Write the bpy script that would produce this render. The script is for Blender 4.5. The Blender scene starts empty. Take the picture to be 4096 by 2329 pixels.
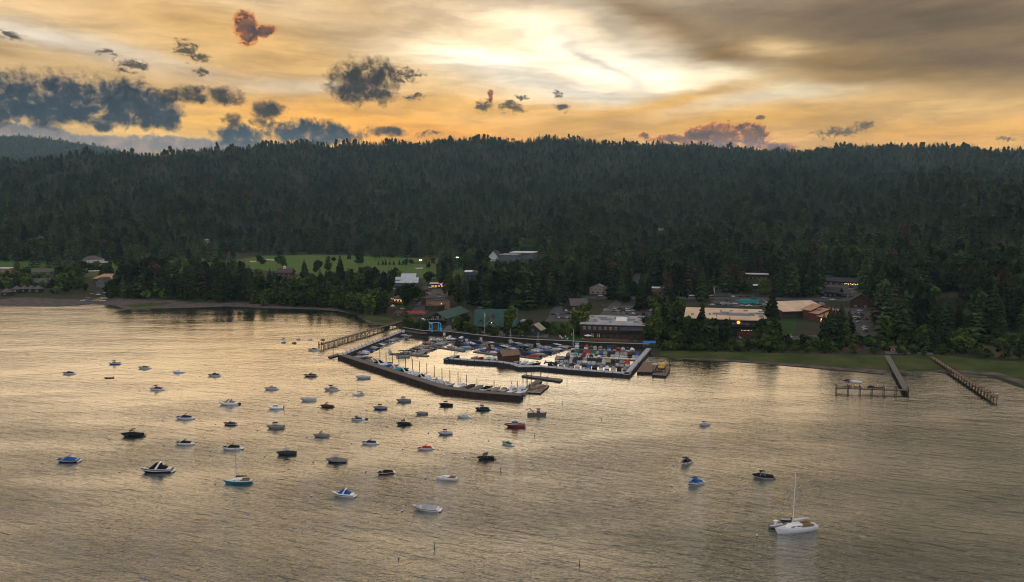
import bpy, bmesh, math, random
import numpy as np
from mathutils import Vector, Matrix
R = math.radians
rnd = random.Random(7)
S = bpy.context.scene
COL = S.collection

# ------------------------------------------------------------------ camera
FPX, CX, CY, YH, HC = 3000.0, 2048.0, 1164.5, 860.0, 87.0
PITCH = math.atan((CY - YH) / FPX)
cam = bpy.data.cameras.new('camera')
cam.sensor_width = 36.0
cam.lens = 36.0 * FPX / 4096.0
cam.clip_start, cam.clip_end = 1.0, 30000.0
camo = bpy.data.objects.new('camera', cam); COL.objects.link(camo)
camo.location = (0, 0, HC)
camo.rotation_euler = (math.pi / 2 - PITCH, 0, 0)
S.camera = camo

def ray(px, py):
    a, b = (px - CX) / FPX, (py - CY) / FPX
    c, s = math.cos(PITCH), math.sin(PITCH)
    return (a, c - b * s, -s - b * c)

def at(px, py, z=0.0):
    d = ray(px, py); k = (z - HC) / d[2]
    return Vector((d[0] * k, d[1] * k, z))

def azel(px, py):
    d = ray(px, py)
    return (math.atan2(d[0], d[1]) * 3000, math.atan2(d[2], math.hypot(d[0], d[1])) * 3000)

def lin(*c):
    return tuple(((x / 255) / 12.92 if x / 255 <= .04045 else ((x / 255 + .055) / 1.055) ** 2.4) for x in c)

class NT:
    """short hand for building a node tree"""
    def __init__(s, tree): s.t = tree; s.n = tree.nodes; s.l = tree.links
    def new(s, typ, **kw):
        n = s.n.new(typ)
        for k, v in kw.items(): setattr(n, k, v)
        return n
    def put(s, sock, v):
        if hasattr(v, 'is_output'): s.l.new(v, sock)
        elif v is not None:
            if isinstance(v, (tuple, list)) and len(v) == 3 and sock.type == 'RGBA': v = (*v, 1)
            sock.default_value = v
    def m(s, op, a, b=None, c=None, clamp=False):
        n = s.new('ShaderNodeMath', operation=op); n.use_clamp = clamp
        for i, v in enumerate((a, b, c)): s.put(n.inputs[i], v)
        return n.outputs[0]
    def v(s, op, a, b=None, c=None):
        n = s.new('ShaderNodeVectorMath', operation=op)
        for i, v in enumerate((a, b, c)): s.put(n.inputs[i], v)
        return n.outputs['Value'] if op in ('DOT_PRODUCT', 'LENGTH', 'DISTANCE') else n.outputs[0]
    def mix(s, f, a, b, typ='MIX'):
        n = s.new('ShaderNodeMix', data_type='RGBA', blend_type=typ)
        s.put(n.inputs[0], f); s.put(n.inputs[6], a); s.put(n.inputs[7], b)
        return n.outputs[2]
    def noise(s, vec, scale, detail=4, rough=.5, out=0, dist=0.0):
        n = s.new('ShaderNodeTexNoise'); s.put(n.inputs['Vector'], vec)
        n.inputs['Scale'].default_value = scale; n.inputs['Detail'].default_value = detail
        n.inputs['Roughness'].default_value = rough; n.inputs['Distortion'].default_value = dist
        return n.outputs[out]
    def ss(s, x, a, b, lo=0.0, hi=1.0):
        n = s.new('ShaderNodeMapRange', interpolation_type='SMOOTHSTEP')
        for i, v in enumerate((x, a, b, lo, hi)): s.put(n.inputs[i], v)
        return n.outputs[0]
    def ramp(s, f, stops):
        n = s.new('ShaderNodeValToRGB'); e = n.color_ramp.elements
        while len(e) < len(stops): e.new(.5)
        for q, (p, c) in zip(e, stops): q.position = p; q.color = (*c, 1)
        s.put(n.inputs[0], f); return n.outputs[0]

# ------------------------------------------------------------------ sky
SUN_AZ, SUN_EL = R(-6), R(7)
W = bpy.data.worlds.new('World'); S.world = W; W.use_nodes = True
W.node_tree.nodes.clear()
k = NT(W.node_tree)
geo = k.new('ShaderNodeTexCoord').outputs['Generated']
sx = k.new('ShaderNodeSeparateXYZ'); k.put(sx.inputs[0], geo)
az = k.m('MULTIPLY', k.m('ARCTAN2', sx.outputs[0], sx.outputs[1]), 3000.0)
el = k.m('MULTIPLY', k.m('ARCSINE', sx.outputs[2]), 3000.0)
cb = k.new('ShaderNodeCombineXYZ'); k.put(cb.inputs[0], az); k.put(cb.inputs[1], el)
P0 = cb.outputs[0]
# soft streaky warp for the high cloud sheet
st = k.v('MULTIPLY', P0, (.0011, .0046, 1))
wv = k.v('SUBTRACT', k.noise(st, 1.0, 5, .55, 1), (.5, .5, .5))
P1 = k.v('MULTIPLY_ADD', wv, (420, 130, 0), P0)

def blob(P, x, y, rx, ry, rot=0.0):
    u, v = azel(x, y)
    if rot == 0:
        d = k.v('MULTIPLY_ADD', P, (1 / rx, 1 / ry, 0), (-u / rx, -v / ry, 0))
    else:
        c, s = math.cos(R(rot)), math.sin(R(rot))   # positive = rising to the right
        q = k.v('SUBTRACT', P, (u, v, 0))
        cc = k.new('ShaderNodeCombineXYZ')
        k.put(cc.inputs[0], k.v('DOT_PRODUCT', q, (c / rx, s / rx, 0)))
        k.put(cc.inputs[1], k.v('DOT_PRODUCT', q, (-s / ry, c / ry, 0)))
        d = cc.outputs[0]
    return k.v('DOT_PRODUCT', d, d)

def gauss(P, *a, **kw): return k.m('POWER', .3679, blob(P, *a, **kw))

sheet = k.ramp(k.m('DIVIDE', el, 2600.0), [(0.0, lin(226, 172, 98)), (.13, lin(226, 176, 106)), (.22, lin(214, 178, 124)),
      (.31, (.90, .70, .50)), (.41, (.66, .53, .39)), (.54, (.32, .26, .19)), (1.0, (.36, .35, .34))])
SHEET = [  # px centre, radii, rotation, colour, strength
    (150, 430, 700, 120, -6, (216, 186, 138), .8), (350, 470, 560, 60, -8, (236, 205, 150), .6),
    (150, 140, 420, 42, -9, (222, 212, 202), .85), (500, 190, 330, 30, -9, (214, 200, 182), .6),
    (120, 250, 600, 60, -5, (196, 166, 122), .7), (800, 60, 700, 80, -6, (208, 172, 116), .7),
    (1150, 190, 520, 80, -10, (216, 172, 104), .85), (1500, 60, 460, 120, -14, (176, 138, 86), .85),
    (1250, 350, 260, 30, -4, (232, 214, 190), .8), (1000, 520, 560, 60, 0, (250, 202, 124), .8),
    (1750, 540, 700, 60, 0, (250, 176, 76), .95), (1400, 480, 460, 60, -3, (240, 178, 92), .8),
    (2250, 290, 680, 160, -10, (255, 236, 204), .92), (1950, 250, 260, 60, -10, (255, 246, 226), .95),
    (2250, 180, 240, 70, -25, (255, 240, 214), .9), (2620, 270, 330, 90, -16, (255, 246, 228), .95),
    (3000, 320, 420, 50, -6, (255, 240, 208), .95), (2350, 380, 460, 50, -12, (224, 216, 206), .8),
    (2420, 250, 220, 22, -35, (214, 208, 200), .75), (3050, 385, 260, 26, 4, (214, 210, 200), .7),
    (2000, 440, 620, 30, -2, (244, 190, 112), .6), (2450, 15, 560, 45, -6, (186, 168, 146), .85),
    (2650, 100, 360, 50, -20, (150, 118, 78), .8), (2330, 40, 240, 34, -28, (196, 182, 164), .8),
    (3000, 480, 900, 66, 2, (206, 156, 76), .95), (2700, 400, 460, 26, 10, (214, 164, 84), .8),
    (3800, 420, 560, 70, 0, (238, 198, 132), .85), (3800, 540, 600, 60, 0, (228, 172, 92), .85),
    (3650, 60, 900, 190, -8, (106, 88, 68), .98), (3900, 240, 520, 90, -6, (128, 106, 80), .9),
    (2880, 210, 150, 38, 4, (150, 118, 70), .95), (3330, 215, 300, 46, -10, (146, 116, 70), .9),
    (3560, 290, 320, 30, -3, (160, 128, 80), .85), (3130, 180, 130, 30, -4, (250, 218, 168), .7),
]
for (x, y, rx, ry, rot, c, a) in SHEET:
    sheet = k.mix(k.m('MULTIPLY', gauss(P1, x, y, rx, ry, rot), a), sheet, tuple(q * (1.2 if sum(c) > 660 else 1.0) * (g if c[2] < 130 and y > 300 else 1.0) for q, g in zip(lin(*c), (1.10, 1.06, .60))))
# fine streaks along the sheet
s1 = k.noise(k.v('MULTIPLY', P1, (.0020, .0105, 1)), 1.0, 7, .62)
sheet = k.mix(1.0, sheet, k.ramp(k.ss(s1, .30, .70), [(0, (.74, .72, .71)), (.5, (.98, .97, .96)), (1, (1.20, 1.20, 1.19))]), 'MULTIPLY')
# low cumulus
pw = k.v('SUBTRACT', k.noise(P0, .011, 5, .6, 1), (.5, .5, .5))
P2 = k.v('MULTIPLY_ADD', pw, (95, 70, 0), P0)
fb = k.noise(P0, .019, 9, .68, dist=.35)
fb2 = k.noise(P0, .0065, 4, .55)
nz = k.m('ADD', k.m('MULTIPLY', k.m('SUBTRACT', fb, .5), 2.9), k.m('MULTIPLY', k.m('SUBTRACT', fb2, .5), 1.2))

def cum(items, fill=1.22, nz=nz):
    acc = None
    for (x, y, rx, ry) in items:
        d = blob(P2, x, y, rx * 1.12, ry * 1.12)
        acc = d if acc is None else k.m('MINIMUM', acc, d)
    return k.m('ADD', k.m('SUBTRACT', fill, acc), nz)

bank = cum([(250, 575, 420, 34), (700, 575, 260, 24), (40, 525, 160, 30)])
sheet = k.mix(k.ss(bank, .0, .7, 0, .9), sheet, k.mix(k.ss(fb, .4, .65), lin(120, 122, 134), lin(166, 150, 146)))
big = cum([(60, 400, 190, 95), (290, 395, 190, 80), (480, 400, 150, 72), (590, 425, 110, 72), (660, 470, 55, 48), (450, 480, 100, 36),
           (965, 540, 84, 50), (1230, 525, 160, 48), (1330, 545, 120, 30), (150, 430, 230, 50)], 1.2)
cool = k.mix(k.ss(fb, .38, .62), lin(70, 72, 84), lin(22, 32, 46))
cool = k.mix(k.m('MULTIPLY', gauss(P1, 120, 420, 330, 50), .7), cool, lin(14, 46, 70))
cool = k.mix(k.m('MULTIPLY', gauss(P1, 1100, 580, 420, 40), .8), cool, lin(50, 76, 98))
sheet = k.mix(k.ss(big, .0, 1.05), sheet, cool)
dark = cum([(1430, 335, 118, 84), (1520, 310, 80, 70), (1500, 380, 80, 40), (690, 378, 56, 24), (770, 385, 90, 28), (900, 385, 70, 36), (1060, 440, 62, 36),
            (1045, 480, 34, 30), (1540, 520, 90, 20), (930, 490, 40, 30)], 1.14)
sheet = k.mix(k.ss(dark, .0, 1.15, 0, .97), sheet, k.mix(k.ss(fb, .40, .60), lin(64, 52, 48), lin(18, 17, 26)))
nzw = k.m('MULTIPLY', k.m('SUBTRACT', k.noise(k.v('MULTIPLY', P0, (.030, .048, 1)), 1.0, 9, .7, dist=.8), .5), 5.2)
wisp = cum([(750, 205, 46, 36), (800, 232, 40, 18), (800, 292, 24, 20), (430, 218, 30, 12), (520, 265, 50, 26), (1625, 300, 60, 30), (1660, 395, 40, 14),
            (1930, 415, 38, 26), (2050, 432, 56, 28), (2090, 385, 30, 10), (2250, 428, 40, 14), (2235, 370, 26, 14), (3030, 472, 20, 12), (3340, 535, 80, 24),
            (3440, 510, 50, 16), (4020, 552, 24, 8), (1720, 535, 40, 14), (40, 140, 40, 16)], .95, nzw)
sheet = k.mix(k.ss(wisp, .0, 1.1, 0, .9), sheet, lin(62, 52, 48))
rosy = cum([(985, 110, 34, 56), (1050, 120, 44, 22), (2790, 545, 76, 34), (2880, 540, 84, 42), (3010, 545, 66, 42), (2700, 560, 100, 18), (3100, 578, 70, 16),
            (1965, 385, 14, 26), (2570, 545, 34, 14)], 1.1, k.m('MULTIPLY', k.m('ADD', nz, nzw), .5))
rc = k.mix(k.ss(rosy, .2, .95), lin(222, 128, 58), k.mix(k.ss(fb, .42, .6), lin(128, 84, 64), lin(66, 54, 62)))
rc = k.mix(k.m('MULTIPLY', gauss(P0, 2880, 585, 260, 22), .9), rc, lin(134, 118, 128))
sheet = k.mix(k.ss(rosy, .0, .7, 0, .95), sheet, rc)
# clear air sky away from the sunset: the physical sky
nis = k.new('ShaderNodeTexSky', sky_type='NISHITA')
nis.sun_disc = False; nis.sun_elevation = SUN_EL; nis.sun_rotation = SUN_AZ
nis.altitude = 1900; nis.dust_density = 2.0
clear = k.mix(1.0, nis.outputs[0], (.10, .10, .10), 'MULTIPLY')
east = k.mix(k.ss(el, 0, 2500), (1.4, 1.24, 1.22), (1.2, 1.22, 1.32))
east = k.mix(.25, east, clear)
front = k.ss(sx.outputs[1], -.1, .55)
gm = k.new('ShaderNodeGamma'); k.put(gm.inputs[0], sheet); gm.inputs[1].default_value = 1.14
sheet = k.mix(1.0, gm.outputs[0], (1.31, 1.31, 1.26), 'MULTIPLY')
skyc = k.mix(front, east, sheet)
bg = k.new('ShaderNodeBackground'); k.put(bg.inputs[0], skyc); bg.inputs[1].default_value = 1.0
k.l.new(bg.outputs[0], k.new('ShaderNodeOutputWorld').inputs[0])
W.cycles.sampling_method = 'MANUAL'; W.cycles.sample_map_resolution = 1024

# ------------------------------------------------------------------ sun (low, veiled by cloud behind the ridge)
sl = bpy.data.lights.new('sun', 'SUN'); sl.energy = 0.5; sl.angle = R(60); sl.color = (1.0, .72, .42)
so = bpy.data.objects.new('sun', sl); COL.objects.link(so)
sd = Vector((math.sin(SUN_AZ) * math.cos(SUN_EL), math.cos(SUN_AZ) * math.cos(SUN_EL), math.sin(SUN_EL)))
so.rotation_euler = sd.to_track_quat('Z', 'Y').to_euler()
so.location = (0, 0, 900)

S.view_settings.view_transform = 'Standard'; S.view_settings.look = 'None'
S.view_settings.exposure = 0.0; S.view_settings.gamma = 1.0
S.render.engine = 'CYCLES'
S.cycles.use_denoising = True; S.cycles.filter_width = 1.1
S.cycles.max_bounces = 5; S.cycles.diffuse_bounces = 2; S.cycles.glossy_bounces = 3; S.cycles.transmission_bounces = 2
S.cycles.volume_bounces = 0; S.cycles.caustics_reflective = False; S.cycles.caustics_refractive = False
S.cycles.sample_clamp_indirect = 4.0

# ------------------------------------------------------------------ materials
MATS = {}
def mat(name, col=None, rough=.8, spec=.3, var=.0, scale=1.0, col2=None, metal=0.0, emit=None, estr=0.0, bump=0.0, rand=0.0):
    """Principled material with procedural noise between two colours."""
    if name in MATS: return MATS[name]
    m = bpy.data.materials.new(name); m.use_nodes = True; m.node_tree.nodes.clear()
    k = NT(m.node_tree)
    p = k.new('ShaderNodeBsdfPrincipled')
    p.inputs['Roughness'].default_value = rough; p.inputs['Metallic'].default_value = metal
    p.inputs['Specular IOR Level'].default_value = spec
    if emit:
        p.inputs['Emission Color'].default_value = (*emit, 1); p.inputs['Emission Strength'].default_value = estr
    co = k.new('ShaderNodeTexCoord').outputs['Object']
    c2 = col2 or tuple(x * (1 - var) for x in col)
    c1 = col
    if c2 != c1 or var:
        f = k.noise(co, scale, 5, .6)
        cc = k.mix(k.ss(f, .35, .65), c1, c2)
    else:
        cc = c1
    if rand:
        oi = k.new('ShaderNodeObjectInfo').outputs['Random']
        cc = k.mix(1.0, cc, k.ss(oi, 0, 1, 1 - rand, 1 + rand), 'MULTIPLY')
    k.put(p.inputs['Base Color'], cc)
    if bump:
        b = k.new('ShaderNodeBump'); b.inputs['Strength'].default_value = bump; b.inputs['Distance'].default_value = .1
        k.put(b.inputs['Height'], k.noise(co, scale * 3, 4, .6)); k.l.new(b.outputs[0], p.inputs['Normal'])
    k.l.new(p.outputs[0], k.new('ShaderNodeOutputMaterial').inputs[0])
    MATS[name] = m
    return m

# ------------------------------------------------------------------ object helpers
def tag(o, label=None, cat=None, group=None, kind=None):
    if label: o['label'] = label
    if cat: o['category'] = cat
    if group: o['group'] = group
    if kind: o['kind'] = kind
    return o

def empty(name, loc, rz=0.0, sc=1.0):
    o = bpy.data.objects.new(name, None); COL.objects.link(o)
    o.location = loc; o.rotation_euler = (0, 0, rz); o.scale = (sc, sc, sc)
    o.empty_display_size = .1
    return o

class MB:
    """collects faces into one mesh"""
    def __init__(s): s.v = []; s.f = []; s.mi = []; s.cur = 0
    def add(s, vs, fs, mi=None):
        b = len(s.v); s.v += [tuple(q) for q in vs]
        for f in fs: s.f.append(tuple(b + i for i in f)); s.mi.append(s.cur if mi is None else mi)
        return s
    def box(s, c, d, rz=0.0, mi=None, taper=1.0):
        cx, cy, cz = c; x, y, z = d[0] / 2, d[1] / 2, d[2] / 2
        ca, sa = math.cos(rz), math.sin(rz); vs = []
        for dz, t in ((-z, 1.0), (z, taper)):
            for a, b in ((-x, -y), (x, -y), (x, y), (-x, y)):
                a *= t; b *= t
                vs.append((cx + a * ca - b * sa, cy + a * sa + b * ca, cz + dz))
        return s.add(vs, [(3, 2, 1, 0), (4, 5, 6, 7), (0, 1, 5, 4), (1, 2, 6, 5), (2, 3, 7, 6), (3, 0, 4, 7)], mi)
    def tube(s, a, b, r, r2=None, n=6, mi=None, caps=True):
        a, b = Vector(a), Vector(b); r2 = r if r2 is None else r2
        d = (b - a).normalized(); u = d.orthogonal().normalized(); w = d.cross(u)
        vs = []
        for p, q in ((a, r), (b, r2)):
            for i in range(n):
                t = 2 * math.pi * i / n; vs.append(p + u * (q * math.cos(t)) + w * (q * math.sin(t)))
        fs = [(i, (i + 1) % n, n + (i + 1) % n, n + i) for i in range(n)]
        if caps: fs += [tuple(range(n))[::-1], tuple(range(n, 2 * n))]
        return s.add(vs, fs, mi)
    def path(s, pts, r, n=5, mi=None):
        for a, b in zip(pts[:-1], pts[1:]): s.tube(a, b, r, None, n, mi)
        return s
    def prism(s, poly, z0, z1, mi=None, top=None):
        n = len(poly); vs = [(x, y, z0) for x, y in poly] + [(x, y, z1) for x, y in poly]
        fs = [(i, (i + 1) % n, n + (i + 1) % n, n + i) for i in range(n)] + [tuple(range(n))[::-1]]
        s.add(vs, fs, mi); s.add(vs[n:], [tuple(range(n))], mi if top is None else top)
        return s
    def ball(s, c, r, n=8, m=5, sz=1.0, mi=None):
        vs = []; fs = []
        for i in range(m + 1):
            ph = math.pi * i / m
            for j in range(n):
                t = 2 * math.pi * j / n
                vs.append((c[0] + r * math.sin(ph) * math.cos(t), c[1] + r * math.sin(ph) * math.sin(t), c[2] - r * sz * math.cos(ph)))
        for i in range(m):
            for j in range(n): fs.append((i * n + j, i * n + (j + 1) % n, (i + 1) * n + (j + 1) % n, (i + 1) * n + j))
        return s.add(vs, fs, mi)
    def mesh(s, name, mats):
        me = bpy.data.meshes.new(name); me.from_pydata(s.v, [], s.f)
        for m in (mats if isinstance(mats, (list, tuple)) else [mats]): me.materials.append(m)
        if any(s.mi): me.polygons.foreach_set('material_index', s.mi)
        me.update(); return me
    def build(s, name, mats, parent=None, loc=None, rz=0.0, smooth=False):
        return put(name, s.mesh(name, mats), parent, loc, rz, smooth)

def put(name, me, parent=None, loc=None, rz=0.0, smooth=False):
    o = bpy.data.objects.new(name, me); COL.objects.link(o)
    if smooth: me.polygons.foreach_set('use_smooth', [True] * len(me.polygons))
    if parent: o.parent = parent
    if loc is not None: o.location = loc
    if rz: o.rotation_euler = (0, 0, rz)
    return o

def copy_tree(o, parent=None):
    c = o.copy(); COL.objects.link(c); c.parent = parent
    for ch in list(o.children): copy_tree(ch, c)
    return c

# ------------------------------------------------------------------ terrain
SHORE = [(-2600, 1150), (-1200, 1195), (-500, 1215), (0, 1226), (195, 1229), (273, 1224), (340, 1219), (430, 1222), (484, 1238), (605, 1234), (742, 1232),
         (900, 1226), (1056, 1233), (1251, 1238), (1349, 1245), (1423, 1262), (1443, 1282), (1478, 1296), (1532, 1303), (1585, 1306), (1606, 1321),
         (1692, 1335), (1786, 1337), (1887, 1348), (1965, 1358), (2122, 1370), (2266, 1376), (2364, 1382), (2520, 1387), (2596, 1390), (2612, 1428),
         (2847, 1446), (3039, 1455), (3200, 1470), (3375, 1485), (3560, 1503), (3600, 1492), (3648, 1500), (3760, 1490), (3800, 1497), (3896, 1500), (3970, 1505), (4040, 1525),
         (4096, 1546), (4400, 1640), (5000, 1780), (6800, 2000)]
# hill profile per picture column: rows of (pixel row, distance); the first row is the hill's foot
HILL = [(-2600, [(1040, None), (900, 1900), (760, 2500), (700, 3000)]),
        (0, [(1036, None), (900, 1780), (760, 2500), (664, 3050)]),
        (350, [(1030, None), (880, 1850), (720, 2700), (628, 3200)]),
        (711, [(1022, None), (860, 1900), (690, 2900), (616, 3400)]),
        (1203, [(1016, None), (850, 1950), (680, 3000), (578, 3700)]),
        (1683, [(1014, None), (840, 2000), (680, 3000), (574, 3800)]),
        (2011, [(1030, None), (840, 2050), (680, 3000), (562, 3800)]),
        (2284, [(1046, None), (840, 2050), (680, 3000), (550, 3700)]),
        (2420, [(1056, None), (840, 2050), (680, 2950), (572, 3700)]),
        (2700, [(1070, None), (860, 1950), (700, 2800), (610, 3900), (590, 4300)]),
        (3133, [(1090, None), (880, 1750), (740, 2500), (650, 3700), (608, 4300)]),
        (3461, [(1110, None), (900, 1550), (800, 2000), (680, 3400), (596, 4200)]),
        (3680, [(1130, None), (930, 1330), (810, 1750), (700, 3200), (586, 4200)]),
        (4096, [(1150, None), (940, 1200), (780, 1600), (700, 3000), (606, 4100)]),
        (6800, [(1200, None), (940, 1100), (780, 1500), (700, 2800), (620, 4000)])]
COLS = np.concatenate([np.arange(-2600, -200, 120), np.arange(-200, 4300, 20), np.arange(4300, 6801, 125)]).astype(float)
NR = 64
def build_profiles():
    r_all, z_all = [], []
    hx = [h[0] for h in HILL]; nk = 9
    hy = []
    for _, kn in HILL:
        kn = [(y, (HC - 9) * FPX / (y - YH) * .985 if r is None else r) for y, r in kn]
        t = np.linspace(0, 1, len(kn))
        tt = np.linspace(0, 1, 24)
        hy.append((np.interp(tt, t, [a for a, _ in kn]), np.exp(np.interp(tt, t, [math.log(b) for _, b in kn]))))
    HY = np.array([a for a, _ in hy]); HR = np.array([b for _, b in hy])
    sxs, sys_ = zip(*SHORE)
    for x in COLS:
        ys = np.interp(x, sxs, sys_)
        p = at(x, ys); rs = math.hypot(p.x, p.y)
        wall = 1590 < x < 2606
        yy = np.array([np.interp(x, hx, HY[:, j]) for j in range(24)])
        rr = np.array([np.interp(x, hx, HR[:, j]) for j in range(24)])
        # soften the profile
        zz = []
        for y, r in zip(yy, rr):
            q = ray(x, y); zz.append(HC + r * q[2] / math.hypot(q[0], q[1]))
        zz = np.array(zz); q_ = np.linspace(0, 1, 24); u_ = x / 1000.0
        zz += np.sin(np.pi * q_) * (16 * np.sin(u_ * 5.1 + q_ * 9) * np.sin(q_ * 13 + u_ * 2.3) + 12 * np.sin(u_ * 11.3 - q_ * 7 + 1) + 5 * np.sin(u_ * 23 + q_ * 15))
        zz[-3:] += 5 * math.sin(u_ * 7.7) + 4 * math.sin(u_ * 17 + 1) + 2.5 * math.sin(u_ * 41)
        zz = np.convolve(np.pad(zz, 1, 'edge'), [.25, .5, .25], 'valid')
        rf = max(rr[0], rs + 120)
        rr = np.maximum(rr, rf + np.arange(24) * 5)
        zf = zz[0]
        if wall: near = [(rs - 60, -5), (rs - .3, -4), (rs + .3, 1.9), (rs + 14, 2.4), (rs + 60, 3.2)]
        else:    near = [(rs - 60, -5), (rs - 12, -1.0), (rs, .0), (rs + 14, .7), (rs + 60, 2.6)]
        mid = rs + 60 + (rf - rs - 60) * .45
        near.append((mid, 2.8 + (zf - 2.8) * .35))
        r = [a for a, _ in near] + list(rr) + [rr[-1] + 400, rr[-1] + 1500]
        z = [b for _, b in near] + list(zz) + [zz[-1] - 30, zz[-1] - 260]
        r_all.append(r); z_all.append(z)
    return np.array(r_all), np.array(z_all)
RG, ZG = build_profiles()
AZC = np.arctan((COLS - CX) / FPX / math.cos(PITCH))    # azimuth near the horizon row
# columns are picture columns; their azimuth at the ground rows differs a little, so convert exactly with the horizon ray
def _azcol(x):
    d = ray(x, YH); return math.atan2(d[0], d[1])
AZC = np.array([_azcol(x) for x in COLS])

def ground(X, Y):
    """terrain height at world x, y (arrays or numbers)"""
    X = np.asarray(X, float); Y = np.asarray(Y, float)
    a = np.arctan2(X, Y); r = np.hypot(X, Y)
    i = np.clip(np.searchsorted(AZC, a) - 1, 0, len(AZC) - 2)
    t = np.clip((a - AZC[i]) / (AZC[i + 1] - AZC[i]), 0, 1)
    rg = RG[i] * (1 - t)[..., None] + RG[i + 1] * t[..., None]
    zg = ZG[i] * (1 - t)[..., None] + ZG[i + 1] * t[..., None]
    j = np.clip((r[..., None] >= rg).sum(-1) - 1, 0, rg.shape[-1] - 2)
    take = lambda A, q: np.take_along_axis(A, q[..., None], -1)[..., 0]
    r0, r1, z0, z1 = take(rg, j), take(rg, j + 1), take(zg, j), take(zg, j + 1)
    s = np.clip((r - r0) / np.maximum(r1 - r0, 1e-6), 0, 1)
    return z0 + (z1 - z0) * s

def gz(x, y): return float(ground(np.array([x]), np.array([y]))[0])

def on(px, py, r0=150.0, r1=6000.0):
    """the point of the land seen at a picture position"""
    d = np.array(ray(px, py)); h = math.hypot(d[0], d[1]); d = d / h
    rr = np.concatenate([np.arange(r0, 1600, 1.5), np.arange(1600, r1, 12)])
    g = ground(rr * d[0], rr * d[1]); g = np.maximum(g, 0)
    hit = np.nonzero(HC + rr * d[2] <= g)[0]
    r = rr[hit[0]] if len(hit) else r1
    return Vector((r * d[0], r * d[1], gz(r * d[0], r * d[1])))

def pxm(p):
    """picture pixels per metre at a world point"""
    return FPX / (p[1] * math.cos(PITCH) + (HC - p[2]) * math.sin(PITCH))

def proj(p):
    c, s = math.cos(PITCH), math.sin(PITCH)
    dz = p[2] - HC; f = p[1] * c - dz * s; u = p[1] * s + dz * c
    return CX + FPX * p[0] / f, CY - FPX * u / f

def build_terrain():
    nc, nr = RG.shape
    rows = []
    # densify rows
    tt = np.linspace(0, nr - 1, 2 * nr - 1)
    idx = np.arange(nr)
    V = []
    for c in range(nc):
        r = np.interp(tt, idx, RG[c]); z = np.interp(tt, idx, ZG[c])
        V.append(np.stack([r * math.sin(AZC[c]), r * math.cos(AZC[c]), z], 1))
    V = np.array(V); m = len(tt)
    f = [(c * m + j, (c + 1) * m + j, (c + 1) * m + j + 1, c * m + j + 1) for c in range(nc - 1) for j in range(m - 1)]
    me = bpy.data.meshes.new('ground'); me.from_pydata(V.reshape(-1, 3).tolist(), [], f); me.update()
    return me

# ------------------------------------------------------------------ ground, water
def ground_mat():
    m = bpy.data.materials.new('forest_floor'); m.use_nodes = True; m.node_tree.nodes.clear(); k = NT(m.node_tree)
    p = k.new('ShaderNodeBsdfPrincipled'); p.inputs['Roughness'].default_value = .95; p.inputs['Specular IOR Level'].default_value = .1
    co = k.new('ShaderNodeTexCoord').outputs['Object']
    a = k.mix(k.ss(k.noise(co, .03, 5, .6), .4, .6), (.026, .034, .015), (.048, .038, .025))
    a = k.mix(k.ss(k.noise(co, .6, 3, .6), .35, .7, 0, .6), a, (.018, .024, .012))
    k.put(p.inputs['Base Color'], a)
    k.l.new(p.outputs[0], k.new('ShaderNodeOutputMaterial').inputs[0]); return m
gme = build_terrain(); gme.materials.append(ground_mat())
gme.polygons.foreach_set('use_smooth', [True] * len(gme.polygons))
tag(put('ground', gme), kind='structure')

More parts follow.
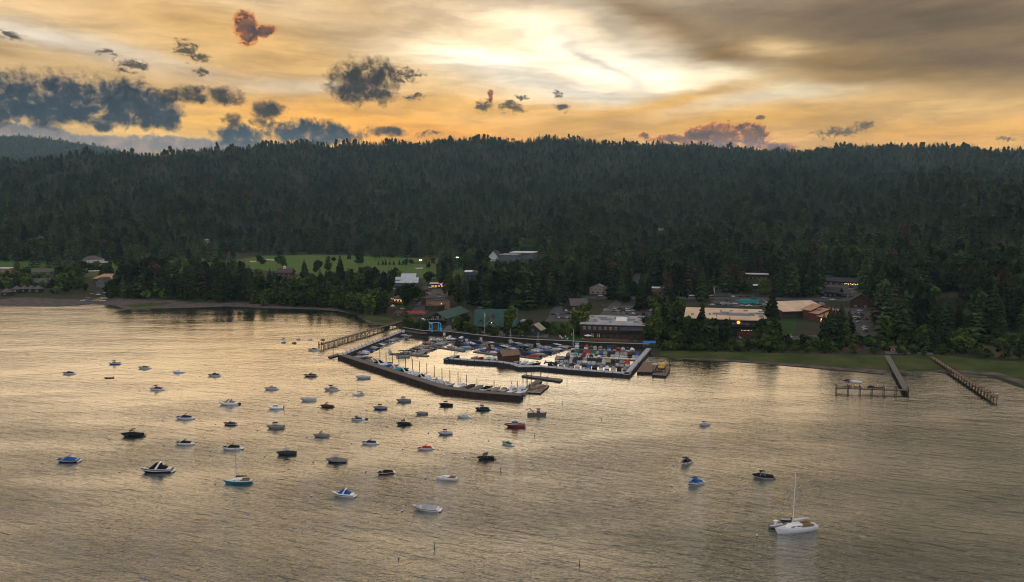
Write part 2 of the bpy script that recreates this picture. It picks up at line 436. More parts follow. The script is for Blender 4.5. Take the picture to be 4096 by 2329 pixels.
def water_mat():
    m = bpy.data.materials.new('lake_water'); m.use_nodes = True; m.node_tree.nodes.clear(); k = NT(m.node_tree)
    co = k.new('ShaderNodeTexCoord').outputs['Object']
    ro = k.new('ShaderNodeVectorRotate', rotation_type='Z_AXIS'); k.put(ro.inputs[0], co); ro.inputs['Angle'].default_value = R(24)
    v1 = k.v('MULTIPLY', ro.outputs[0], (.11, .42, 1))
    n1 = k.noise(v1, 1.0, 3, .55, dist=.6)
    n2 = k.noise(k.v('MULTIPLY', co, (.5, 1.1, 1)), 1.0, 4, .6, dist=.3)
    n3 = k.noise(k.v('MULTIPLY', co, (.012, .03, 1)), 1.0, 3, .5)     # breezy and calm patches
    calm = k.ss(n3, .3, .7, .45, 1.15)
    n4 = k.noise(k.v('MULTIPLY', ro.outputs[0], (.8, 2.2, 1)), 1.0, 3, .6)
    h = k.m('ADD', k.m('MULTIPLY', n1, 1.75), k.m('ADD', k.m('MULTIPLY', n2, .60), k.m('MULTIPLY', n4, .36)))
    r2 = k.new('ShaderNodeVectorRotate', rotation_type='Z_AXIS'); k.put(r2.inputs[0], co); r2.inputs['Angle'].default_value = R(17)
    n5 = k.noise(k.v('MULTIPLY', r2.outputs[0], (.035, .17, 1)), 1.0, 2, .5, dist=.4)
    h = k.m('ADD', h, k.m('MULTIPLY', n5, 1.5)); h = k.m('MULTIPLY', h, calm)
    # the bay behind the breakwaters and near the shore lies calmer than the open lake
    sp = k.new('ShaderNodeSeparateXYZ'); k.put(sp.inputs[0], co)
    h = k.m('MULTIPLY', h, k.ss(sp.outputs[1], 160, 400, 1.0, .22))
    inb = k.m('MULTIPLY', k.ss(sp.outputs[1], 385, 430), k.m('MULTIPLY', k.ss(sp.outputs[0], -105, -80), k.ss(sp.outputs[0], 95, 75)))
    h = k.m('MULTIPLY', h, k.ss(inb, 0, 1, 1.0, .45))
    b = k.new('ShaderNodeBump'); b.inputs['Strength'].default_value = 1.0; b.inputs['Distance'].default_value = .55
    k.put(b.inputs['Height'], h)
    dif = k.new('ShaderNodeBsdfDiffuse'); k.put(dif.inputs[0], (.026, .036, .030)); k.l.new(b.outputs[0], dif.inputs['Normal'])
    gl = k.new('ShaderNodeBsdfGlossy'); gl.inputs['Roughness'].default_value = .06; k.put(gl.inputs[0], (.93, .92, .91)); k.l.new(b.outputs[0], gl.inputs['Normal'])
    geo = k.new('ShaderNodeNewGeometry'); ct = k.m('MAXIMUM', k.v('DOT_PRODUCT', b.outputs[0], geo.outputs['Incoming']), 0.0)
    fr = k.m('MINIMUM', k.m('MULTIPLY', k.m('POWER', k.m('SUBTRACT', 1.0, ct), 2.5), 1.40), .95)
    mx = k.new('ShaderNodeMixShader'); k.put(mx.inputs[0], fr); k.l.new(dif.outputs[0], mx.inputs[1]); k.l.new(gl.outputs[0], mx.inputs[2])
    k.l.new(mx.outputs[0], k.new('ShaderNodeOutputMaterial').inputs[0]); return m
wb = MB(); wb.add([(-3000, -800, 0), (3000, -800, 0), (3000, 1400, 0), (-3000, 1400, 0)], [(0, 1, 2, 3)])
tag(wb.build('water', water_mat()), kind='structure')

# ------------------------------------------------------------------ tree meshes
def foliage_mat(name, c1, c2, dead=0.0):
    m = bpy.data.materials.new(name); m.use_nodes = True; m.node_tree.nodes.clear(); k = NT(m.node_tree)
    p = k.new('ShaderNodeBsdfPrincipled'); p.inputs['Roughness'].default_value = .85; p.inputs['Specular IOR Level'].default_value = .15
    oi = k.new('ShaderNodeObjectInfo').outputs['Random']
    co = k.new('ShaderNodeTexCoord').outputs['Object']
    c = k.mix(k.ss(k.noise(co, .9, 3, .6), .3, .7), c1, c2)
    c = k.mix(1.0, c, k.ramp(oi, [(0, (.25, .34, .34)), (.35, (.65, .75, .70)), (.7, (1.2, 1.18, .95)), (1, (2.3, 2.0, 1.4))]), 'MULTIPLY')
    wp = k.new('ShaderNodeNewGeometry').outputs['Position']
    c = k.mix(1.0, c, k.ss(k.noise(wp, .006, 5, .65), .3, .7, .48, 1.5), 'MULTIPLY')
    if dead:
        c = k.mix(k.m('GREATER_THAN', k.m('FRACT', k.m('MULTIPLY', oi, 37.7)), 1 - dead), c, (.06, .032, .024))
    k.put(p.inputs['Base Color'], c)
    k.l.new(p.outputs[0], k.new('ShaderNodeOutputMaterial').inputs[0]); return m
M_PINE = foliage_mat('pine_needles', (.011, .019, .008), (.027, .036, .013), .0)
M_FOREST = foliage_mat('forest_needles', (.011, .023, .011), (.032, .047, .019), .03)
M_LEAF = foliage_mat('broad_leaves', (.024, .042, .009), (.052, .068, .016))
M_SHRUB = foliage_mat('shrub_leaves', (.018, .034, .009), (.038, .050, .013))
M_BARK = mat('bark', (.075, .05, .036), .95, .1, .4, 3)

def conifer(seed, h=1.0, wid=.17, base=.12, whorls=18, per=7, cards=2, ragged=.35):
    """crown of many drooping branch sprays, unit height"""
    r = random.Random(seed); mb = MB()
    for i in range(whorls):
        t = i / (whorls - 1)
        z = base + (1 - base) * t ** .92
        rad = wid * (1 - t) ** .78 * (0.55 + .45 * min(1, (t + .12) / .25)) + .010
        n = max(3, int(per * (1 - .45 * t)))
        a0 = r.random() * 6.28
        for j in range(n):
            a = a0 + 6.283 * j / n + r.uniform(-.35, .35)
            L = rad * r.uniform(1 - ragged, 1 + ragged * .6)
            dz = -L * r.uniform(.15, .55)
            w = L * r.uniform(.30, .48)
            zz = z + r.uniform(-.018, .018)
            ca, sa = math.cos(a), math.sin(a)
            tip = (ca * L, sa * L, zz + dz)
            mid = (ca * L * .55, sa * L * .55, zz + dz * .3 + L * .10)
            pA = (mid[0] - sa * w, mid[1] + ca * w, mid[2] - L * .16)
            pB = (mid[0] + sa * w, mid[1] - ca * w, mid[2] - L * .16)
            root = (ca * L * .05, sa * L * .05, zz + .012)
            mb.add([root, pA, tip, pB, mid], [(0, 1, 4), (1, 2, 4), (2, 3, 4), (3, 0, 4)])
            if cards > 1:   # hanging spray under the branch
                mb.add([(ca * L * .25, sa * L * .25, zz), tip, (ca * L * .6 + sa * w * .4, sa * L * .6 - ca * w * .4, zz + dz - L * .38)], [(0, 1, 2)])
    mb.add([(.008, 0, 1 - .06), (-.006, .007, 1 - .06), (-.006, -.007, 1 - .06), (0, 0, 1.03)], [(0, 1, 3), (1, 2, 3), (2, 0, 3)])
    return mb

def broadleaf(seed, n=420, rx=.30, bottom=.16, leaf=.055, lob=7):
    """rounded crown: leaf clumps scattered over several lobes"""
    r = random.Random(seed); mb = MB()
    lobes = [(0, 0, .62, .8)]
    for i in range(lob):
        a = r.random() * 6.28; q = r.uniform(.25, .7)
        lobes.append((math.cos(a) * rx * q, math.sin(a) * rx * q, r.uniform(bottom + .16, .86), r.uniform(.38, .62)))
    for i in range(n):
        lx, ly, lz, s = r.choice(lobes)
        v = Vector((r.gauss(0, 1), r.gauss(0, 1), r.gauss(0, 1))).normalized() * r.uniform(.62, 1.05)
        c = Vector((lx, ly, lz)) + Vector((v.x * rx * s, v.y * rx * s, v.z * .36 * s))
        if c.z < bottom * .7: continue
        d = Vector((r.gauss(0, 1), r.gauss(0, 1), r.gauss(0, .7))).normalized(); u = d.orthogonal().normalized(); w = d.cross(u)
        q = leaf * r.uniform(.6, 1.4)
        mb.add([c - u * q - w * q * .6, c + u * q - w * q * .5, c + u * q * .6 + w * q, c - u * q * .8 + w * q * .7], [(0, 1, 2, 3)])
    return mb

def trunk_mesh(name, r0, top):
    mb = MB(); mb.tube((0, 0, -.02), (0, 0, top * .5), r0, r0 * .7, 7); mb.tube((0, 0, top * .5), (0, 0, top), r0 * .7, r0 * .15, 7)
    for i in range(5):
        a = i * 2.4; z = top * (.35 + .1 * i)
        mb.tube((0, 0, z), (math.cos(a) * r0 * 5, math.sin(a) * r0 * 5, z + r0 * 2.5), r0 * .25, r0 * .08, 4)
    return mb.mesh(name, M_BARK)

# ------------------------------------------------------------------ forest on the hills: one mass
def forest():
    protos = bpy.data.collections.new('forest_prototypes')        # not linked to the scene
    for i in range(5):
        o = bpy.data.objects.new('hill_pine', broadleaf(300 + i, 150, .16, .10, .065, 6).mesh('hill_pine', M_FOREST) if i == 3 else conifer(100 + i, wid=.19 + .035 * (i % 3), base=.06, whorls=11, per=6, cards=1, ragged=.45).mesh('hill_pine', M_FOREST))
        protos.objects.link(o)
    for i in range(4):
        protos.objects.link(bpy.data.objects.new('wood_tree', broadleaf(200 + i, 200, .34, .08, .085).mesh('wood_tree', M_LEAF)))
    g = np.random.default_rng(5)
    pts = []
    def scatter(r0, r1, step, x0, x1):
        a0, a1 = _azcol(x0), _azcol(x1)
        n = int((a1 - a0) / 2 * (r1 * r1 - r0 * r0) / (step * step))
        a = g.uniform(a0, a1, n); r = np.sqrt(g.uniform(r0 * r0, r1 * r1, n))
        return r * np.sin(a), r * np.cos(a), r, a
    for (r0, r1, st) in ((900, 1700, 10.0), (1700, 2600, 12.0), (2600, 4500, 15.0)):
        X, Y, r, a = scatter(r0, r1, st, -420, 4520)
        col = np.tan(a) * FPX / math.cos(PITCH) * math.cos(PITCH) + CX
        foot = np.interp(a, AZC, RG[:, 6]); crest = np.interp(a, AZC, RG[:, -3])
        keep = (r > foot + g.uniform(0, 40, len(r))) & (r < crest + 60)
        # a few natural clearings
        X, Y, r = X[keep], Y[keep], r[keep]
        n = np.sin(X * .011 + 3 * np.sin(Y * .006)) * np.sin(Y * .008 + X * .003)
        keep = ~((n > .93) & (g.random(len(X)) < .75))
        pts.append(np.stack([X[keep], Y[keep], ground(X[keep], Y[keep])], 1))
    P = np.concatenate(pts)
    kinds = g.integers(0, 5, len(P)); h = (g.normal(25, 8, len(P)) * (.86 + .34 * np.sin(P[:, 0] * .021 + 2 * np.sin(P[:, 1] * .004)) * np.sin(P[:, 1] * .013 + P[:, 0] * .006))).clip(8, 46); wide = np.ones(len(P))
    for pts_, ks, h0, h1 in EXTRA_FOREST:
        P = np.concatenate([P, pts_]); kk = g.choice(ks, len(pts_)); kinds = np.concatenate([kinds, kk]); h = np.concatenate([h, g.uniform(h0, h1, len(pts_)) if h1 else np.asarray(h0)])
    n = len(P)
    me = bpy.data.meshes.new('forest'); me.vertices.add(n); me.vertices.foreach_set('co', P.astype(np.float32).ravel())
    sc = np.stack([h * g.uniform(.85, 1.25, n), h * g.uniform(.85, 1.25, n), h], 1).astype(np.float32)
    a = me.attributes.new('tsize', 'FLOAT_VECTOR', 'POINT'); a.data.foreach_set('vector', sc.ravel())
    a = me.attributes.new('tturn', 'FLOAT', 'POINT'); a.data.foreach_set('value', g.uniform(0, 6.28, n).astype(np.float32))
    a = me.attributes.new('tkind', 'INT', 'POINT'); a.data.foreach_set('value', kinds.astype(np.int32))
    o = put('forest', me)
    instancer(o, protos)
    tag(o, 'dense dark conifer forest covering the hillside up to the ridge', 'forest', kind='stuff')
    print('forest trees', n)

def instancer(o, coll):
    t = bpy.data.node_groups.new('scatter', 'GeometryNodeTree')
    t.interface.new_socket('Geometry', in_out='INPUT', socket_type='NodeSocketGeometry')
    t.interface.new_socket('Geometry', in_out='OUTPUT', socket_type='NodeSocketGeometry')
    N = t.nodes; L = t.links
    gi, go = N.new('NodeGroupInput'), N.new('NodeGroupOutput')
    ip = N.new('GeometryNodeInstanceOnPoints'); ci = N.new('GeometryNodeCollectionInfo')
    ci.inputs['Collection'].default_value = coll; ci.inputs['Separate Children'].default_value = True; ci.inputs['Reset Children'].default_value = True
    def attr(nm, ty):
        q = N.new('GeometryNodeInputNamedAttribute'); q.data_type = ty; q.inputs['Name'].default_value = nm; return q.outputs['Attribute']
    L.new(gi.outputs[0], ip.inputs['Points']); L.new(ci.outputs[0], ip.inputs['Instance']); ip.inputs['Pick Instance'].default_value = True
    L.new(attr('tkind', 'INT'), ip.inputs['Instance Index'])
    cx = N.new('ShaderNodeCombineXYZ'); L.new(attr('tturn', 'FLOAT'), cx.inputs[2]); L.new(cx.outputs[0], ip.inputs['Rotation'])
    L.new(attr('tsize', 'FLOAT_VECTOR'), ip.inputs['Scale']); L.new(ip.outputs[0], go.inputs[0])
    md = o.modifiers.new('scatter', 'NODES'); md.node_group = t

EXTRA_FOREST = []
HAZE = 0.000046
# ------------------------------------------------------------------ ground patches
def patch(name, px, m, dz=.15, step=6.0, z=None, kind='structure'):
    """a sheet of ground laid over the land inside a picked outline"""
    pts = [on(*q) if z is None else at(q[0], q[1], z) for q in px]
    bm = bmesh.new()
    vs = [bm.verts.new((p.x, p.y, 0)) for p in pts]
    f = bm.faces.new(vs)
    if f.normal.z < 0: f.normal_flip()
    bmesh.ops.triangulate(bm, faces=bm.faces[:])
    for _ in range(6):
        es = [e for e in bm.edges if e.calc_length() > step]
        if not es: break
        bmesh.ops.subdivide_edges(bm, edges=es, cuts=1, use_grid_fill=False)
        bmesh.ops.triangulate(bm, faces=[f for f in bm.faces if len(f.verts) > 3])
    if z is None:
        g = ground(np.array([v.co.x for v in bm.verts]), np.array([v.co.y for v in bm.verts]))
        for v, h in zip(bm.verts, g): v.co.z = h + dz
    else:
        for v in bm.verts: v.co.z = z
    for f in bm.faces:
        if f.normal.z < 0: f.normal_flip()
    me = bpy.data.meshes.new(name); bm.to_mesh(me); bm.free(); me.materials.append(m)
    return tag(put(name, me), kind=kind)

M_GRASS = mat('golf_grass', (.050, .105, .018), .95, .1, .3, .02, col2=(.080, .105, .026))
M_LAWN = mat('lawn_grass', (.022, .056, .011), .95, .1, .3, .08)
M_MEADOW = mat('meadow_grass', (.028, .044, .009), .95, .1, .5, .06, col2=(.060, .066, .018))
M_SAND = mat('beach_gravel', (.115, .092, .076), .95, .1, .3, .15, col2=(.06, .052, .045))
M_BUNKER = mat('bunker_sand', (.45, .38, .28), .95, .1, .1, .3)
M_DIRT = mat('bare_dirt', (.075, .042, .026), .95, .1, .4, .1)
M_ASPH = mat('asphalt', (.060, .056, .058), .85, .3, .25, .15)
M_PATH = mat('path_paving', (.10, .085, .078), .85, .3, .2, .3)
patch('golf_course', [(900, 1046), (1030, 1026), (1300, 1020), (1500, 1026), (1720, 1036), (1900, 1052), (1885, 1090), (1800, 1118), (1600, 1112), (1450, 1116), (1250, 1108), (1100, 1086), (930, 1072)], M_GRASS)
patch('fairway', [(470, 1038), (800, 1024), (895, 1044), (925, 1088), (700, 1090), (480, 1080)], M_GRASS)
patch('pasture', [(-60, 1034), (30, 1024), (84, 1004), (100, 1036), (215, 1064), (330, 1062), (470, 1050), (470, 1100), (330, 1110), (-60, 1084)], M_GRASS)
for q in ([(1062, 1037), (1108, 1041), (1104, 1044), (1066, 1041)], [(998, 1045), (1026, 1045), (1024, 1049), (1000, 1049)], [(1660, 1073), (1694, 1071), (1690, 1076), (1664, 1077)],
          [(1690, 1044), (1722, 1038), (1726, 1041), (1700, 1046)]): patch('sand_bunker', q, M_BUNKER, .3)
for q in ([(1540, 1088), (1600, 1084), (1618, 1089), (1570, 1094)], [(1640, 1050), (1700, 1047), (1740, 1053), (1660, 1058)], [(930, 1045), (960, 1050), (940, 1054)]): patch('bare_ground', q, M_DIRT, .28)
patch('beach', [(-60, 1225), (0, 1225), (195, 1228), (273, 1223), (340, 1218), (430, 1221), (484, 1237), (605, 1233), (742, 1231), (900, 1225), (1056, 1232), (1251, 1237),
                (1349, 1244), (1423, 1261), (1443, 1281), (1478, 1295), (1532, 1302), (1560, 1298), (1480, 1284), (1450, 1268), (1350, 1235), (1250, 1226), (1000, 1210), (760, 1212), (700, 1203),
                (600, 1198), (470, 1192), (330, 1199), (200, 1196), (110, 1190), (-60, 1204)], M_SAND, .08)
patch('right_meadow', [(2640, 1404), (2800, 1408), (3000, 1412), (3300, 1420), (3560, 1426), (3720, 1420), (4160, 1450), (4160, 1545), (3980, 1488), (3800, 1480), (3650, 1486), (3590, 1484), (3400, 1475),
                       (3200, 1460), (3000, 1445), (2850, 1437), (2640, 1428)], M_MEADOW, .2)
patch('shore_gravel', [(2618, 1429), (2850, 1436), (3000, 1444), (3200, 1459), (3400, 1474), (3590, 1483), (3650, 1485), (3800, 1479), (3980, 1487), (4160, 1544), (4160, 1570), (4040, 1523), (3970, 1503), (3896, 1498), (3797, 1496), (3760, 1489),
                       (3648, 1499), (3600, 1491), (3560, 1502), (3375, 1484), (3200, 1469), (3039, 1454), (2847, 1445), (2618, 1431)], M_SAND, .1)
patch('left_meadow', [(1448, 1262), (1500, 1264), (1560, 1274), (1618, 1290), (1560, 1296), (1490, 1288), (1452, 1276)], M_MEADOW, .2)
patch('left_meadow', [(500, 1222), (600, 1214), (680, 1212), (690, 1216), (610, 1228), (530, 1230)], M_MEADOW, .16)
patch('hotel_lawn', [(2250, 1344), (2330, 1344), (2470, 1357), (2530, 1368), (2480, 1374), (2330, 1368), (2256, 1362)], M_LAWN, .16)
patch('hotel_lawn', [(2200, 1290), (2290, 1286), (2310, 1330), (2240, 1336), (2200, 1320)], M_LAWN, .16)
patch('office_lawn', [(3116, 1276), (3186, 1272), (3182, 1340), (3104, 1346)], M_LAWN, .16)
patch('bare_slope', [(3290, 1372), (3390, 1350), (3450, 1352), (3470, 1400), (3420, 1412), (3300, 1405)], M_DIRT, .16)
patch('bare_slope', [(1500, 1235), (1560, 1190), (1590, 1186), (1560, 1250), (1520, 1262)], M_DIRT, .16)
patch('dry_meadow', [(3735, 1140), (3800, 1134), (3850, 1146), (3840, 1190), (3760, 1196), (3735, 1170)], mat('dry_grass', (.085, .064, .034), .95, .1, .4, .08, col2=(.036, .044, .018)), .16)
patch('dry_meadow', [(3800, 1330), (3960, 1322), (4090, 1340), (4090, 1440), (3900, 1420), (3800, 1370)], MATS['dry_grass'], .14)
patch('highway', [(2330, 1186), (2650, 1189), (2850, 1189), (3150, 1192), (3400, 1191), (3480, 1198), (3480, 1208), (3300, 1206), (3100, 1203), (2850, 1200), (2650, 1199), (2330, 1196)], M_ASPH, .2)
patch('parking_ground', [(2395, 1262), (2440, 1222), (2600, 1226), (2650, 1266)], M_ASPH, .18)
patch('parking_ground', [(2190, 1288), (2200, 1250), (2300, 1246), (2290, 1288)], M_ASPH, .18)
patch('parking_ground', [(2826, 1224), (2850, 1203), (3082, 1207), (3092, 1234)], M_ASPH, .18)
patch('parking_ground', [(2820, 1186), (2824, 1150), (2900, 1140), (2990, 1160), (2990, 1186)], M_ASPH, .18)
patch('parking_ground', [(3366, 1234), (3492, 1230), (3514, 1346), (3450, 1350), (3392, 1290)], M_ASPH, .18)
patch('parking_ground', [(3290, 1186), (3310, 1136), (3430, 1136), (3440, 1186)], M_ASPH, .18)
patch('parking_ground', [(2940, 1362), (3080, 1352), (3180, 1346), (3300, 1340), (3310, 1352), (3100, 1372), (2940, 1372)], M_ASPH, .18)
patch('street', [(2526, 1135), (2536, 1090), (2568, 1054), (2582, 1058), (2562, 1100), (2556, 1135)], M_ASPH, .3)
patch('street', [(3110, 1191), (3128, 1104), (3148, 1104), (3156, 1191)], M_ASPH, .3)
patch('street', [(2200, 1250), (2228, 1212), (2250, 1212), (2250, 1250)], M_ASPH, .24)
patch('street', [(2440, 1222), (2470, 1196), (2500, 1196), (2480, 1222)], M_ASPH, .24)
patch('street', [(1630, 1262), (1690, 1196), (1735, 1158), (1800, 1160), (1790, 1186), (1730, 1218), (1700, 1262)], M_ASPH, .18)
patch('driveway', [(3426, 1350), (3456, 1350), (3484, 1396), (3462, 1402)], M_ASPH, .3)
patch('driveway', [(3600, 1168), (3625, 1168), (3680, 1200), (3680, 1218), (3630, 1216)], M_PATH, .24)
patch('plaza', [(1770, 1334), (1790, 1304), (1850, 1288), (1890, 1310), (2090, 1322), (2200, 1330), (2190, 1352), (1960, 1350), (1880, 1344)], M_PATH, .2)
patch('footpath', [(2090, 1330), (2170, 1296), (2195, 1270), (2215, 1272), (2190, 1306), (2130, 1340)], M_ASPH, .26)
patch('promenade', [(1960, 1356), (2122, 1368.5), (2266, 1374.5), (2364, 1380.5), (2520, 1385), (2592, 1388), (2592, 1380), (2520, 1376), (2364, 1371), (2266, 1365), (2122, 1359), (1960, 1347)], M_PATH, .3)
patch('footpath', [(3990, 1384), (4050, 1372), (4030, 1360), (3990, 1358), (4000, 1352), (4046, 1358), (4066, 1374), (4000, 1390)], M_PATH, .24)
patch('footpath', [(3540, 1418), (3760, 1424), (3800, 1420), (3800, 1414), (3650, 1410), (3540, 1408)], M_PATH, .26)

ORD = ['first', 'second', 'third', 'fourth', 'fifth', 'sixth', 'seventh', 'eighth', 'ninth', 'tenth', 'eleventh', 'twelfth', 'thirteenth', 'fourteenth', 'fifteenth',
       'sixteenth', 'seventeenth', 'eighteenth', 'nineteenth', 'twentieth', 'twenty-first', 'twenty-second', 'twenty-third', 'twenty-fourth', 'twenty-fifth']

# ------------------------------------------------------------------ piers and breakwaters
M_DECK = mat('weathered_deck', (.15, .128, .115), .85, .2, .3, 1.2)
M_DECKB = mat('brown_deck', (.19, .125, .085), .9, .2, .35, .8)
M_CONC = mat('pale_concrete', (.36, .36, .38), .85, .2, .15, .5)
M_RUST = mat('rusty_steel', (.020, .014, .012), .8, .2, .45, .35, col2=(.042, .020, .013), bump=.4)
M_DKWALL = mat('dark_pier_wall', (.016, .018, .023), .75, .3, .3, .5)
M_PILE = mat('pile_wood', (.06, .042, .034), .9, .2, .3, 2)
M_STEEL = mat('grey_steel', (.22, .22, .23), .5, .5, .2, 1)
M_RAIL = mat('rail_wood', (.15, .10, .078), .8, .2, .3, 2)

def offset_line(pts, d):
    """polyline moved d to its left"""
    out = []
    for i, p in enumerate(pts):
        ns = []
        for a, b in ((i - 1, i), (i, i + 1)):
            if 0 <= a and b < len(pts):
                t = (pts[b] - pts[a]).xy.normalized(); ns.append(Vector((-t.y, t.x)))
        n = sum(ns, Vector((0, 0))); n = n.normalized() / max(.5, n.normalized().dot(ns[0]))
        out.append(Vector((p.x + n.x * d, p.y + n.y * d, 0)))
    return out

def strip(mb, A, B, z0, z1, mi=None):
    """closed solid between two polylines"""
    n = len(A); vs = []
    for a, b in zip(A, B): vs += [(a.x, a.y, z0), (b.x, b.y, z0), (b.x, b.y, z1), (a.x, a.y, z1)]
    fs = [(0, 1, 2, 3), tuple(4 * (n - 1) + i for i in (3, 2, 1, 0))]
    for i in range(n - 1):
        o = 4 * i
        for q in range(4): fs.append((o + q, o + (q + 1) % 4, o + 4 + (q + 1) % 4, o + 4 + q))
    # orient outward by bmesh later
    return mb.add(vs, fs, mi)

def fixnormals(o):
    bm = bmesh.new(); bm.from_mesh(o.data); bmesh.ops.recalc_face_normals(bm, faces=bm.faces); bm.to_mesh(o.data); bm.free(); return o

def along(pts, step, off=0.0):
    """points every step metres with direction"""
    out = []; carry = off
    for a, b in zip(pts[:-1], pts[1:]):
        L = (b - a).xy.length; t = (b - a).normalized()
        while carry <= L: out.append((a + t * carry, t)); carry += step
        carry -= L
    return out

BW = [at(1606, 1333), at(1352, 1434), at(1560, 1503), at(1770, 1572), at(1900, 1588), at(2079, 1602)]
def breakwater():
    root = tag(empty('breakwater', BW[1]), 'long dark brown rusty sheet piled breakwater with grey deck round the moored white cruisers', 'breakwater')
    root.location = (0, 0, 0)
    outer = BW; w = 5.2
    # corrugated sheet piling
    def sheet(line, name):
        mb = MB(); pts = along(line, .55); n = len(pts); vs = []
        for i, (p, t) in enumerate(pts):
            nn = Vector((-t.y, t.x, 0)); q = p - nn * (.0 if (i // 2) % 2 else .28)
            vs += [(q.x, q.y, -2.5), (q.x, q.y, 2.1)]
        mb.add(vs, [(2 * i, 2 * i + 2, 2 * i + 3, 2 * i + 1) for i in range(n - 1)])
        return mb.build(name, M_RUST, root)
    sheet(outer[1:], 'sheet_piling')
    inner = offset_line(outer, w)
    mb = MB(); strip(mb, offset_line(outer, .05)[1:], inner[1:], 1.65, 2.1); fixnormals(mb.build('deck', M_DECK, root))
    mb = MB(); strip(mb, offset_line(outer, -.28)[1:], offset_line(outer, .35)[1:], 2.105, 2.35); fixnormals(mb.build('kerb', mat('kerb_timber', (.10, .08, .07), .85, .2, .3, 1), root))
    mb = MB(); strip(mb, offset_line(outer, w)[1:], offset_line(outer, w + .3)[1:], -2.5, 2.09); fixnormals(mb.build('inner_wall', M_PILE, root))
    mb = MB(); mb.box((BW[-1].x + .2, BW[-1].y + w / 2, -.2), (.4, w + .4, 4.7), math.atan2((inner[-1] - BW[-1]).y, (inner[-1] - BW[-1]).x) - math.pi / 2); mb.build('end_wall', M_RUST, root)
    # the landward arm: narrower pale deck on a timber wall
    a, b = BW[0], BW[1]
    A = [a, b]; t = (b - a).normalized()
    mb = MB(); strip(mb, offset_line(A, .3), offset_line(A, 3.3), 1.7, 2.1); fixnormals(mb.build('arm_deck', M_CONC, root))
    mb = MB(); strip(mb, offset_line(A, .0), offset_line(A, .28), -2.5, 2.05); strip(mb, offset_line(A, 3.32), offset_line(A, 3.6), -2.5, 2.05); fixnormals(mb.build('arm_wall', M_PILE, root))
    for off in (.15, 3.45):
        for p, _ in along(offset_line(A, off), 5.5, 2):
            mb = MB(); mb.tube((p.x, p.y, -2.4), (p.x, p.y, 3.2), .16, .16, 6); mb.build('pile', M_PILE, root)
breakwater()

IP = [at(1820, 1430), at(1774, 1446), at(1884, 1455), at(1990, 1461), at(2036, 1468), at(2073, 1481), at(2161, 1480), at(2286, 1492), at(2518, 1510), at(2608, 1404)]
def inner_pier():
    root = tag(empty('marina_pier', (0, 0, 0)), 'pale decked pier with dark wall and dark bollards enclosing the covered boats', 'pier')
    for line, w in ((IP[:2], 3.0), (IP[1:9], 4.6), (IP[8:], 3.4)):
        mb = MB(); strip(mb, offset_line(line, .3), offset_line(line, w), 1.3, 1.7); fixnormals(mb.build('deck', M_CONC, root))
        mb = MB(); strip(mb, line, offset_line(line, .28), -2.5, 1.65); strip(mb, offset_line(line, w + .02), offset_line(line, w + .3), -2.5, 1.65); fixnormals(mb.build('wall', M_DKWALL, root))
    mb = MB(); strip(mb, offset_line(IP, -.12), offset_line(IP, -.003), 1.1, 1.35); fixnormals(mb.build('fender', M_PILE, root))
    for p, t in along(offset_line(IP, .42), 4.6, 1):
        mb = MB(); mb.tube((p.x, p.y, 1.7), (p.x, p.y, 2.4), .16, .13, 6); mb.build('bollard', M_DKWALL, root)
inner_pier()

def bulkhead():
    line = [at(1612, 1322), at(1692, 1335.4), at(1786, 1338), at(1887, 1350), at(1965, 1359), at(2122, 1371), at(2266, 1377), at(2364, 1383), at(2520, 1388), at(2598, 1391)]
    root = tag(empty('quay_wall', (0, 0, 0)), 'dark quay wall with pale cap between the marina berths and the promenade', 'quay wall')
    mb = MB(); strip(mb, line, offset_line(line, .5), -2.5, 2.2); fixnormals(mb.build('wall', mat('quay_boards', (.026, .022, .018), .85, .2, .4, .6), root))
    mb = MB(); strip(mb, offset_line(line, -.1), offset_line(line, .9), 2.203, 2.45); fixnormals(mb.build('cap', M_CONC, root))
bulkhead()

def pier_deck(root, a, b, w, z, m, planks=True, piles=5.0, pile_top=0.0, z0=-1.5, rpile=.16):
    """deck on paired piles between two points; boards slightly uneven"""
    a = Vector((a.x, a.y, 0)); b = Vector((b.x, b.y, 0)); t = (b - a).normalized(); n = Vector((-t.y, t.x, 0)); L = (b - a).length
    rz = math.atan2(t.y, t.x); mb = MB(); i = 0.0; r = random.Random(int(L * 10))
    while i < L - .2:
        s = min(1.45, L - i)
        c = a + t * (i + s / 2); mb.box((c.x, c.y, z - .09 + r.uniform(-.02, .02)), (s - .04, w + r.uniform(-.1, .1), .18), rz); i += 1.5
    mb.build('deck', m, root)
    for s in (-1, 1):
        c = (a + b) / 2 + n * (s * w * .36); q = MB(); q.box((c.x, c.y, z - .33), (L, .25, .28), rz); q.build('beam', M_PILE, root)
    for p, _ in along([a, b], piles, 1.0):
        for s in (-1, 1):
            q = p + n * (s * w * .47); mb = MB(); mb.tube((q.x, q.y, z0), (q.x, q.y, z - .19 if not pile_top else z + pile_top), rpile, rpile, 6)
            mb.build('pile', M_PILE, root)
    return a, b, t, n, rz

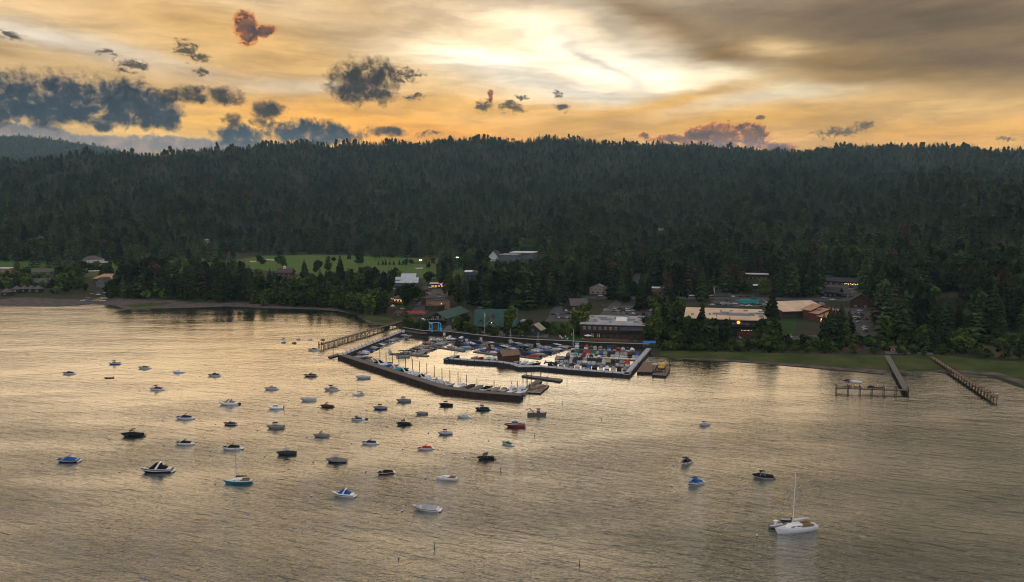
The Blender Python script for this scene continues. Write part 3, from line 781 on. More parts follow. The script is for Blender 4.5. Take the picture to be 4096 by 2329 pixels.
def left_pier():
    root = tag(empty('timber_pier', (0, 0, 0)), 'long brown timber pier with handrail and fender planks left of the marina', 'pier')
    a, b = at(1282, 1378, 2.6), at(1598, 1287, 2.6)
    a, b, t, n, rz = pier_deck(root, a, b, 3.0, 2.6, M_DECKB, piles=6.0)
    for s in (-1, 1):
        for h in (.55, 1.05):
            c0, c1 = a + n * (s * 1.45), b + n * (s * 1.45); mb = MB(); mb.tube((c0.x, c0.y, 2.6 + h), (c1.x, c1.y, 2.6 + h), .045, None, 4); mb.build('handrail', M_RAIL, root)
        for p, _ in along([a + n * (s * 1.45), b + n * (s * 1.45)], 3.0): mb = MB(); mb.box((p.x, p.y, 3.14), (.1, .1, 1.08), rz); mb.build('rail_post', M_RAIL, root)
    L = (b - a).length
    for h in (.35, 1.0, 1.7):        # fender planks on the outer half
        c0 = a - n * 1.75; c1 = c0 + t * (L * .5); c = (c0 + c1) / 2
        mb = MB(); mb.box((c.x, c.y, h), (L * .5, .14, .34), rz); mb.build('fender_plank', M_RAIL, root)
    for i, p in enumerate(along([a - n * 1.92, a - n * 1.92 + t * (L * .5)], 6.0)):
        mb = MB(); mb.box((p[0].x, p[0].y, .9), (.32, .26, 3.4), rz); mb.build('fender_post', M_PILE, root)
    for dx, dy in ((-.6, -1.2), (-.6, 1.2), (.1, -1.9), (-1.2, -.4)):
        q = a + t * dx + n * dy; mb = MB(); mb.tube((q.x, q.y, -1.5), (q.x, q.y, 4.6), .24, .22, 7); mb.build('mooring_pile', M_PILE, root)
    # diagonal stair down to the water
    c0 = a + t * (L * .56) - n * 1.7; c1 = a + t * (L * .50) - n * 2.4
    mb = MB(); mb.tube((c0.x, c0.y, 2.6), (c1.x, c1.y, .3), .35, .35, 4); mb.build('stair', M_RAIL, root)
left_pier()

def right_piers():
    root = tag(empty('boat_lift_pier', (0, 0, 0)), 'grey plank pier ending in an arm with boat lifts off the right meadow', 'pier')
    a, b = at(3548, 1421, 2.2), at(3624, 1556, 2.2)
    pier_deck(root, a, b, 3.0, 2.2, M_DECK, piles=6.0)
    a2, b2 = at(3640, 1560, 2.2), at(3343, 1550, 2.2)
    _, _, t, n, rz = pier_deck(root, a2, b2, 2.0, 2.2, M_DECK, piles=5.5, pile_top=1.5)
    for f, s in ((.34, 1), (.42, -1), (.60, 1), (.78, 1)):
        p = a2 + (b2 - a2) * f + n * s * 1.3; mb = MB(); mb.box((p.x, p.y, 3.1), (.5, .16, 1.8), rz); mb.build('lift_post', mat('yellow_paint', (.55, .33, .02), .5, .4), root)
    for f in (.62, .84):
        p = a2 + (b2 - a2) * f - n * 1.25; mb = MB(); mb.box((p.x, p.y, 1.9), (7.6, .2, .35), rz); mb.build('lift_beam', mat('white_metal', (.55, .56, .6), .4, .5), root)
    mb = MB(); p = a2 + (b2 - a2) * .45 - n * 1.2; mb.box((p.x, p.y, 2.45), (7, .1, .7), rz); mb.build('side_board', mat('red_timber', (.12, .04, .025), .85, .2, .3, 1), root)
    root = tag(empty('plank_pier', (0, 0, 0)), 'long weathered brown plank pier with tall piles at the far right of the lake', 'pier')
    a, b = at(3724, 1426, 2.3), at(3980, 1590, 2.3)
    a, b, t, n, rz = pier_deck(root, a, b, 2.6, 2.3, M_DECKB, piles=4.3, pile_top=.9)
    for d in (0, -9, -20):
        c = b + t * d; mb = MB(); mb.box((c.x, c.y, 2.6), (.3, 3.2, .3), rz); mb.build('cross_beam', M_RAIL, root)
right_piers()

def floating(name, px, label, z=.7, m=None, posts=(), cat='floating dock', fr=None):
    m = m or M_DECK
    poly = [at(x, y, z) for x, y in px]; poly = [(p.x, p.y) for p in poly]
    if sum(poly[i - 1][0] * poly[i][1] - poly[i][0] * poly[i - 1][1] for i in range(len(poly))) < 0: poly.reverse()
    c = (sum(p[0] for p in poly) / len(poly), sum(p[1] for p in poly) / len(poly))
    root = tag(empty(name, (c[0], c[1], 0)), label, cat)
    P = [(x - c[0], y - c[1]) for x, y in poly]
    mb = MB(); mb.prism([(x * .985, y * .985) for x, y in P], -.4, z - .12); mb.build('float', M_DKWALL, root)
    mb = MB(); mb.prism(P, z - .119, z); mb.build('deck', m, root)
    for x, y in posts:
        p = at(x, y, 0); mb = MB(); mb.tube((p.x - c[0], p.y - c[1], -1.5), (p.x - c[0], p.y - c[1], 4.6), .2, .19, 7); mb.build('pile', M_PILE, root)
    return root, c, P
floating('floating_dock', [(2085, 1503), (2096, 1498), (2252, 1516), (2240, 1525)], 'long narrow floating dock lying alone beyond the breakwater end', posts=[(2105, 1507), (2161, 1516)])
floating('floating_dock', [(2062, 1574), (2078, 1580), (2170, 1523), (2148, 1518)], 'wide grey floating walkway leading out from the breakwater end', posts=[(2069, 1560), (2092, 1545), (2109, 1535), (2125, 1526)])
r_, c_, P_ = floating('work_barge', [(2106, 1569), (2161, 1572), (2197, 1541), (2143, 1534)], 'square work float with a timber box and litter beside the grey walkway', posts=[(2188, 1538)], cat='barge', m=mat('littered_deck', (.30, .24, .19), .9, .2, .5, .6, col2=(.13, .085, .06)))
mb = MB(); mb.box((0, 0, 1.1), (11, 1.6, .8), R(52)); mb.build('timber_box', M_DECKB, r_)
r_, c_, P_ = floating('deck_barge', [(2547, 1487), (2614, 1489), (2633, 1450), (2575, 1446)], 'brown planked barge tied up outside the right arm of the pale pier', z=1.2, cat='barge', m=M_DECKB, posts=[(2552, 1485)])
mb = MB(); mb.box((5, 6, 1.5), (3, 1.8, .6), .4); mb.build('tarpaulin', mat('pale_canvas', (.5, .5, .5), .9, .2, .2, 1), r_)
r_, c_, P_ = floating('crane_barge', [(2608, 1499), (2664, 1503), (2682, 1472), (2637, 1464)], 'low barge with stacked timber carrying the yellow excavator near the right meadow', z=1.0, cat='barge', m=M_DECKB, posts=[(2612, 1497), (2660, 1500), (2678, 1473)])
mb = MB(); mb.box((-3, -3, 1.4), (5, 3, .8), .3); mb.build('timber_stack', M_PILE, r_)
floating('floating_dock', [(1312, 1426), (1322, 1430), (1356, 1420), (1350, 1414)], 'short dark float outside the left corner of the breakwater', posts=[(1333, 1423)])

def excavator():
    p = at(2646, 1478, 1.0); root = tag(empty('excavator', (p.x, p.y, 1.0), R(20)), 'yellow excavator with raised boom parked on the low barge', 'excavator')
    y = mat('yellow_paint', (.55, .33, .02), .5, .4)
    mb = MB(); mb.box((0, .9, .4), (3, .6, .8)); mb.box((0, -.9, .4), (3, .6, .8)); mb.build('track', M_DKWALL, root)
    mb = MB(); mb.box((-.3, 0, 1.3), (2.6, 2.2, .9)); mb.build('body', y, root)
    mb = MB(); mb.box((.3, .6, 2.2), (1.3, 1.0, 1.2), taper=.85); mb.build('cab', y, root)
    mb = MB(); mb.tube((.9, -.3, 1.6), (2.2, -.3, 4.6), .25, .2, 6); mb.tube((2.2, -.3, 4.6), (4.2, -.3, 3.2), .2, .14, 6); mb.build('boom', y, root)
    mb = MB(); mb.box((4.3, -.3, 2.8), (.6, .8, .8)); mb.build('bucket', M_STEEL, root)
excavator()

def posts():
    for (x, y, h, lab, c) in ((1738, 2194, 2.2, 'green channel marker pole standing alone in open water', 'green'), (2318, 2260, 2.0, 'red channel marker pole standing in open water', 'red'),
                              (1595, 2234, 1.8, 'pale and black marker pole leaning in open water left of the green pole', 'pale'), (2249, 1616, 1.6, 'thin dark marker post right of the timber box float', 'dark'),
                              (2139, 1748, 1.6, 'thin dark marker post right of the green covered boat', 'dark'), (2003, 1886, 1.5, 'thin dark marker post below the boat with a blue ball', 'dark'),
                              (2268, 1528, 3.0, 'thin dark post off the right end of the lone floating dock', 'dark'), (2496, 1512, 2.2, 'small red marker at the foot of the pale pier corner', 'red'), (2407, 1680, 1.4, 'thin dark post alone in the right half of the lake', 'dark')):
        p = at(x, y); cl = {'green': (.02, .16, .03), 'red': (.30, .02, .015), 'pale': (.5, .5, .48), 'dark': (.02, .02, .02)}[c]
        root = tag(empty('marker_pole', p), lab, 'marker')
        mb = MB(); mb.tube((0, 0, -1), (0, 0, h * .75), .11, .09, 7); mb.build('pole', mat('marker_' + c, cl, .6, .3), root)
        mb = MB(); mb.tube((0, 0, -.3), (0, 0, .2), .2, .18, 8); mb.build('float_collar', mat('marker_dark', (.02, .02, .02), .6, .3), root)
posts()
# ------------------------------------------------------------------ boats
HULLC = {'white': (.66, .66, .67), 'black': (.012, .012, .015), 'navy': (.015, .022, .055), 'grey': (.26, .26, .28), 'red': (.28, .025, .02), 'teal': (.02, .16, .20), 'blue': (.03, .10, .30),
         'darkgreen': (.012, .035, .030), 'brown': (.07, .03, .016), 'silver': (.40, .41, .43), 'charcoal': (.04, .042, .046), 'palegrey': (.45, .45, .47)}
CANV = {'white': (.55, .55, .56), 'black': (.010, .010, .012), 'navy': (.012, .018, .045), 'grey': (.17, .165, .17), 'tan': (.30, .235, .165), 'red': (.36, .022, .018), 'teal': (.02, .21, .22),
        'blue': (.015, .075, .27), 'green': (.012, .10, .055), 'brown': (.060, .030, .020), 'palegrey': (.33, .33, .34), 'maroon': (.13, .022, .020), 'charcoal': (.03, .03, .034)}
def gel(c): return mat('gelcoat_' + c, HULLC[c], .22, .5)
def canv(c): return mat('canvas_' + c, CANV[c], .85, .15, .25, 1.5)
M_GLASS = mat('dark_glass', (.015, .02, .025), .08, .6)
M_TUBE = mat('tube_metal', (.30, .30, .31), .35, .6)
M_ENG = mat('engine_black', (.015, .015, .017), .4, .5)
M_VINYL = mat('cockpit_vinyl', (.34, .30, .26), .7, .3, .2, 2)
CACHE = {}
def cached(key, fn):
    if key not in CACHE: CACHE[key] = fn()
    return CACHE[key]

def hb_(t, B, full=2.3):          # half beam along the hull, t from stern to bow
    if t < .45: return B / 2 * (.90 + .10 * math.sin(t / .45 * math.pi / 2))
    return B / 2 * max(.0, 1 - ((t - .45) / .55) ** full)
def sheer(t, F): return F * (.92 + .42 * t * t)
def stx(t, z, L, F):              # bow rakes forward above the water
    return L * (t - .5) + (.10 * L * (z / F - 1) if False else 0) * t + .15 * L * (t ** 4) * (z / (F * 1.3) - 1)

def hull_mesh(L=7.0, B=2.5, F=.85, top='white', stripe='navy', deck='white', full=2.3):
    def fn():
        mb = MB(); ts = [0, .08, .2, .35, .5, .62, .73, .83, .91, .97, 1.0]; ring = []
        for t in ts:
            b = max(.015, hb_(t, B, full)); z = sheer(t, F)
            pr = [(0, -.45 + .25 * t ** 3), (b * .80 * (1 - .35 * t ** 3), -.02 + .22 * t ** 3), (b * .95, z * .42 + .08), (b, z * .74), (b * .97, z), (b * .80, z + .05), (0, z + .10)]
            q = [(stx(t, zz, L, F), yy, zz) for yy, zz in pr]
            ring.append(q + [(x, -y, zz) for x, y, zz in q[-2:0:-1]])
        n = len(ring[0]); vs = [p for r_ in ring for p in r_]; fs = []; mi = []
        band = [0, 0, 1, 0, 2, 2, 2, 2, 0, 1, 0, 0]
        for i in range(len(ts) - 1):
            for j in range(n):
                fs.append((i * n + j, (i + 1) * n + j, (i + 1) * n + (j + 1) % n, i * n + (j + 1) % n)); mi.append(band[j])
        fs.append(tuple(range(n))); mi.append(0); fs.append(tuple((len(ts) - 1) * n + j for j in range(n))[::-1]); mi.append(0)
        mb.add(vs, fs); mb.mi = mi
        me = mb.mesh('hull', [gel(top), gel(stripe), gel(deck)])
        return me
    return cached(('hull', L, B, F, top, stripe, deck, full), fn)

def cover_mesh(c, L=7.0, B=2.5, F=.85, t0=.04, t1=.96, peak=.75, full=2.3, tp=.55, drape=.10):
    def fn():
        mb = MB(); ts = np.linspace(t0, t1, 11); ring = []
        for t in ts:
            b = max(.03, hb_(t, B, full)); z = sheer(t, F)
            s = (t - t0) / (t1 - t0); q = (tp - t0) / (t1 - t0)
            pk = peak * (.30 + .70 * (s / q) ** 1.2 if s < q else max(0, 1 - ((s - q) / (1 - q)) ** .8) * 1.0 + .06)
            if s in (0.0,): pk = peak * .18
            prof = [(b * 1.02 + (.03 if drape > .2 else -.06), z - drape), (b * 1.0, z + .03), (b * .62, z + .04 + pk * .72), (b * .18, z + .05 + pk)]
            q2 = [(stx(t, zz, L, F), yy, zz) for yy, zz in prof]
            ring.append(q2 + [(x, -y, zz) for x, y, zz in q2[::-1]])
        n = len(ring[0]); vs = [p for r_ in ring for p in r_]
        fs = [(i * n + j, i * n + j + 1, (i + 1) * n + j + 1, (i + 1) * n + j) for i in range(len(ts) - 1) for j in range(n - 1)]
        fs += [tuple(range(n))[::-1], tuple((len(ts) - 1) * n + j for j in range(n))]
        mb.add(vs, fs); return mb.mesh('cover', canv(c))
    return cached(('cover', c, L, B, F, round(t0, 2), round(t1, 2), peak, full, tp, drape), fn)

def windscreen_mesh(L=7.0, B=2.5, F=.85, t=.56, h=.5):
    def fn():
        mb = MB(); z = sheer(t, F) + .05; x = L * (t - .5); b = hb_(t, B) * .82
        pts = [(x - .9, b, z), (x + .15, b * .95, z), (x + .65, b * .35, z + .04), (x + .65, -b * .35, z + .04), (x + .15, -b * .95, z), (x - .9, -b, z)]
        top = [(px - .38, py * .9, pz + h * (.75 if i in (0, 5) else 1)) for i, (px, py, pz) in enumerate(pts)]
        ins = [(px - .05, py * .97, pz) for px, py, pz in pts]; n = 6
        mb.add(pts + top, [(i, i + 1, n + i + 1, n + i) for i in range(5)])
        return mb.mesh('windscreen', M_GLASS)
    return cached(('ws', L, B, F, t, h), fn)

def cockpit_mesh(L=7.0, B=2.5, F=.85):
    def fn():
        mb = MB(); z = sheer(.3, F)
        for t0, t1, h in ((.08, .18, .22), (.34, .42, .34)):
            mb.box((L * ((t0 + t1) / 2 - .5), 0, z + h / 2 + .05), (L * (t1 - t0), B * .72, h))
        mb.box((L * -.24, 0, z + .09), (L * .5, B * .7, .06))
        return mb.mesh('cockpit_seats', M_VINYL)
    return cached(('cockpit', L, B, F), fn)

def bimini(root, c, x0=-.9, x1=1.0, w=1.05, z=2.35, zb=1.0, tilt=0.0, m=None):
    def fn():
        mb = MB(); n = 5; vs = []
        for i in range(n):
            s = i / (n - 1); x = x0 + (x1 - x0) * s
            for y, d in ((-w, -.10), (-w * .5, .03), (0, .07), (w * .5, .03), (w, -.10)): vs.append((x, y, z + d - .10 * abs(s - .5) * 2 + tilt * (s - .5)))
        k_ = len(vs); vs += [(a, b, q - .07) for a, b, q in vs]
        fs = []
        for i in range(n - 1):
            for j in range(4):
                a = i * 5 + j; fs += [(a, a + 5, a + 6, a + 1), (k_ + a, k_ + a + 1, k_ + a + 6, k_ + a + 5)]
        for i in range(n - 1): fs += [(i * 5, i * 5 + k_, i * 5 + 5 + k_, i * 5 + 5), (i * 5 + 4, i * 5 + 9, i * 5 + 9 + k_, i * 5 + 4 + k_)]
        fs += [(0, 1, 2, 3, 4, 4 + k_, 3 + k_, 2 + k_, 1 + k_, k_), tuple((n - 1) * 5 + j for j in (4, 3, 2, 1, 0)) + tuple((n - 1) * 5 + k_ + j for j in (0, 1, 2, 3, 4))]
        mb.add(vs, fs); return mb.mesh('canopy', canv(c))
    o = put('canopy', cached(('bim', c, x0, x1, w, z, tilt), fn), root)
    def fr():
        mb = MB()
        for s in (-1, 1):
            for a, b in ((x0 + .15, x0 + .1), (x0 + .9, x1 - .2)): mb.tube((a, s * w * .98, zb), (b, s * w * .95, z - .1), .045, None, 4)
        return mb.mesh('canopy_frame', M_TUBE)
    put('canopy_frame', cached(('bimf', x0, x1, w, z, zb), fr), root)
    return o

def tower(root, col='charcoal', zt=2.25, x=.1, rack=True):
    def fn():
        mb = MB()
        for s in (-1, 1): mb.path([(x + .9, s * 1.12, .95), (x + .25, s * 1.0, zt - .1), (x - .3, s * .92, zt)], .07, 5); mb.tube((x - .8, s * 1.12, .95), (x + .0, s * 1.0, zt - .05), .06, None, 5)
        mb.tube((x - .3, -.92, zt), (x - .3, .92, zt), .07, None, 5); mb.tube((x + .25, -1.0, zt - .1), (x + .25, 1.0, zt - .1), .06, None, 5)
        if rack:
            for s in (-1, 1): mb.box((x - .3, s * 1.05, zt + .02), (1.1, .16, .28))
        return mb.mesh('wake_tower', gel(col) if col in HULLC else M_TUBE)
    return put('wake_tower', cached(('tower', col, zt, x, rack), fn), root)

def boom_pole(root, c='black'):
    """folded bimini standing up as a slanting roll"""
    def fn():
        mb = MB(); mb.path([(-.3, 0, 1.5), (-.95, 0, 2.15), (-1.25, 0, 2.3)], .13, 6); mb.tube((-.3, -1.0, .95), (-.3, 0, 1.55), .04, None, 4); mb.tube((-.3, 1.0, .95), (-.3, 0, 1.55), .04, None, 4)
        return mb.mesh('folded_canopy', canv(c))
    return put('folded_canopy', cached(('pole', c), fn), root)

def platform(root, c='white', L=7.0, w=2.0):
    def fn():
        mb = MB(); mb.box((-L / 2 - .38, 0, .30), (.85, w, .12)); mb.box((-L / 2 - .12, 0, .12), (.3, w * .8, .3)); return mb.mesh('swim_platform', gel(c))
    return put('swim_platform', cached(('plat', c, L, w), fn), root)

def outboard(root, L=7.0, c='black', y=0.0, s=1.0):
    def fn():
        mb = MB(); x = -L / 2 - .35
        mb.box((x, y, 1.05 * s), (.6 * s, .42 * s, .62 * s), taper=.8); mb.box((x + .05, y, .45), (.28, .22, .9)); mb.box((x - .05, y, -.2), (.5, .12, .5))
        return mb.mesh('outboard_engine', gel(c))
    return put('outboard_engine', cached(('ob', L, c, y, s), fn), root)

def arch(root, c='white', canopy='black', L=9.0):
    """raked radar arch with a canopy enclosure of canvas before and behind it"""
    def fn():
        mb = MB()
        for s in (-1, 1):
            mb.add([(-.55, s * 1.35, 1.15), (.15, s * 1.35, 1.15), (-.95, s * 1.12, 2.75), (-1.45, s * 1.12, 2.75), (-.55, s * 1.22, 1.15), (.15, s * 1.22, 1.15), (-.95, s * 1.0, 2.72), (-1.45, s * 1.0, 2.72)],
                   [(0, 1, 2, 3), (7, 6, 5, 4), (1, 5, 6, 2), (0, 3, 7, 4)])
        mb.box((-1.2, 0, 2.78), (.52, 2.26, .14)); return mb.mesh('radar_arch', gel(c))
    put('radar_arch', cached(('arch', c), fn), root)
    def cn():
        mb = MB(); sec = [(1.75, 1.05, 1.22, .12), (1.0, 1.15, 1.2, .75), (.2, 1.18, 1.2, 1.38), (-.7, 1.15, 1.2, 1.62), (-1.35, 1.12, 1.2, 1.45), (-1.6, 1.15, 1.2, .62), (-2.6, 1.15, 1.15, .55), (-3.1, 1.1, 1.1, .12)]
        vs = []; 
        for x, b, z, h in sec: vs += [(x, b, z), (x, b * .86, z + h * .8), (x, b * .4, z + h), (x, -b * .4, z + h), (x, -b * .86, z + h * .8), (x, -b, z)]
        n = len(sec); fs = [(i * 6 + j, i * 6 + j + 1, i * 6 + 7 + j, i * 6 + 6 + j) for i in range(n - 1) for j in range(5)] + [(5, 4, 3, 2, 1, 0), tuple((n - 1) * 6 + j for j in range(6))]
        mb.add(vs, fs); return mb.mesh('canopy_enclosure', canv(canopy))
    put('canopy_enclosure', cached(('enc', canopy), cn), root)

def cabin(root, kind='sport', c='white'):
    """forward cabin with dark side glass: sport coupe, pilothouse or flybridge"""
    def fn():
        mb = MB()
        if kind == 'sport':
            sec = [(3.1, .45, 1.28, .10), (1.9, .85, 1.22, .50), (.6, 1.02, 1.18, 1.05), (-.2, 1.05, 1.15, 1.15), (-1.0, 1.05, 1.12, 1.05)]
        elif kind == 'pilot':
            sec = [(2.5, .6, 1.2, .25), (1.5, .9, 1.2, .5), (1.2, .98, 1.18, 1.55), (-.2, 1.0, 1.15, 1.6), (-1.3, 1.0, 1.12, 1.55)]
        else:
            sec = [(3.2, .6, 1.3, .3), (2.2, .95, 1.25, .6), (1.6, 1.15, 1.2, 1.5), (-.5, 1.2, 1.15, 1.55), (-2.2, 1.2, 1.1, 1.5)]
        vs = []
        for x, b, z, h in sec: vs += [(x, b, z - .1), (x, b * .88, z + h * .86), (x, b * .7, z + h), (x, -b * .7, z + h), (x, -b * .88, z + h * .86), (x, -b, z - .1)]
        n = len(sec); fs = [(i * 6 + j, i * 6 + j + 1, i * 6 + 7 + j, i * 6 + 6 + j) for i in range(n - 1) for j in range(5)] + [(5, 4, 3, 2, 1, 0), tuple((n - 1) * 6 + j for j in range(6))]
        mb.add(vs, fs)
        if kind == 'fly':
            mb.box((-.6, 0, 3.05), (2.6, 2.1, .6)); mb.box((-.9, 0, 4.3), (2.4, 2.2, .1))
            for sx_ in (-1.9, .2):
                for s in (-1, 1): mb.tube((sx_, s * .95, 3.3), (sx_, s * .95, 4.3), .05, None, 4)
        return mb.mesh('cabin', gel(c))
    o = put('cabin', cached(('cab', kind, c), fn), root)
    def gl():
        mb = MB()
        for s in (-1, 1):
            if kind == 'sport': mb.add([(1.75, s * .875, 1.40), (-.85, s * 1.04, 1.40), (-.80, s * .985, 1.88), (.55, s * .97, 1.88)], [(0, 1, 2, 3)])
            elif kind == 'pilot': 
                for a in (.95, .1, -.75): mb.add([(a, s * 1.0, 1.75), (a - .62, s * 1.02, 1.75), (a - .62, s * .95, 2.38), (a, s * .93, 2.38)], [(0, 1, 2, 3)])
            else:
                for a in (1.3, .35, -.6, -1.5): mb.add([(a, s * 1.16, 1.75), (a - .72, s * 1.19, 1.75), (a - .72, s * 1.12, 2.35), (a, s * 1.1, 2.35)], [(0, 1, 2, 3)])
        if kind == 'sport': mb.add([(1.86, -.72, 1.74), (1.86, .72, 1.74), (.68, .86, 2.16), (.68, -.86, 2.16)], [(0, 1, 2, 3)])
        elif kind == 'pilot': mb.add([(1.49, -.75, 1.78), (1.49, .75, 1.78), (1.23, .78, 2.5), (1.23, -.78, 2.5)], [(0, 1, 2, 3)])
        else: mb.add([(2.12, -.8, 1.95), (2.12, .8, 1.95), (1.68, .9, 2.5), (1.68, -.9, 2.5)], [(0, 1, 2, 3)])
        return mb.mesh('cabin_window', M_GLASS)
    put('cabin_window', cached(('cabg', kind), gl), o)

def boat(kind, p, hd, length, hull='white', stripe=None, cover=None, top=None, label='', group=None, cat=None, deck='white', z=0.0):
    """one boat; hd = direction of the bow in degrees from east"""
    names = {'run': 'motorboat', 'open': 'motorboat', 'wake': 'wake_boat', 'full': 'motorboat', 'cruiser': 'cabin_cruiser', 'coupe': 'cabin_cruiser', 'pilot': 'pilothouse_boat', 'fly': 'flybridge_boat', 'pontoon': 'pontoon_boat'}
    big = kind in ('cruiser', 'coupe', 'fly', 'pilot')
    L, B, F = (9.0, 2.9, 1.1) if big else (7.0, 2.45, .85)
    root = empty(names[kind], (p[0], p[1], z), R(hd), length / L)
    tag(root, label, cat or {'cruiser': 'cruiser', 'coupe': 'cruiser', 'fly': 'cruiser', 'pontoon': 'pontoon boat'}.get(kind, 'motorboat'), group)
    stripe = stripe or hull
    if kind == 'pontoon':
        def fl():
            mb = MB()
            for s in (-1, 1): mb.tube((-3.4, s * .95, .15), (2.6, s * .95, .15), .38, None, 8); mb.tube((2.6, s * .95, .15), (3.5, s * .95, .35), .38, .05, 8)
            return mb.mesh('pontoon', M_TUBE)
        put('pontoon', cached('pont', fl), root)
        def dk():
            mb = MB(); mb.box((0, 0, .62), (6.8, 2.6, .14))
            for s in (-1, 1): mb.box((0, s * 1.25, 1.0), (6.2, .06, .66))
            mb.box((3.1, 0, 1.0), (.06, 2.5, .66)); mb.box((-1.8, .6, 1.0), (2.0, .8, .6)); mb.box((1.2, -.6, 1.0), (1.4, .8, .6)); return mb.mesh('deck', gel(hull))
        put('deck', cached(('pdk', hull), dk), root); bimini(root, cover or 'green', -2.4, 1.6, 1.2, 2.75, .9)
        return root
    h = put('hull', hull_mesh(L, B, F, hull, stripe, deck), root)
    if kind == 'full':
        put('cover', cover_mesh(cover, L, B, F, .0, .985, .62, drape=.46), root)
    elif kind == 'run':
        put('cover', cover_mesh(cover, L, B, F, .05, .66, .78, tp=.50), root)
        put('bow_cover', cover_mesh(cover, L, B, F, .68, .93, .14, tp=.75), root); platform(root, 'white')
    elif kind == 'open':
        put('cockpit_seats', cockpit_mesh(L, B, F), root); put('windscreen', windscreen_mesh(L, B, F), root); platform(root, 'white')
    elif kind == 'wake':
        put('cover', cover_mesh(cover, L, B, F, .0, .98, .66, drape=.40), root); tower(root, 'charcoal' if hull != 'silver' else 'silver'); platform(root, 'charcoal')
    elif kind == 'cruiser':
        arch(root, 'white', cover or 'black'); platform(root, 'white', 9.0, 2.4)
        def bw():
            mb = MB(); mb.box((2.3, 0, 1.40), (1.1, .8, .12)); return mb.mesh('hatch', M_GLASS)
        put('hatch', cached('hatch', bw), root)
    elif kind in ('coupe', 'fly', 'pilot'):
        cabin(root, {'coupe': 'sport'}.get(kind, kind), 'white'); 
        if kind == 'pilot': outboard(root, 9.0, 'charcoal', 0, 1.2)
        else: platform(root, 'white', 9.0, 2.4)
        if cover: put('cover', cover_mesh(cover, L, B, F, .05, .36, .8, tp=.32), root)
    if top:
        if top == 'pole': boom_pole(root, cover or 'black')
        elif top == 'tower': tower(root)
        elif top.startswith('out'): outboard(root, L)
        else: bimini(root, top)
    return root

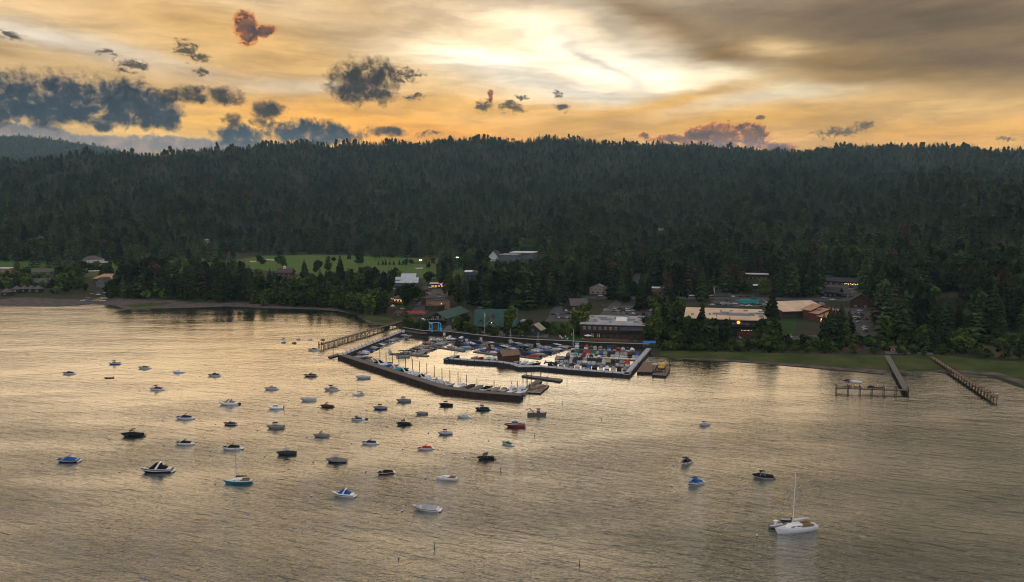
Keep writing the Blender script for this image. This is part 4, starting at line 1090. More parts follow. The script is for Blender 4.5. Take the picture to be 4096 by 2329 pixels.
def sailboat(p, hd, length, mast, hull, label, cover='navy', cabin_c='white', boom=True, group='sailing boats on moorings'):
    root = tag(empty('sailboat', (p[0], p[1], 0), R(hd), 1), label, 'sailboat', group); s = length / 8.0
    def hl():
        mb = MB(); ts = [0, .1, .25, .42, .6, .75, .88, .96, 1.0]; ring = []; L, B, F = 8.0, 2.5, .82
        for t in ts:
            b = max(.02, B / 2 * (1 - (abs(t - .42) / .60) ** 2.1 * (.55 if t < .42 else 1.12))); z = F * (.92 + .25 * (t - .3) ** 2 + .12 * t)
            pr = [(0, -.3), (b * .72, -.05), (b * .93, z * .45), (b, z * .95), (b * .94, z), (b * .7, z + .05), (0, z + .1)]
            q = [(L * (t - .5) + .5 * t ** 3 * (zz / F - 1) - .3 * (1 - t) ** 3 * (zz / F - 1), yy, zz) for yy, zz in pr]; ring.append(q + [(x, -y, zz) for x, y, zz in q[-2:0:-1]])
        n = len(ring[0]); vs = [v for r_ in ring for v in r_]; fs = []; mi = []
        for i in range(len(ts) - 1):
            for j in range(n): fs.append((i * n + j, (i + 1) * n + j, (i + 1) * n + (j + 1) % n, i * n + (j + 1) % n)); mi.append(1 if j in (3, 4, 5, 6, 7, 8) else 0)
        fs += [tuple(range(n)), tuple((len(ts) - 1) * n + j for j in range(n))[::-1]]; mi += [0, 0]
        mb.add(vs, fs); mb.mi = mi; return mb.mesh('hull', [gel(hull), gel('palegrey')])
    h = put('hull', hl(), root); h.scale = (s, s, s)
    mb = MB(); sec = [(2.0, .35, .1), (1.2, .62, .34), (.2, .74, .40), (-1.0, .76, .42), (-1.1, .76, .2)]
    vs = []
    for x, b, q in sec: vs += [(x * s, b * s, .85 * s), (x * s, b * .85 * s, (.88 + q) * s), (x * s, -b * .85 * s, (.88 + q) * s), (x * s, -b * s, .85 * s)]
    mb.add(vs, [(i * 4 + j, i * 4 + j + 1, i * 4 + 5 + j, i * 4 + 4 + j) for i in range(4) for j in range(3)] + [(3, 2, 1, 0), (16, 17, 18, 19)])
    cb = mb.build('cabin', gel(cabin_c), root)
    mb = MB()
    for sg in (-1, 1):
        for a in (.9, -.2): mb.box((a * s, sg * .705 * s, 1.08 * s), (.75 * s, .06 * s, .15 * s))
    mb.build('cabin_window', M_GLASS, cb)
    mb = MB(); mb.box((-2.2 * s, 0, .96 * s), (2.0 * s, 1.3 * s, .08)); mb.box((-1.9 * s, .75 * s, 1.02 * s), (2.4 * s, .16 * s, .22 * s)); mb.box((-1.9 * s, -.75 * s, 1.02 * s), (2.4 * s, .16 * s, .22 * s)); mb.build('cockpit', mat('teak', (.20, .12, .06), .8, .2, .3, 3), root)
    rm = max(.07, .0062 * mast); mx = .55 * s
    mb = MB(); mb.tube((mx, 0, .9 * s), (mx - .02 * mast, 0, mast), rm, rm * .7, 8); ms = mb.build('mast', mat('pale_mast', (.70, .70, .70), .5, .4) if hull != 'teal' else mat('dark_mast', (.05, .045, .045), .4, .5), root)
    mb = MB()
    for f in (.45, .68): mb.tube((mx - .02 * mast * f, -.9 * s, mast * f), (mx - .02 * mast * f, .9 * s, mast * f), .035, None, 4)
    mb.build('spreader', M_TUBE, ms)
    if boom:
        mb = MB(); mb.tube((mx - .1, 0, 1.75 * s), (mx - 3.3 * s, 0, 1.85 * s), .10, None, 6); bo = mb.build('boom', M_TUBE, root)
        mb = MB(); mb.tube((mx - .15, 0, 1.98 * s), (mx - 3.1 * s, 0, 2.0 * s), .24 * s, .13 * s, 7); mb.build('sail_cover', canv(cover), bo)
    mb = MB(); mb.tube((4.1 * s, 0, .95 * s), (mx - .018 * mast, 0, mast * .92), .025, None, 4); mb.tube((-3.9 * s, 0, .95 * s), (mx - .02 * mast, 0, mast * .99), .018, None, 4)
    for sg in (-1, 1): mb.tube((mx - .1, sg * 1.15 * s, .9 * s), (mx - .018 * mast, sg * .03, mast * .9), .018, None, 4)
    mb.build('rigging', M_TUBE, root)
    return root

def px_len(x, y): return (y - YH) / HC     # pixels per metre on the water
def W_(x, y): return at(x, y, 0)
MOORED = [ # kind, px x, px y, px length, heading, hull, stripe, cover, top, label
    ('run', 273, 1496, 52, 186, 'white', 'black', 'black', None, 'white motorboat with black cover, farthest left of the moored boats on the upper lake'),
    ('open', 457, 1457, 49, 184, 'blue', 'white', None, 'navy', 'blue motorboat with small dark raised canopy, farthest from the camera of the moored boats'),
    ('run', 575, 1474, 50, 183, 'white', 'darkgreen', 'green', None, 'white motorboat with dark green cover at the back of the left mooring field'),
    ('coupe', 713, 1491, 48, 184, 'white', 'blue', None, None, 'small pale cabin boat with blue stripe between green covered and black covered boats'),
    ('run', 855, 1504, 54, 185, 'white', 'black', 'black', 'pole', 'white motorboat with black cover and raised pole near the left pier end'),
    ('run', 624, 1560, 60, 184, 'white', 'white', 'charcoal', 'maroon', 'white motorboat with charcoal cover under a reddish brown flat canopy'),
    ('cruiser', 913, 1619, 83, 184, 'white', 'white', 'tan', None, 'white cruiser with tan canvas enclosure and a dark dinghy at its stern'),
    ('run', 735, 1676, 75, 187, 'white', 'white', 'navy', 'pole', 'white motorboat with navy cover and slanting pole above the large black cruiser'),
    ('run', 919, 1699, 60, 172, 'black', 'white', 'charcoal', None, 'low black hulled runabout with charcoal cover and white gunwale stripe'),
    ('wake', 528, 1746, 92, 186, 'black', 'white', 'black', None, 'large wake boat wrapped in black canvas with a folded grey tower'),
    ('run', 733, 1778, 76, 184, 'white', 'white', 'black', 'pole', 'white motorboat with dark cover and upright pole left of the teal sloop'),
    ('run', 924, 1797, 84, 187, 'white', 'white', 'black', 'pole', 'sleek white motorboat with black cover and hooked pole behind the teal sloop mast'),
    ('run', 268, 1847, 94, 184, 'navy', 'white', 'blue', 'pole', 'striped navy motorboat with royal blue cover, nearest the left edge of the lake'),
    ('cruiser', 625, 1888, 132, 186, 'black', 'white', 'black', None, 'large black and white express cruiser with white arch and black canvas'),
    ('run', 1240, 1506, 58, 180, 'brown', 'white', 'charcoal', 'pole', 'dark brown hulled motorboat just below the long timber pier'),
    ('full', 1452, 1514, 60, 191, 'palegrey', 'grey', 'palegrey', None, 'pale grey motorboat under a beige grey cover close outside the breakwater wall'),
    ('run', 1083, 1558, 58, 180, 'palegrey', 'palegrey', 'grey', 'pole', 'grey motorboat with light grey cover and thin pole in the upper left field'),
    ('run', 1324, 1561, 64, 183, 'white', 'black', 'grey', 'navy', 'white and black motorboat with grey cover and navy canopy left of the small white sloop'),
    ('full', 1233, 1603, 64, 183, 'white', 'white', 'palegrey', None, 'white motorboat closely wrapped in pale canvas above the dark brown covered boat'),
    ('pilot', 1102, 1636, 66, 184, 'white', 'white', None, None, 'white pilothouse boat with side windows and an outboard engine'),
    ('wake', 1306, 1629, 58, 176, 'charcoal', 'charcoal', 'brown', None, 'boat fully wrapped in dark brown canvas with a small mast on top'),
    ('full', 1614, 1607, 60, 183, 'grey', 'grey', 'grey', 'charcoal', 'grey covered motorboat with dark flat canopy just below the breakwater bend'),
    ('full', 1520, 1636, 58, 182, 'blue', 'white', 'grey', 'brown', 'blue hulled motorboat with grey cover and brown canopy'),
    ('run', 1426, 1680, 52, 191, 'white', 'grey', 'navy', 'charcoal', 'white motorboat with navy cover and a blue inflatable tube tied behind'),
    ('full', 1687, 1657, 51, 184, 'grey', 'white', 'grey', None, 'small boat under a plain grey cover without canopy right of centre field'),
    ('wake', 1613, 1700, 64, 182, 'black', 'white', 'black', 'charcoal', 'black wake boat with black cover and small dark canopy in mid field'),
    ('full', 1102, 1713, 72, 186, 'grey', 'palegrey', 'grey', 'charcoal', 'grey boat with grey cover under a dark tower canopy, left of centre field'),
    ('full', 1284, 1747, 64, 180, 'grey', 'charcoal', 'grey', 'tower', 'grey covered boat with dark wake tower between two navy topped boats'),
    ('run', 1475, 1776, 70, 183, 'white', 'white', 'navy', 'pole', 'white motorboat with navy cover and slanting pole left of the red covered boat'),
    ('run', 1697, 1798, 70, 196, 'white', 'red', 'red', 'pole', 'white motorboat with bright red cover, the only red topped boat at anchor'),
    ('full', 1145, 1819, 80, 188, 'darkgreen', 'white', 'charcoal', 'palegrey', 'dark green hulled wake boat with white stripe and pale grey canopy'),
    ('full', 1345, 1848, 86, 181, 'black', 'white', 'grey', 'palegrey', 'black hulled boat with grey canopy and a yellow board on its stern'),
    ('run', 1540, 1895, 78, 199, 'brown', 'white', 'black', None, 'low varnished brown runabout with black seats pointing toward the camera left'),
    ('cruiser', 1372, 1984, 100, 172, 'white', 'black', 'blue', None, 'white cruiser with royal blue canvas and white arch in the foreground'),
    ('run', 1702, 2040, 116, 170, 'white', 'maroon_', 'palegrey', 'pole', 'long white speedboat with pale grey cockpit cover nearest the bottom of the picture'),
    ('full', 1783, 1624, 58, 178, 'navy', 'white', 'black', 'charcoal', 'motorboat wrapped in black canvas over a navy hull right below the breakwater end wall'),
    ('run', 1928, 1640, 66, 182, 'black', 'teal', 'black', 'charcoal', 'black motorboat with teal stripe and tall dark canopy below the breakwater corner'),
    ('run', 1852, 1670, 56, 180, 'white', 'navy', 'palegrey', 'pole', 'white motorboat with dark side stripe and curved pole left of the red patrol boat'),
    ('full', 1780, 1737, 60, 189, 'grey', 'grey', 'palegrey', 'brown', 'grey covered boat with small brown canopy below the striped white motorboat'),
    ('run', 2028, 1778, 60, 146, 'white', 'black', 'green', 'pole', 'white motorboat with green cover seen from its stern right of centre'),
    ('wake', 1941, 1838, 76, 187, 'black', 'white', 'black', 'brown', 'black wake boat with a brown canopy and bright blue ball on its tower'),
    ('full', 2816, 1702, 48, 196, 'palegrey', 'grey', 'palegrey', 'charcoal', 'pale grey boat with tilted dark canopy, farthest of the right hand boats'),
    ('run', 2742, 1856, 76, 232, 'white', 'black', 'black', 'charcoal', 'black topped motorboat pointing toward the camera above the blue and white one'),
    ('run', 2777, 1938, 94, 214, 'white', 'black', 'blue', 'blue', 'white motorboat with royal blue cover and blue canopy on the right side of the lake'),
    ('wake', 3049, 1911, 90, 173, 'silver', 'silver', 'black', 'black', 'silver hulled wake boat wrapped in black canvas above the large sailing yacht'),
]
HULLC['maroon_'] = (.12, .05, .05)
def moored():
    for (kd, x, y, L, hd, hull, stripe, cover, top, lab) in MOORED:
        fore = max(.45, abs(math.cos(R(hd))) + .35 * abs(math.sin(R(hd)))) if abs(math.cos(R(hd))) < .95 else 1.0
        m = L / px_len(x, y) / fore / (1.07 if kd in ('run', 'cruiser', 'wake', 'open', 'coupe', 'pilot') else 1.0)
        r_ = boat(kd, W_(x, y), hd, m, hull, stripe, cover, top, lab, 'boats moored on the open lake', deck='white' if hull not in ('black', 'brown') else 'palegrey')
        s = r_.scale[0]
        if 'blue ball' in lab: mb = MB(); mb.ball((-.9, 0, 2.75), .42, 8, 6); mb.build('ball', gel('blue'), r_)
        if 'yellow board' in lab: mb = MB(); mb.box((-3.3, 0, .95), (1.3, .5, .12)); mb.build('board', mat('yellow_paint', (.55, .33, .02), .5, .4), r_)
        if 'dinghy at its stern' in lab: mb = MB(); mb.tube((-4.9, -.9, .35), (-4.9, .9, .35), .32, None, 7); mb.tube((-5.4, -.8, .35), (-5.4, .9, .35), .3, None, 7); mb.build('stern_dinghy', canv('navy'), r_)
        if 'inflatable tube' in lab:
            d = Vector((math.cos(R(hd)), math.sin(R(hd)), 0)); p = W_(x, y) - d * (m * .5 + 1.6)
            t = tag(empty('towing_tube', p), 'round blue inflatable tube floating behind the navy covered boat', 'inflatable tube'); mb = MB(); mb.ball((0, 0, .15), .85, 10, 5, .45); mb.build('tube', canv('blue'), t)
moored()

# special craft -------------------------------------------------------
sailboat(W_(953, 1932), 180 + 4, 9.2, 12.0, 'teal', 'teal hulled sloop with bare dark mast and black sail cover in the left field', 'black')
sailboat(W_(1433, 1580), 180 + 22, 6.0, 8.6, 'white', 'small white sloop with navy sail cover below the breakwater', 'navy')
sailboat(W_(1786, 1918), 180 - 8, 7.6, 12.0, 'white', 'white day sailer with bare mast and no boom cover in mid lake', boom=False)
big = sailboat(W_(3181, 2124), 196, 13.0, 16.8, 'white', 'large white sailing yacht with tall mast and furled white sail at lower right', 'white')
tag(big, group=None)

def rib():
    p = W_(2060, 1708); r_ = tag(empty('patrol_boat', p, R(176), 8.4 / 8), 'red inflatable collared patrol boat with grey wheelhouse right of centre', 'patrol boat')
    put('hull', hull_mesh(8.0, 2.6, .75, 'red', 'red', 'grey'), r_)
    mb = MB(); c = [(-3.9, 1.15), (1.5, 1.3), (3.2, .8), (4.05, .1)]
    for s in (-1, 1): mb.path([(x, s * y, .85 + .12 * max(0, x) / 4) for x, y in c], .26, 7)
    mb.build('collar', canv('maroon'), r_)
    mb = MB(); mb.box((.1, 0, 1.75), (2.4, 1.7, 1.6), taper=.88); w = mb.build('wheelhouse', gel('grey'), r_)
    mb = MB()
    for s in (-1, 1):
        for a in (-.7, 0, .7): mb.box((a + .1, s * .81, 1.95), (.5, .06, .55))
    mb.box((1.22, 0, 1.98), (.06, 1.2, .5)); mb.build('wheelhouse_window', M_GLASS, w)
    mb = MB(); mb.box((0, 0, 2.62), (2.7, 1.9, .1)); mb.box((-.2, 0, 2.98), (1.3, 1.2, .06))
    for sx_ in (-.7, .4):
        for s in (-1, 1): mb.tube((sx_, s * .5, 2.6), (sx_, s * .5, 3.0), .04, None, 4)
    mb.build('roof_rack', gel('palegrey'), w)
    outboard(r_, 7.6, 'palegrey', .45, 1.1); outboard(r_, 7.6, 'palegrey', -.45, 1.1)
rib()
def workboat():
    p = W_(2146, 1660); r_ = tag(empty('workboat', p, R(178), 8.2 / 8), 'dark grey landing workboat with bow crane and small wheelhouse', 'workboat')
    mb = MB(); poly = [(-3.9, -1.25), (3.3, -1.25), (3.9, -.8), (3.9, .8), (3.3, 1.25), (-3.9, 1.25)]; mb.prism(poly, -.4, .9); mb.prism([(x * .98, y) for x, y in poly], .9, 1.15); mb.build('hull', gel('charcoal'), r_)
    mb = MB(); mb.box((-.8, 0, 1.95), (1.5, 1.5, 1.7), taper=.86); mb.box((-.8, 0, 2.85), (1.8, 1.6, .12)); w = mb.build('wheelhouse', gel('charcoal'), r_)
    mb = MB()
    for s in (-1, 1): mb.box((-.8, s * .72, 2.2), (1.0, .06, .5))
    mb.build('wheelhouse_window', gel('palegrey'), w)
    mb = MB(); mb.tube((1.2, .4, 1.1), (2.9, .2, 2.9), .11, None, 5); mb.tube((1.2, -.4, 1.1), (2.9, -.2, 2.9), .11, None, 5); mb.tube((2.9, 0, 2.9), (4.4, 0, 2.1), .10, None, 5); mb.tube((2.9, -.3, 2.9), (2.9, .3, 2.9), .1, None, 5); mb.build('bow_crane', M_PILE, r_)
    mb = MB(); mb.tube((-.7, 0, 2.9), (-.6, 0, 4.4), .04, None, 4); mb.build('antenna', M_TUBE, r_)
    mb = MB()
    for s in (-1, 1): mb.tube((-3.8, s * 1.2, 1.5), (-1.7, s * 1.2, 1.5), .04, None, 4)
    mb.build('stern_rail', M_TUBE, r_); outboard(r_, 7.4, 'charcoal')
workboat()
def yacht_tender():
    p = W_(3104, 2108); r_ = tag(empty('tender', p, R(205), 6.0 / 7), 'grey inflatable tender with white console rafted beside the large white yacht', 'dinghy')
    put('hull', hull_mesh(6.0, 2.2, .55, 'grey', 'grey', 'palegrey'), r_); mb = MB()
    for s in (-1, 1): mb.path([(x, s * y, .62) for x, y in ((-3.2, 1.0), (1.0, 1.1), (2.5, .6), (3.1, .1))], .30, 7)
    mb.build('collar', canv('grey'), r_)
    mb = MB(); mb.box((.2, 0, 1.2), (.9, .8, 1.1), taper=.8); mb.box((.2, 0, 2.15), (1.5, 1.1, .08)); mb.tube((-.3, .4, 1.4), (-.3, .4, 2.15), .04, None, 4); mb.tube((-.3, -.4, 1.4), (-.3, -.4, 2.15), .04, None, 4); mb.build('console', gel('white'), r_)
    outboard(r_, 5.8, 'black')
    q = W_(3139, 2082); t = tag(empty('tender', q, R(185), 4.0 / 7), 'small dark dinghy with engine behind the large white yacht', 'dinghy')
    put('hull', hull_mesh(6.0, 2.2, .55, 'charcoal', 'charcoal', 'grey'), t); outboard(t, 5.8, 'black')
yacht_tender()
r_ = tag(empty('rowing_dinghy', W_(434, 1513), R(183), 5.0 / 6), 'small open red dinghy with pale seats at the far left of the moorings', 'dinghy')
put('hull', hull_mesh(6.0, 2.0, .5, 'red', 'red', 'maroon_'), r_)
mb = MB(); mb.box((-1.2, 0, .75), (.5, 1.5, .3)); mb.box((.5, 0, .75), (.4, 1.4, .2)); mb.build('seat', gel('palegrey'), r_); outboard(r_, 6.0, 'red', 0, .8)
boat('run', W_(1252, 1402), 186, 7.0, 'white', 'navy', 'charcoal', None, 'white motorboat tied at the outer end of the long timber pier')

def jet_skis():
    for (x, y, c, cn, where) in ((1131, 1359, 'silver', 'silver', 'farthest left beyond the timber pier'), (1135, 1372, 'teal', 'teal', 'nearer of the left pair off the timber pier'), (1194, 1360, 'grey', 'grey', 'in the back row between silver and pale ones'),
                             (1177, 1374, 'brown', 'brown', 'nearer the camera than the grey one'), (1242, 1361, 'palegrey', 'pale grey', 'second from the timber pier in the back row'), (1291, 1361, 'maroon_', 'maroon', 'closest to the timber pier')):
        r_ = tag(empty('jet_ski', W_(x, y), R(186), 3.3 / 3.2), f'{cn} covered jet ski {where}', 'jet ski', 'jet skis moored off the timber pier')
        def bd():
            mb = MB(); sec = [(-1.6, .45, .28), (-.9, .55, .42), (-.2, .58, .55), (.5, .56, .72), (1.1, .40, .60), (1.65, .06, .45)]; vs = []
            for a, b, h in sec: vs += [(a, 0, -.25), (a, b, .05), (a, b * .85, h * .8), (a, 0, h), (a, -b * .85, h * .8), (a, -b, .05)]
            mb.add(vs, [(i * 6 + j, i * 6 + (j + 1) % 6, i * 6 + 6 + (j + 1) % 6, i * 6 + 6 + j) for i in range(5) for j in range(6)] + [tuple(range(6))[::-1], tuple(range(30, 36))]); return mb.mesh('hull', gel(c))
        put('hull', bd(), r_)
        mb = MB(); mb.box((-.55, 0, .72), (1.3, .42, .36), taper=.8); mb.build('seat', M_ENG, r_)
        mb = MB(); mb.tube((.35, 0, .7), (.15, 0, 1.05), .07, None, 5); mb.tube((.15, -.38, 1.05), (.15, .38, 1.05), .04, None, 4); mb.build('handlebar', M_ENG, r_)
jet_skis()

BUOYS = [(203, 1499), (402, 1460), (517, 1475), (370, 1515), (657, 1491), (799, 1507), (431, 1537), (558, 1564), (829, 1620), (651, 1682), (862, 1698), (437, 1758), (654, 1783), (842, 1804), (168, 1855), (478, 1889), (860, 1936),
         (1176, 1505), (1387, 1514), (1019, 1556), (1270, 1560), (1385, 1579), (1154, 1603), (1036, 1642), (1272, 1630), (1549, 1605), (1467, 1641), (1372, 1683), (1176, 1664), (1624, 1662), (1547, 1706), (1030, 1722), (1227, 1749), (1406, 1775),
         (1610, 1798), (1058, 1827), (1254, 1849), (1463, 1887), (1246, 1985), (1609, 2045), (1713, 1620), (1870, 1642), (1790, 1673), (2083, 1655), (1997, 1703), (1713, 1733), (1954, 1764), (1861, 1831), (1702, 1912), (2767, 1701), (3027, 1727),
         (2695, 1861), (2688, 1945), (2970, 1909), (3028, 2144)]
NEARB = {}
def buoys():
    bm_ = [(x, y, lab) for (_, x, y, L, *q) in MOORED for lab in [q[-1]]] + [(953, 1932, 'teal hulled sloop'), (1433, 1580, 'small white sloop'), (1786, 1918, 'white day sailer'), (3181, 2124, 'large white sailing yacht'), (2060, 1708, 'red patrol boat'),
                  (2146, 1660, 'dark grey workboat'), (434, 1513, 'small red dinghy')]
    bmsh = None
    used = {}
    for i, (x, y) in enumerate(BUOYS):
        d, lab = min(((abs(b[0] - x - 60) + 3 * abs(b[1] - y), b[2]) for b in bm_))
        w = ' '.join(lab.replace(',', '').split()[:7])
        w = re_trim(w)
        n = used.get(w, 0); used[w] = n + 1
        lb = f"white mooring buoy beside the {w}" if n == 0 else f"stray mooring buoy farther off from the {w}"
        p = W_(x, y); s = .26 if y < 1700 else .31
        r_ = tag(empty('mooring_buoy', p, 0, s), lb[:150], 'buoy', 'mooring buoys on the lake')
        def bl():
            mb = MB(); mb.ball((0, 0, .35), 1.0, 10, 7); mb.tube((0, 0, 1.25), (0, 0, 1.6), .16, None, 6); return mb.mesh('float', gel('palegrey'))
        put('float', cached('buoy', bl), r_, smooth=True)
        def bs():
            mb = MB(); mb.tube((0, 0, .05), (0, 0, .45), 1.03, None, 12); return mb.mesh('band', gel('navy'))
        put('band', cached('buoyband', bs), r_)
        if d < 90 and y < 1990:      # mooring line to the bow, lying on the water
            pass
import re
def re_trim(w):
    ws = w.split()
    while ws and ws[-1] in ('with', 'and', 'a', 'the', 'of', 'under', 'in', 'on', 'between', 'its', 'right', 'left', 'at', 'small', 'nearest', 'an', 'over', 'white', 'dark', 'to', 'from'): ws.pop()
    return ' '.join(ws)
buoys()
# ------------------------------------------------------------------ boats in the marina
CN = {'w': 'white', 'k': 'black', 'n': 'navy', 'g': 'grey', 't': 'tan', 'r': 'red', 'G': 'green', 'b': 'blue', 'T': 'teal', 'B': 'brown', 'p': 'palegrey', 'm': 'maroon'}
SAY = {'palegrey': 'pale grey'}
def berth(code, p, hd, length, where, grp):
    c = CN[code[0]]; kd = code[1] if len(code) > 1 else 'f'
    r = random.Random(int(p.x * 31 + p.y * 17)); hull = r.choice(['white', 'white', 'white', 'palegrey', 'navy', 'charcoal', 'white'])
    say = SAY.get(c, c)
    if kd == 'f': t = boat('full', p, hd, length, hull, r.choice(['white', 'navy', hull]), c, None, f'{say} covered motorboat, {where}', grp)
    elif kd == 'r': t = boat('run', p, hd, length, hull, r.choice(['white', 'black', hull]), c, None, f'motorboat with {say} cockpit cover, {where}', grp)
    elif kd == 't': t = boat('full', p, hd, length, hull, 'white', c, r.choice(['charcoal', c]), f'{say} covered boat with raised canopy, {where}', grp)
    elif kd == 'c': t = boat('cruiser', p, hd, length, 'white', r.choice(['white', 'white', 'navy', 'palegrey']), c, None, f'white cruiser with {say} canvas, {where}', grp)
    elif kd == 's': t = boat('coupe', p, hd, length, 'white', 'white', None, None, f'white cabin cruiser with dark windows, {where}', grp)
    elif kd == 'o': t = boat('open', p, hd, length, hull, 'white', None, None, f'open motorboat with bare seats, {where}', grp)
    elif kd == 'y': t = boat('fly', p, hd, length, 'white', 'white', None, None, f'tall white flybridge yacht, {where}', grp)
    elif kd == 'P': t = boat('pontoon', p, hd, length, 'charcoal', None, c, None, f'pontoon boat with {say} canopy, {where}', grp)
    return t

def row(codes, p0, p1, hd, length, end, place, grp, jit=.35):
    """boats side by side from p0 to p1"""
    codes = codes.split(); n = len(codes); r = random.Random(n * 7 + int(length * 10))
    for i, c in enumerate(codes):
        if c == '-': continue
        s = (i + .5) / n; q = p0 + (p1 - p0) * s + Vector((r.uniform(-jit, jit), r.uniform(-jit, jit), 0))
        berth(c, q, hd + r.uniform(-3, 3), length * r.uniform(.9, 1.08), f'{ORD[i - codes[:i].count("-")]} from {end} {place}', grp)

def finger_dock(name, a, b, codesL, codesR, length, place, end='its outer end', w=1.6, head=None, hdflip=0):
    a, b = Vector((a.x, a.y, 0)), Vector((b.x, b.y, 0)); t = (b - a).normalized(); n = Vector((-t.y, t.x, 0)); L = (b - a).length; rz = math.atan2(t.y, t.x)
    root = tag(empty('slip_dock', a), f'floating slip dock {name}', 'floating dock', 'slip docks in the marina'); root.location = (0, 0, 0)
    c = (a + b) / 2; mb = MB(); mb.box((c.x, c.y, .22), (L, w, .5), rz); mb.build('walkway', M_DECK, root)
    k_ = max(2, int(L / 8))
    for i in range(k_ + 1):
        for s in (-1, 1):
            q = a + t * (L * i / k_) + n * s * (w / 2 + 3.0); mb = MB(); mb.box((q.x, q.y, .2), (.6, 6.0, .4), rz); mb.build('finger', M_DECK, root)
            q = a + t * (L * i / k_) + n * s * (w / 2 + .3); mb = MB(); mb.tube((q.x, q.y, -1), (q.x, q.y, 3.4), .13, .12, 6); mb.build('pile', M_PILE, root)
    if head:
        mb = MB(); mb.box((a.x - t.x * 1.2, a.y - t.y * 1.2, .24), (2.6, head, .5), rz); mb.build('head_float', M_DECK, root)
    d = w / 2 + length / 2 + .4; hd = math.degrees(math.atan2(n.y, n.x))
    if codesL: row(codesL, a + n * d, b + n * d, hd + hdflip, length, end, f'far side {place}', f'boats on the {place}')
    if codesR: row(codesR, a - n * d, b - n * d, hd + 180 + hdflip, length, end, f'near side {place}', f'boats on the {place}')

finger_dock('of the island berths with the green topped pontoon boat', W_(1640, 1420), W_(1788, 1358), 'gf pf nf gr kf gt tr gf pf kr rf gf tf kf gf pr wf gf', 'pt gr tf gf pf Br tf nf gf kf gf pf tf gf gr kf gf wf', 6.4, 'island dock', head=26)
finger_dock('nearest the green roofed lodge', W_(1812, 1398), W_(1950, 1370), 'gf pr kf nf bf gf wr kf nf gf', 'tr Tf pf kf nf bf kr gf rf wf', 7.0, 'lodge dock', head=22)
finger_dock('behind the shingled boathouse', W_(1950, 1414), W_(2112, 1377), 'bf mt nf pf bf kf wf gf nf kf pf nf', 'wr br nf gf kf wf bf kf nf pf gf kf', 7.0, 'boathouse dock', head=20)
finger_dock('between the boathouse and the crowded berths', W_(2106, 1428), W_(2258, 1384), 'nf kf bf gf wf pf bf tf pf nf kf wf', 'rf gf pf kf nf bf gf tf wf nf pf tf kf', 7.0, 'middle dock', head=22)

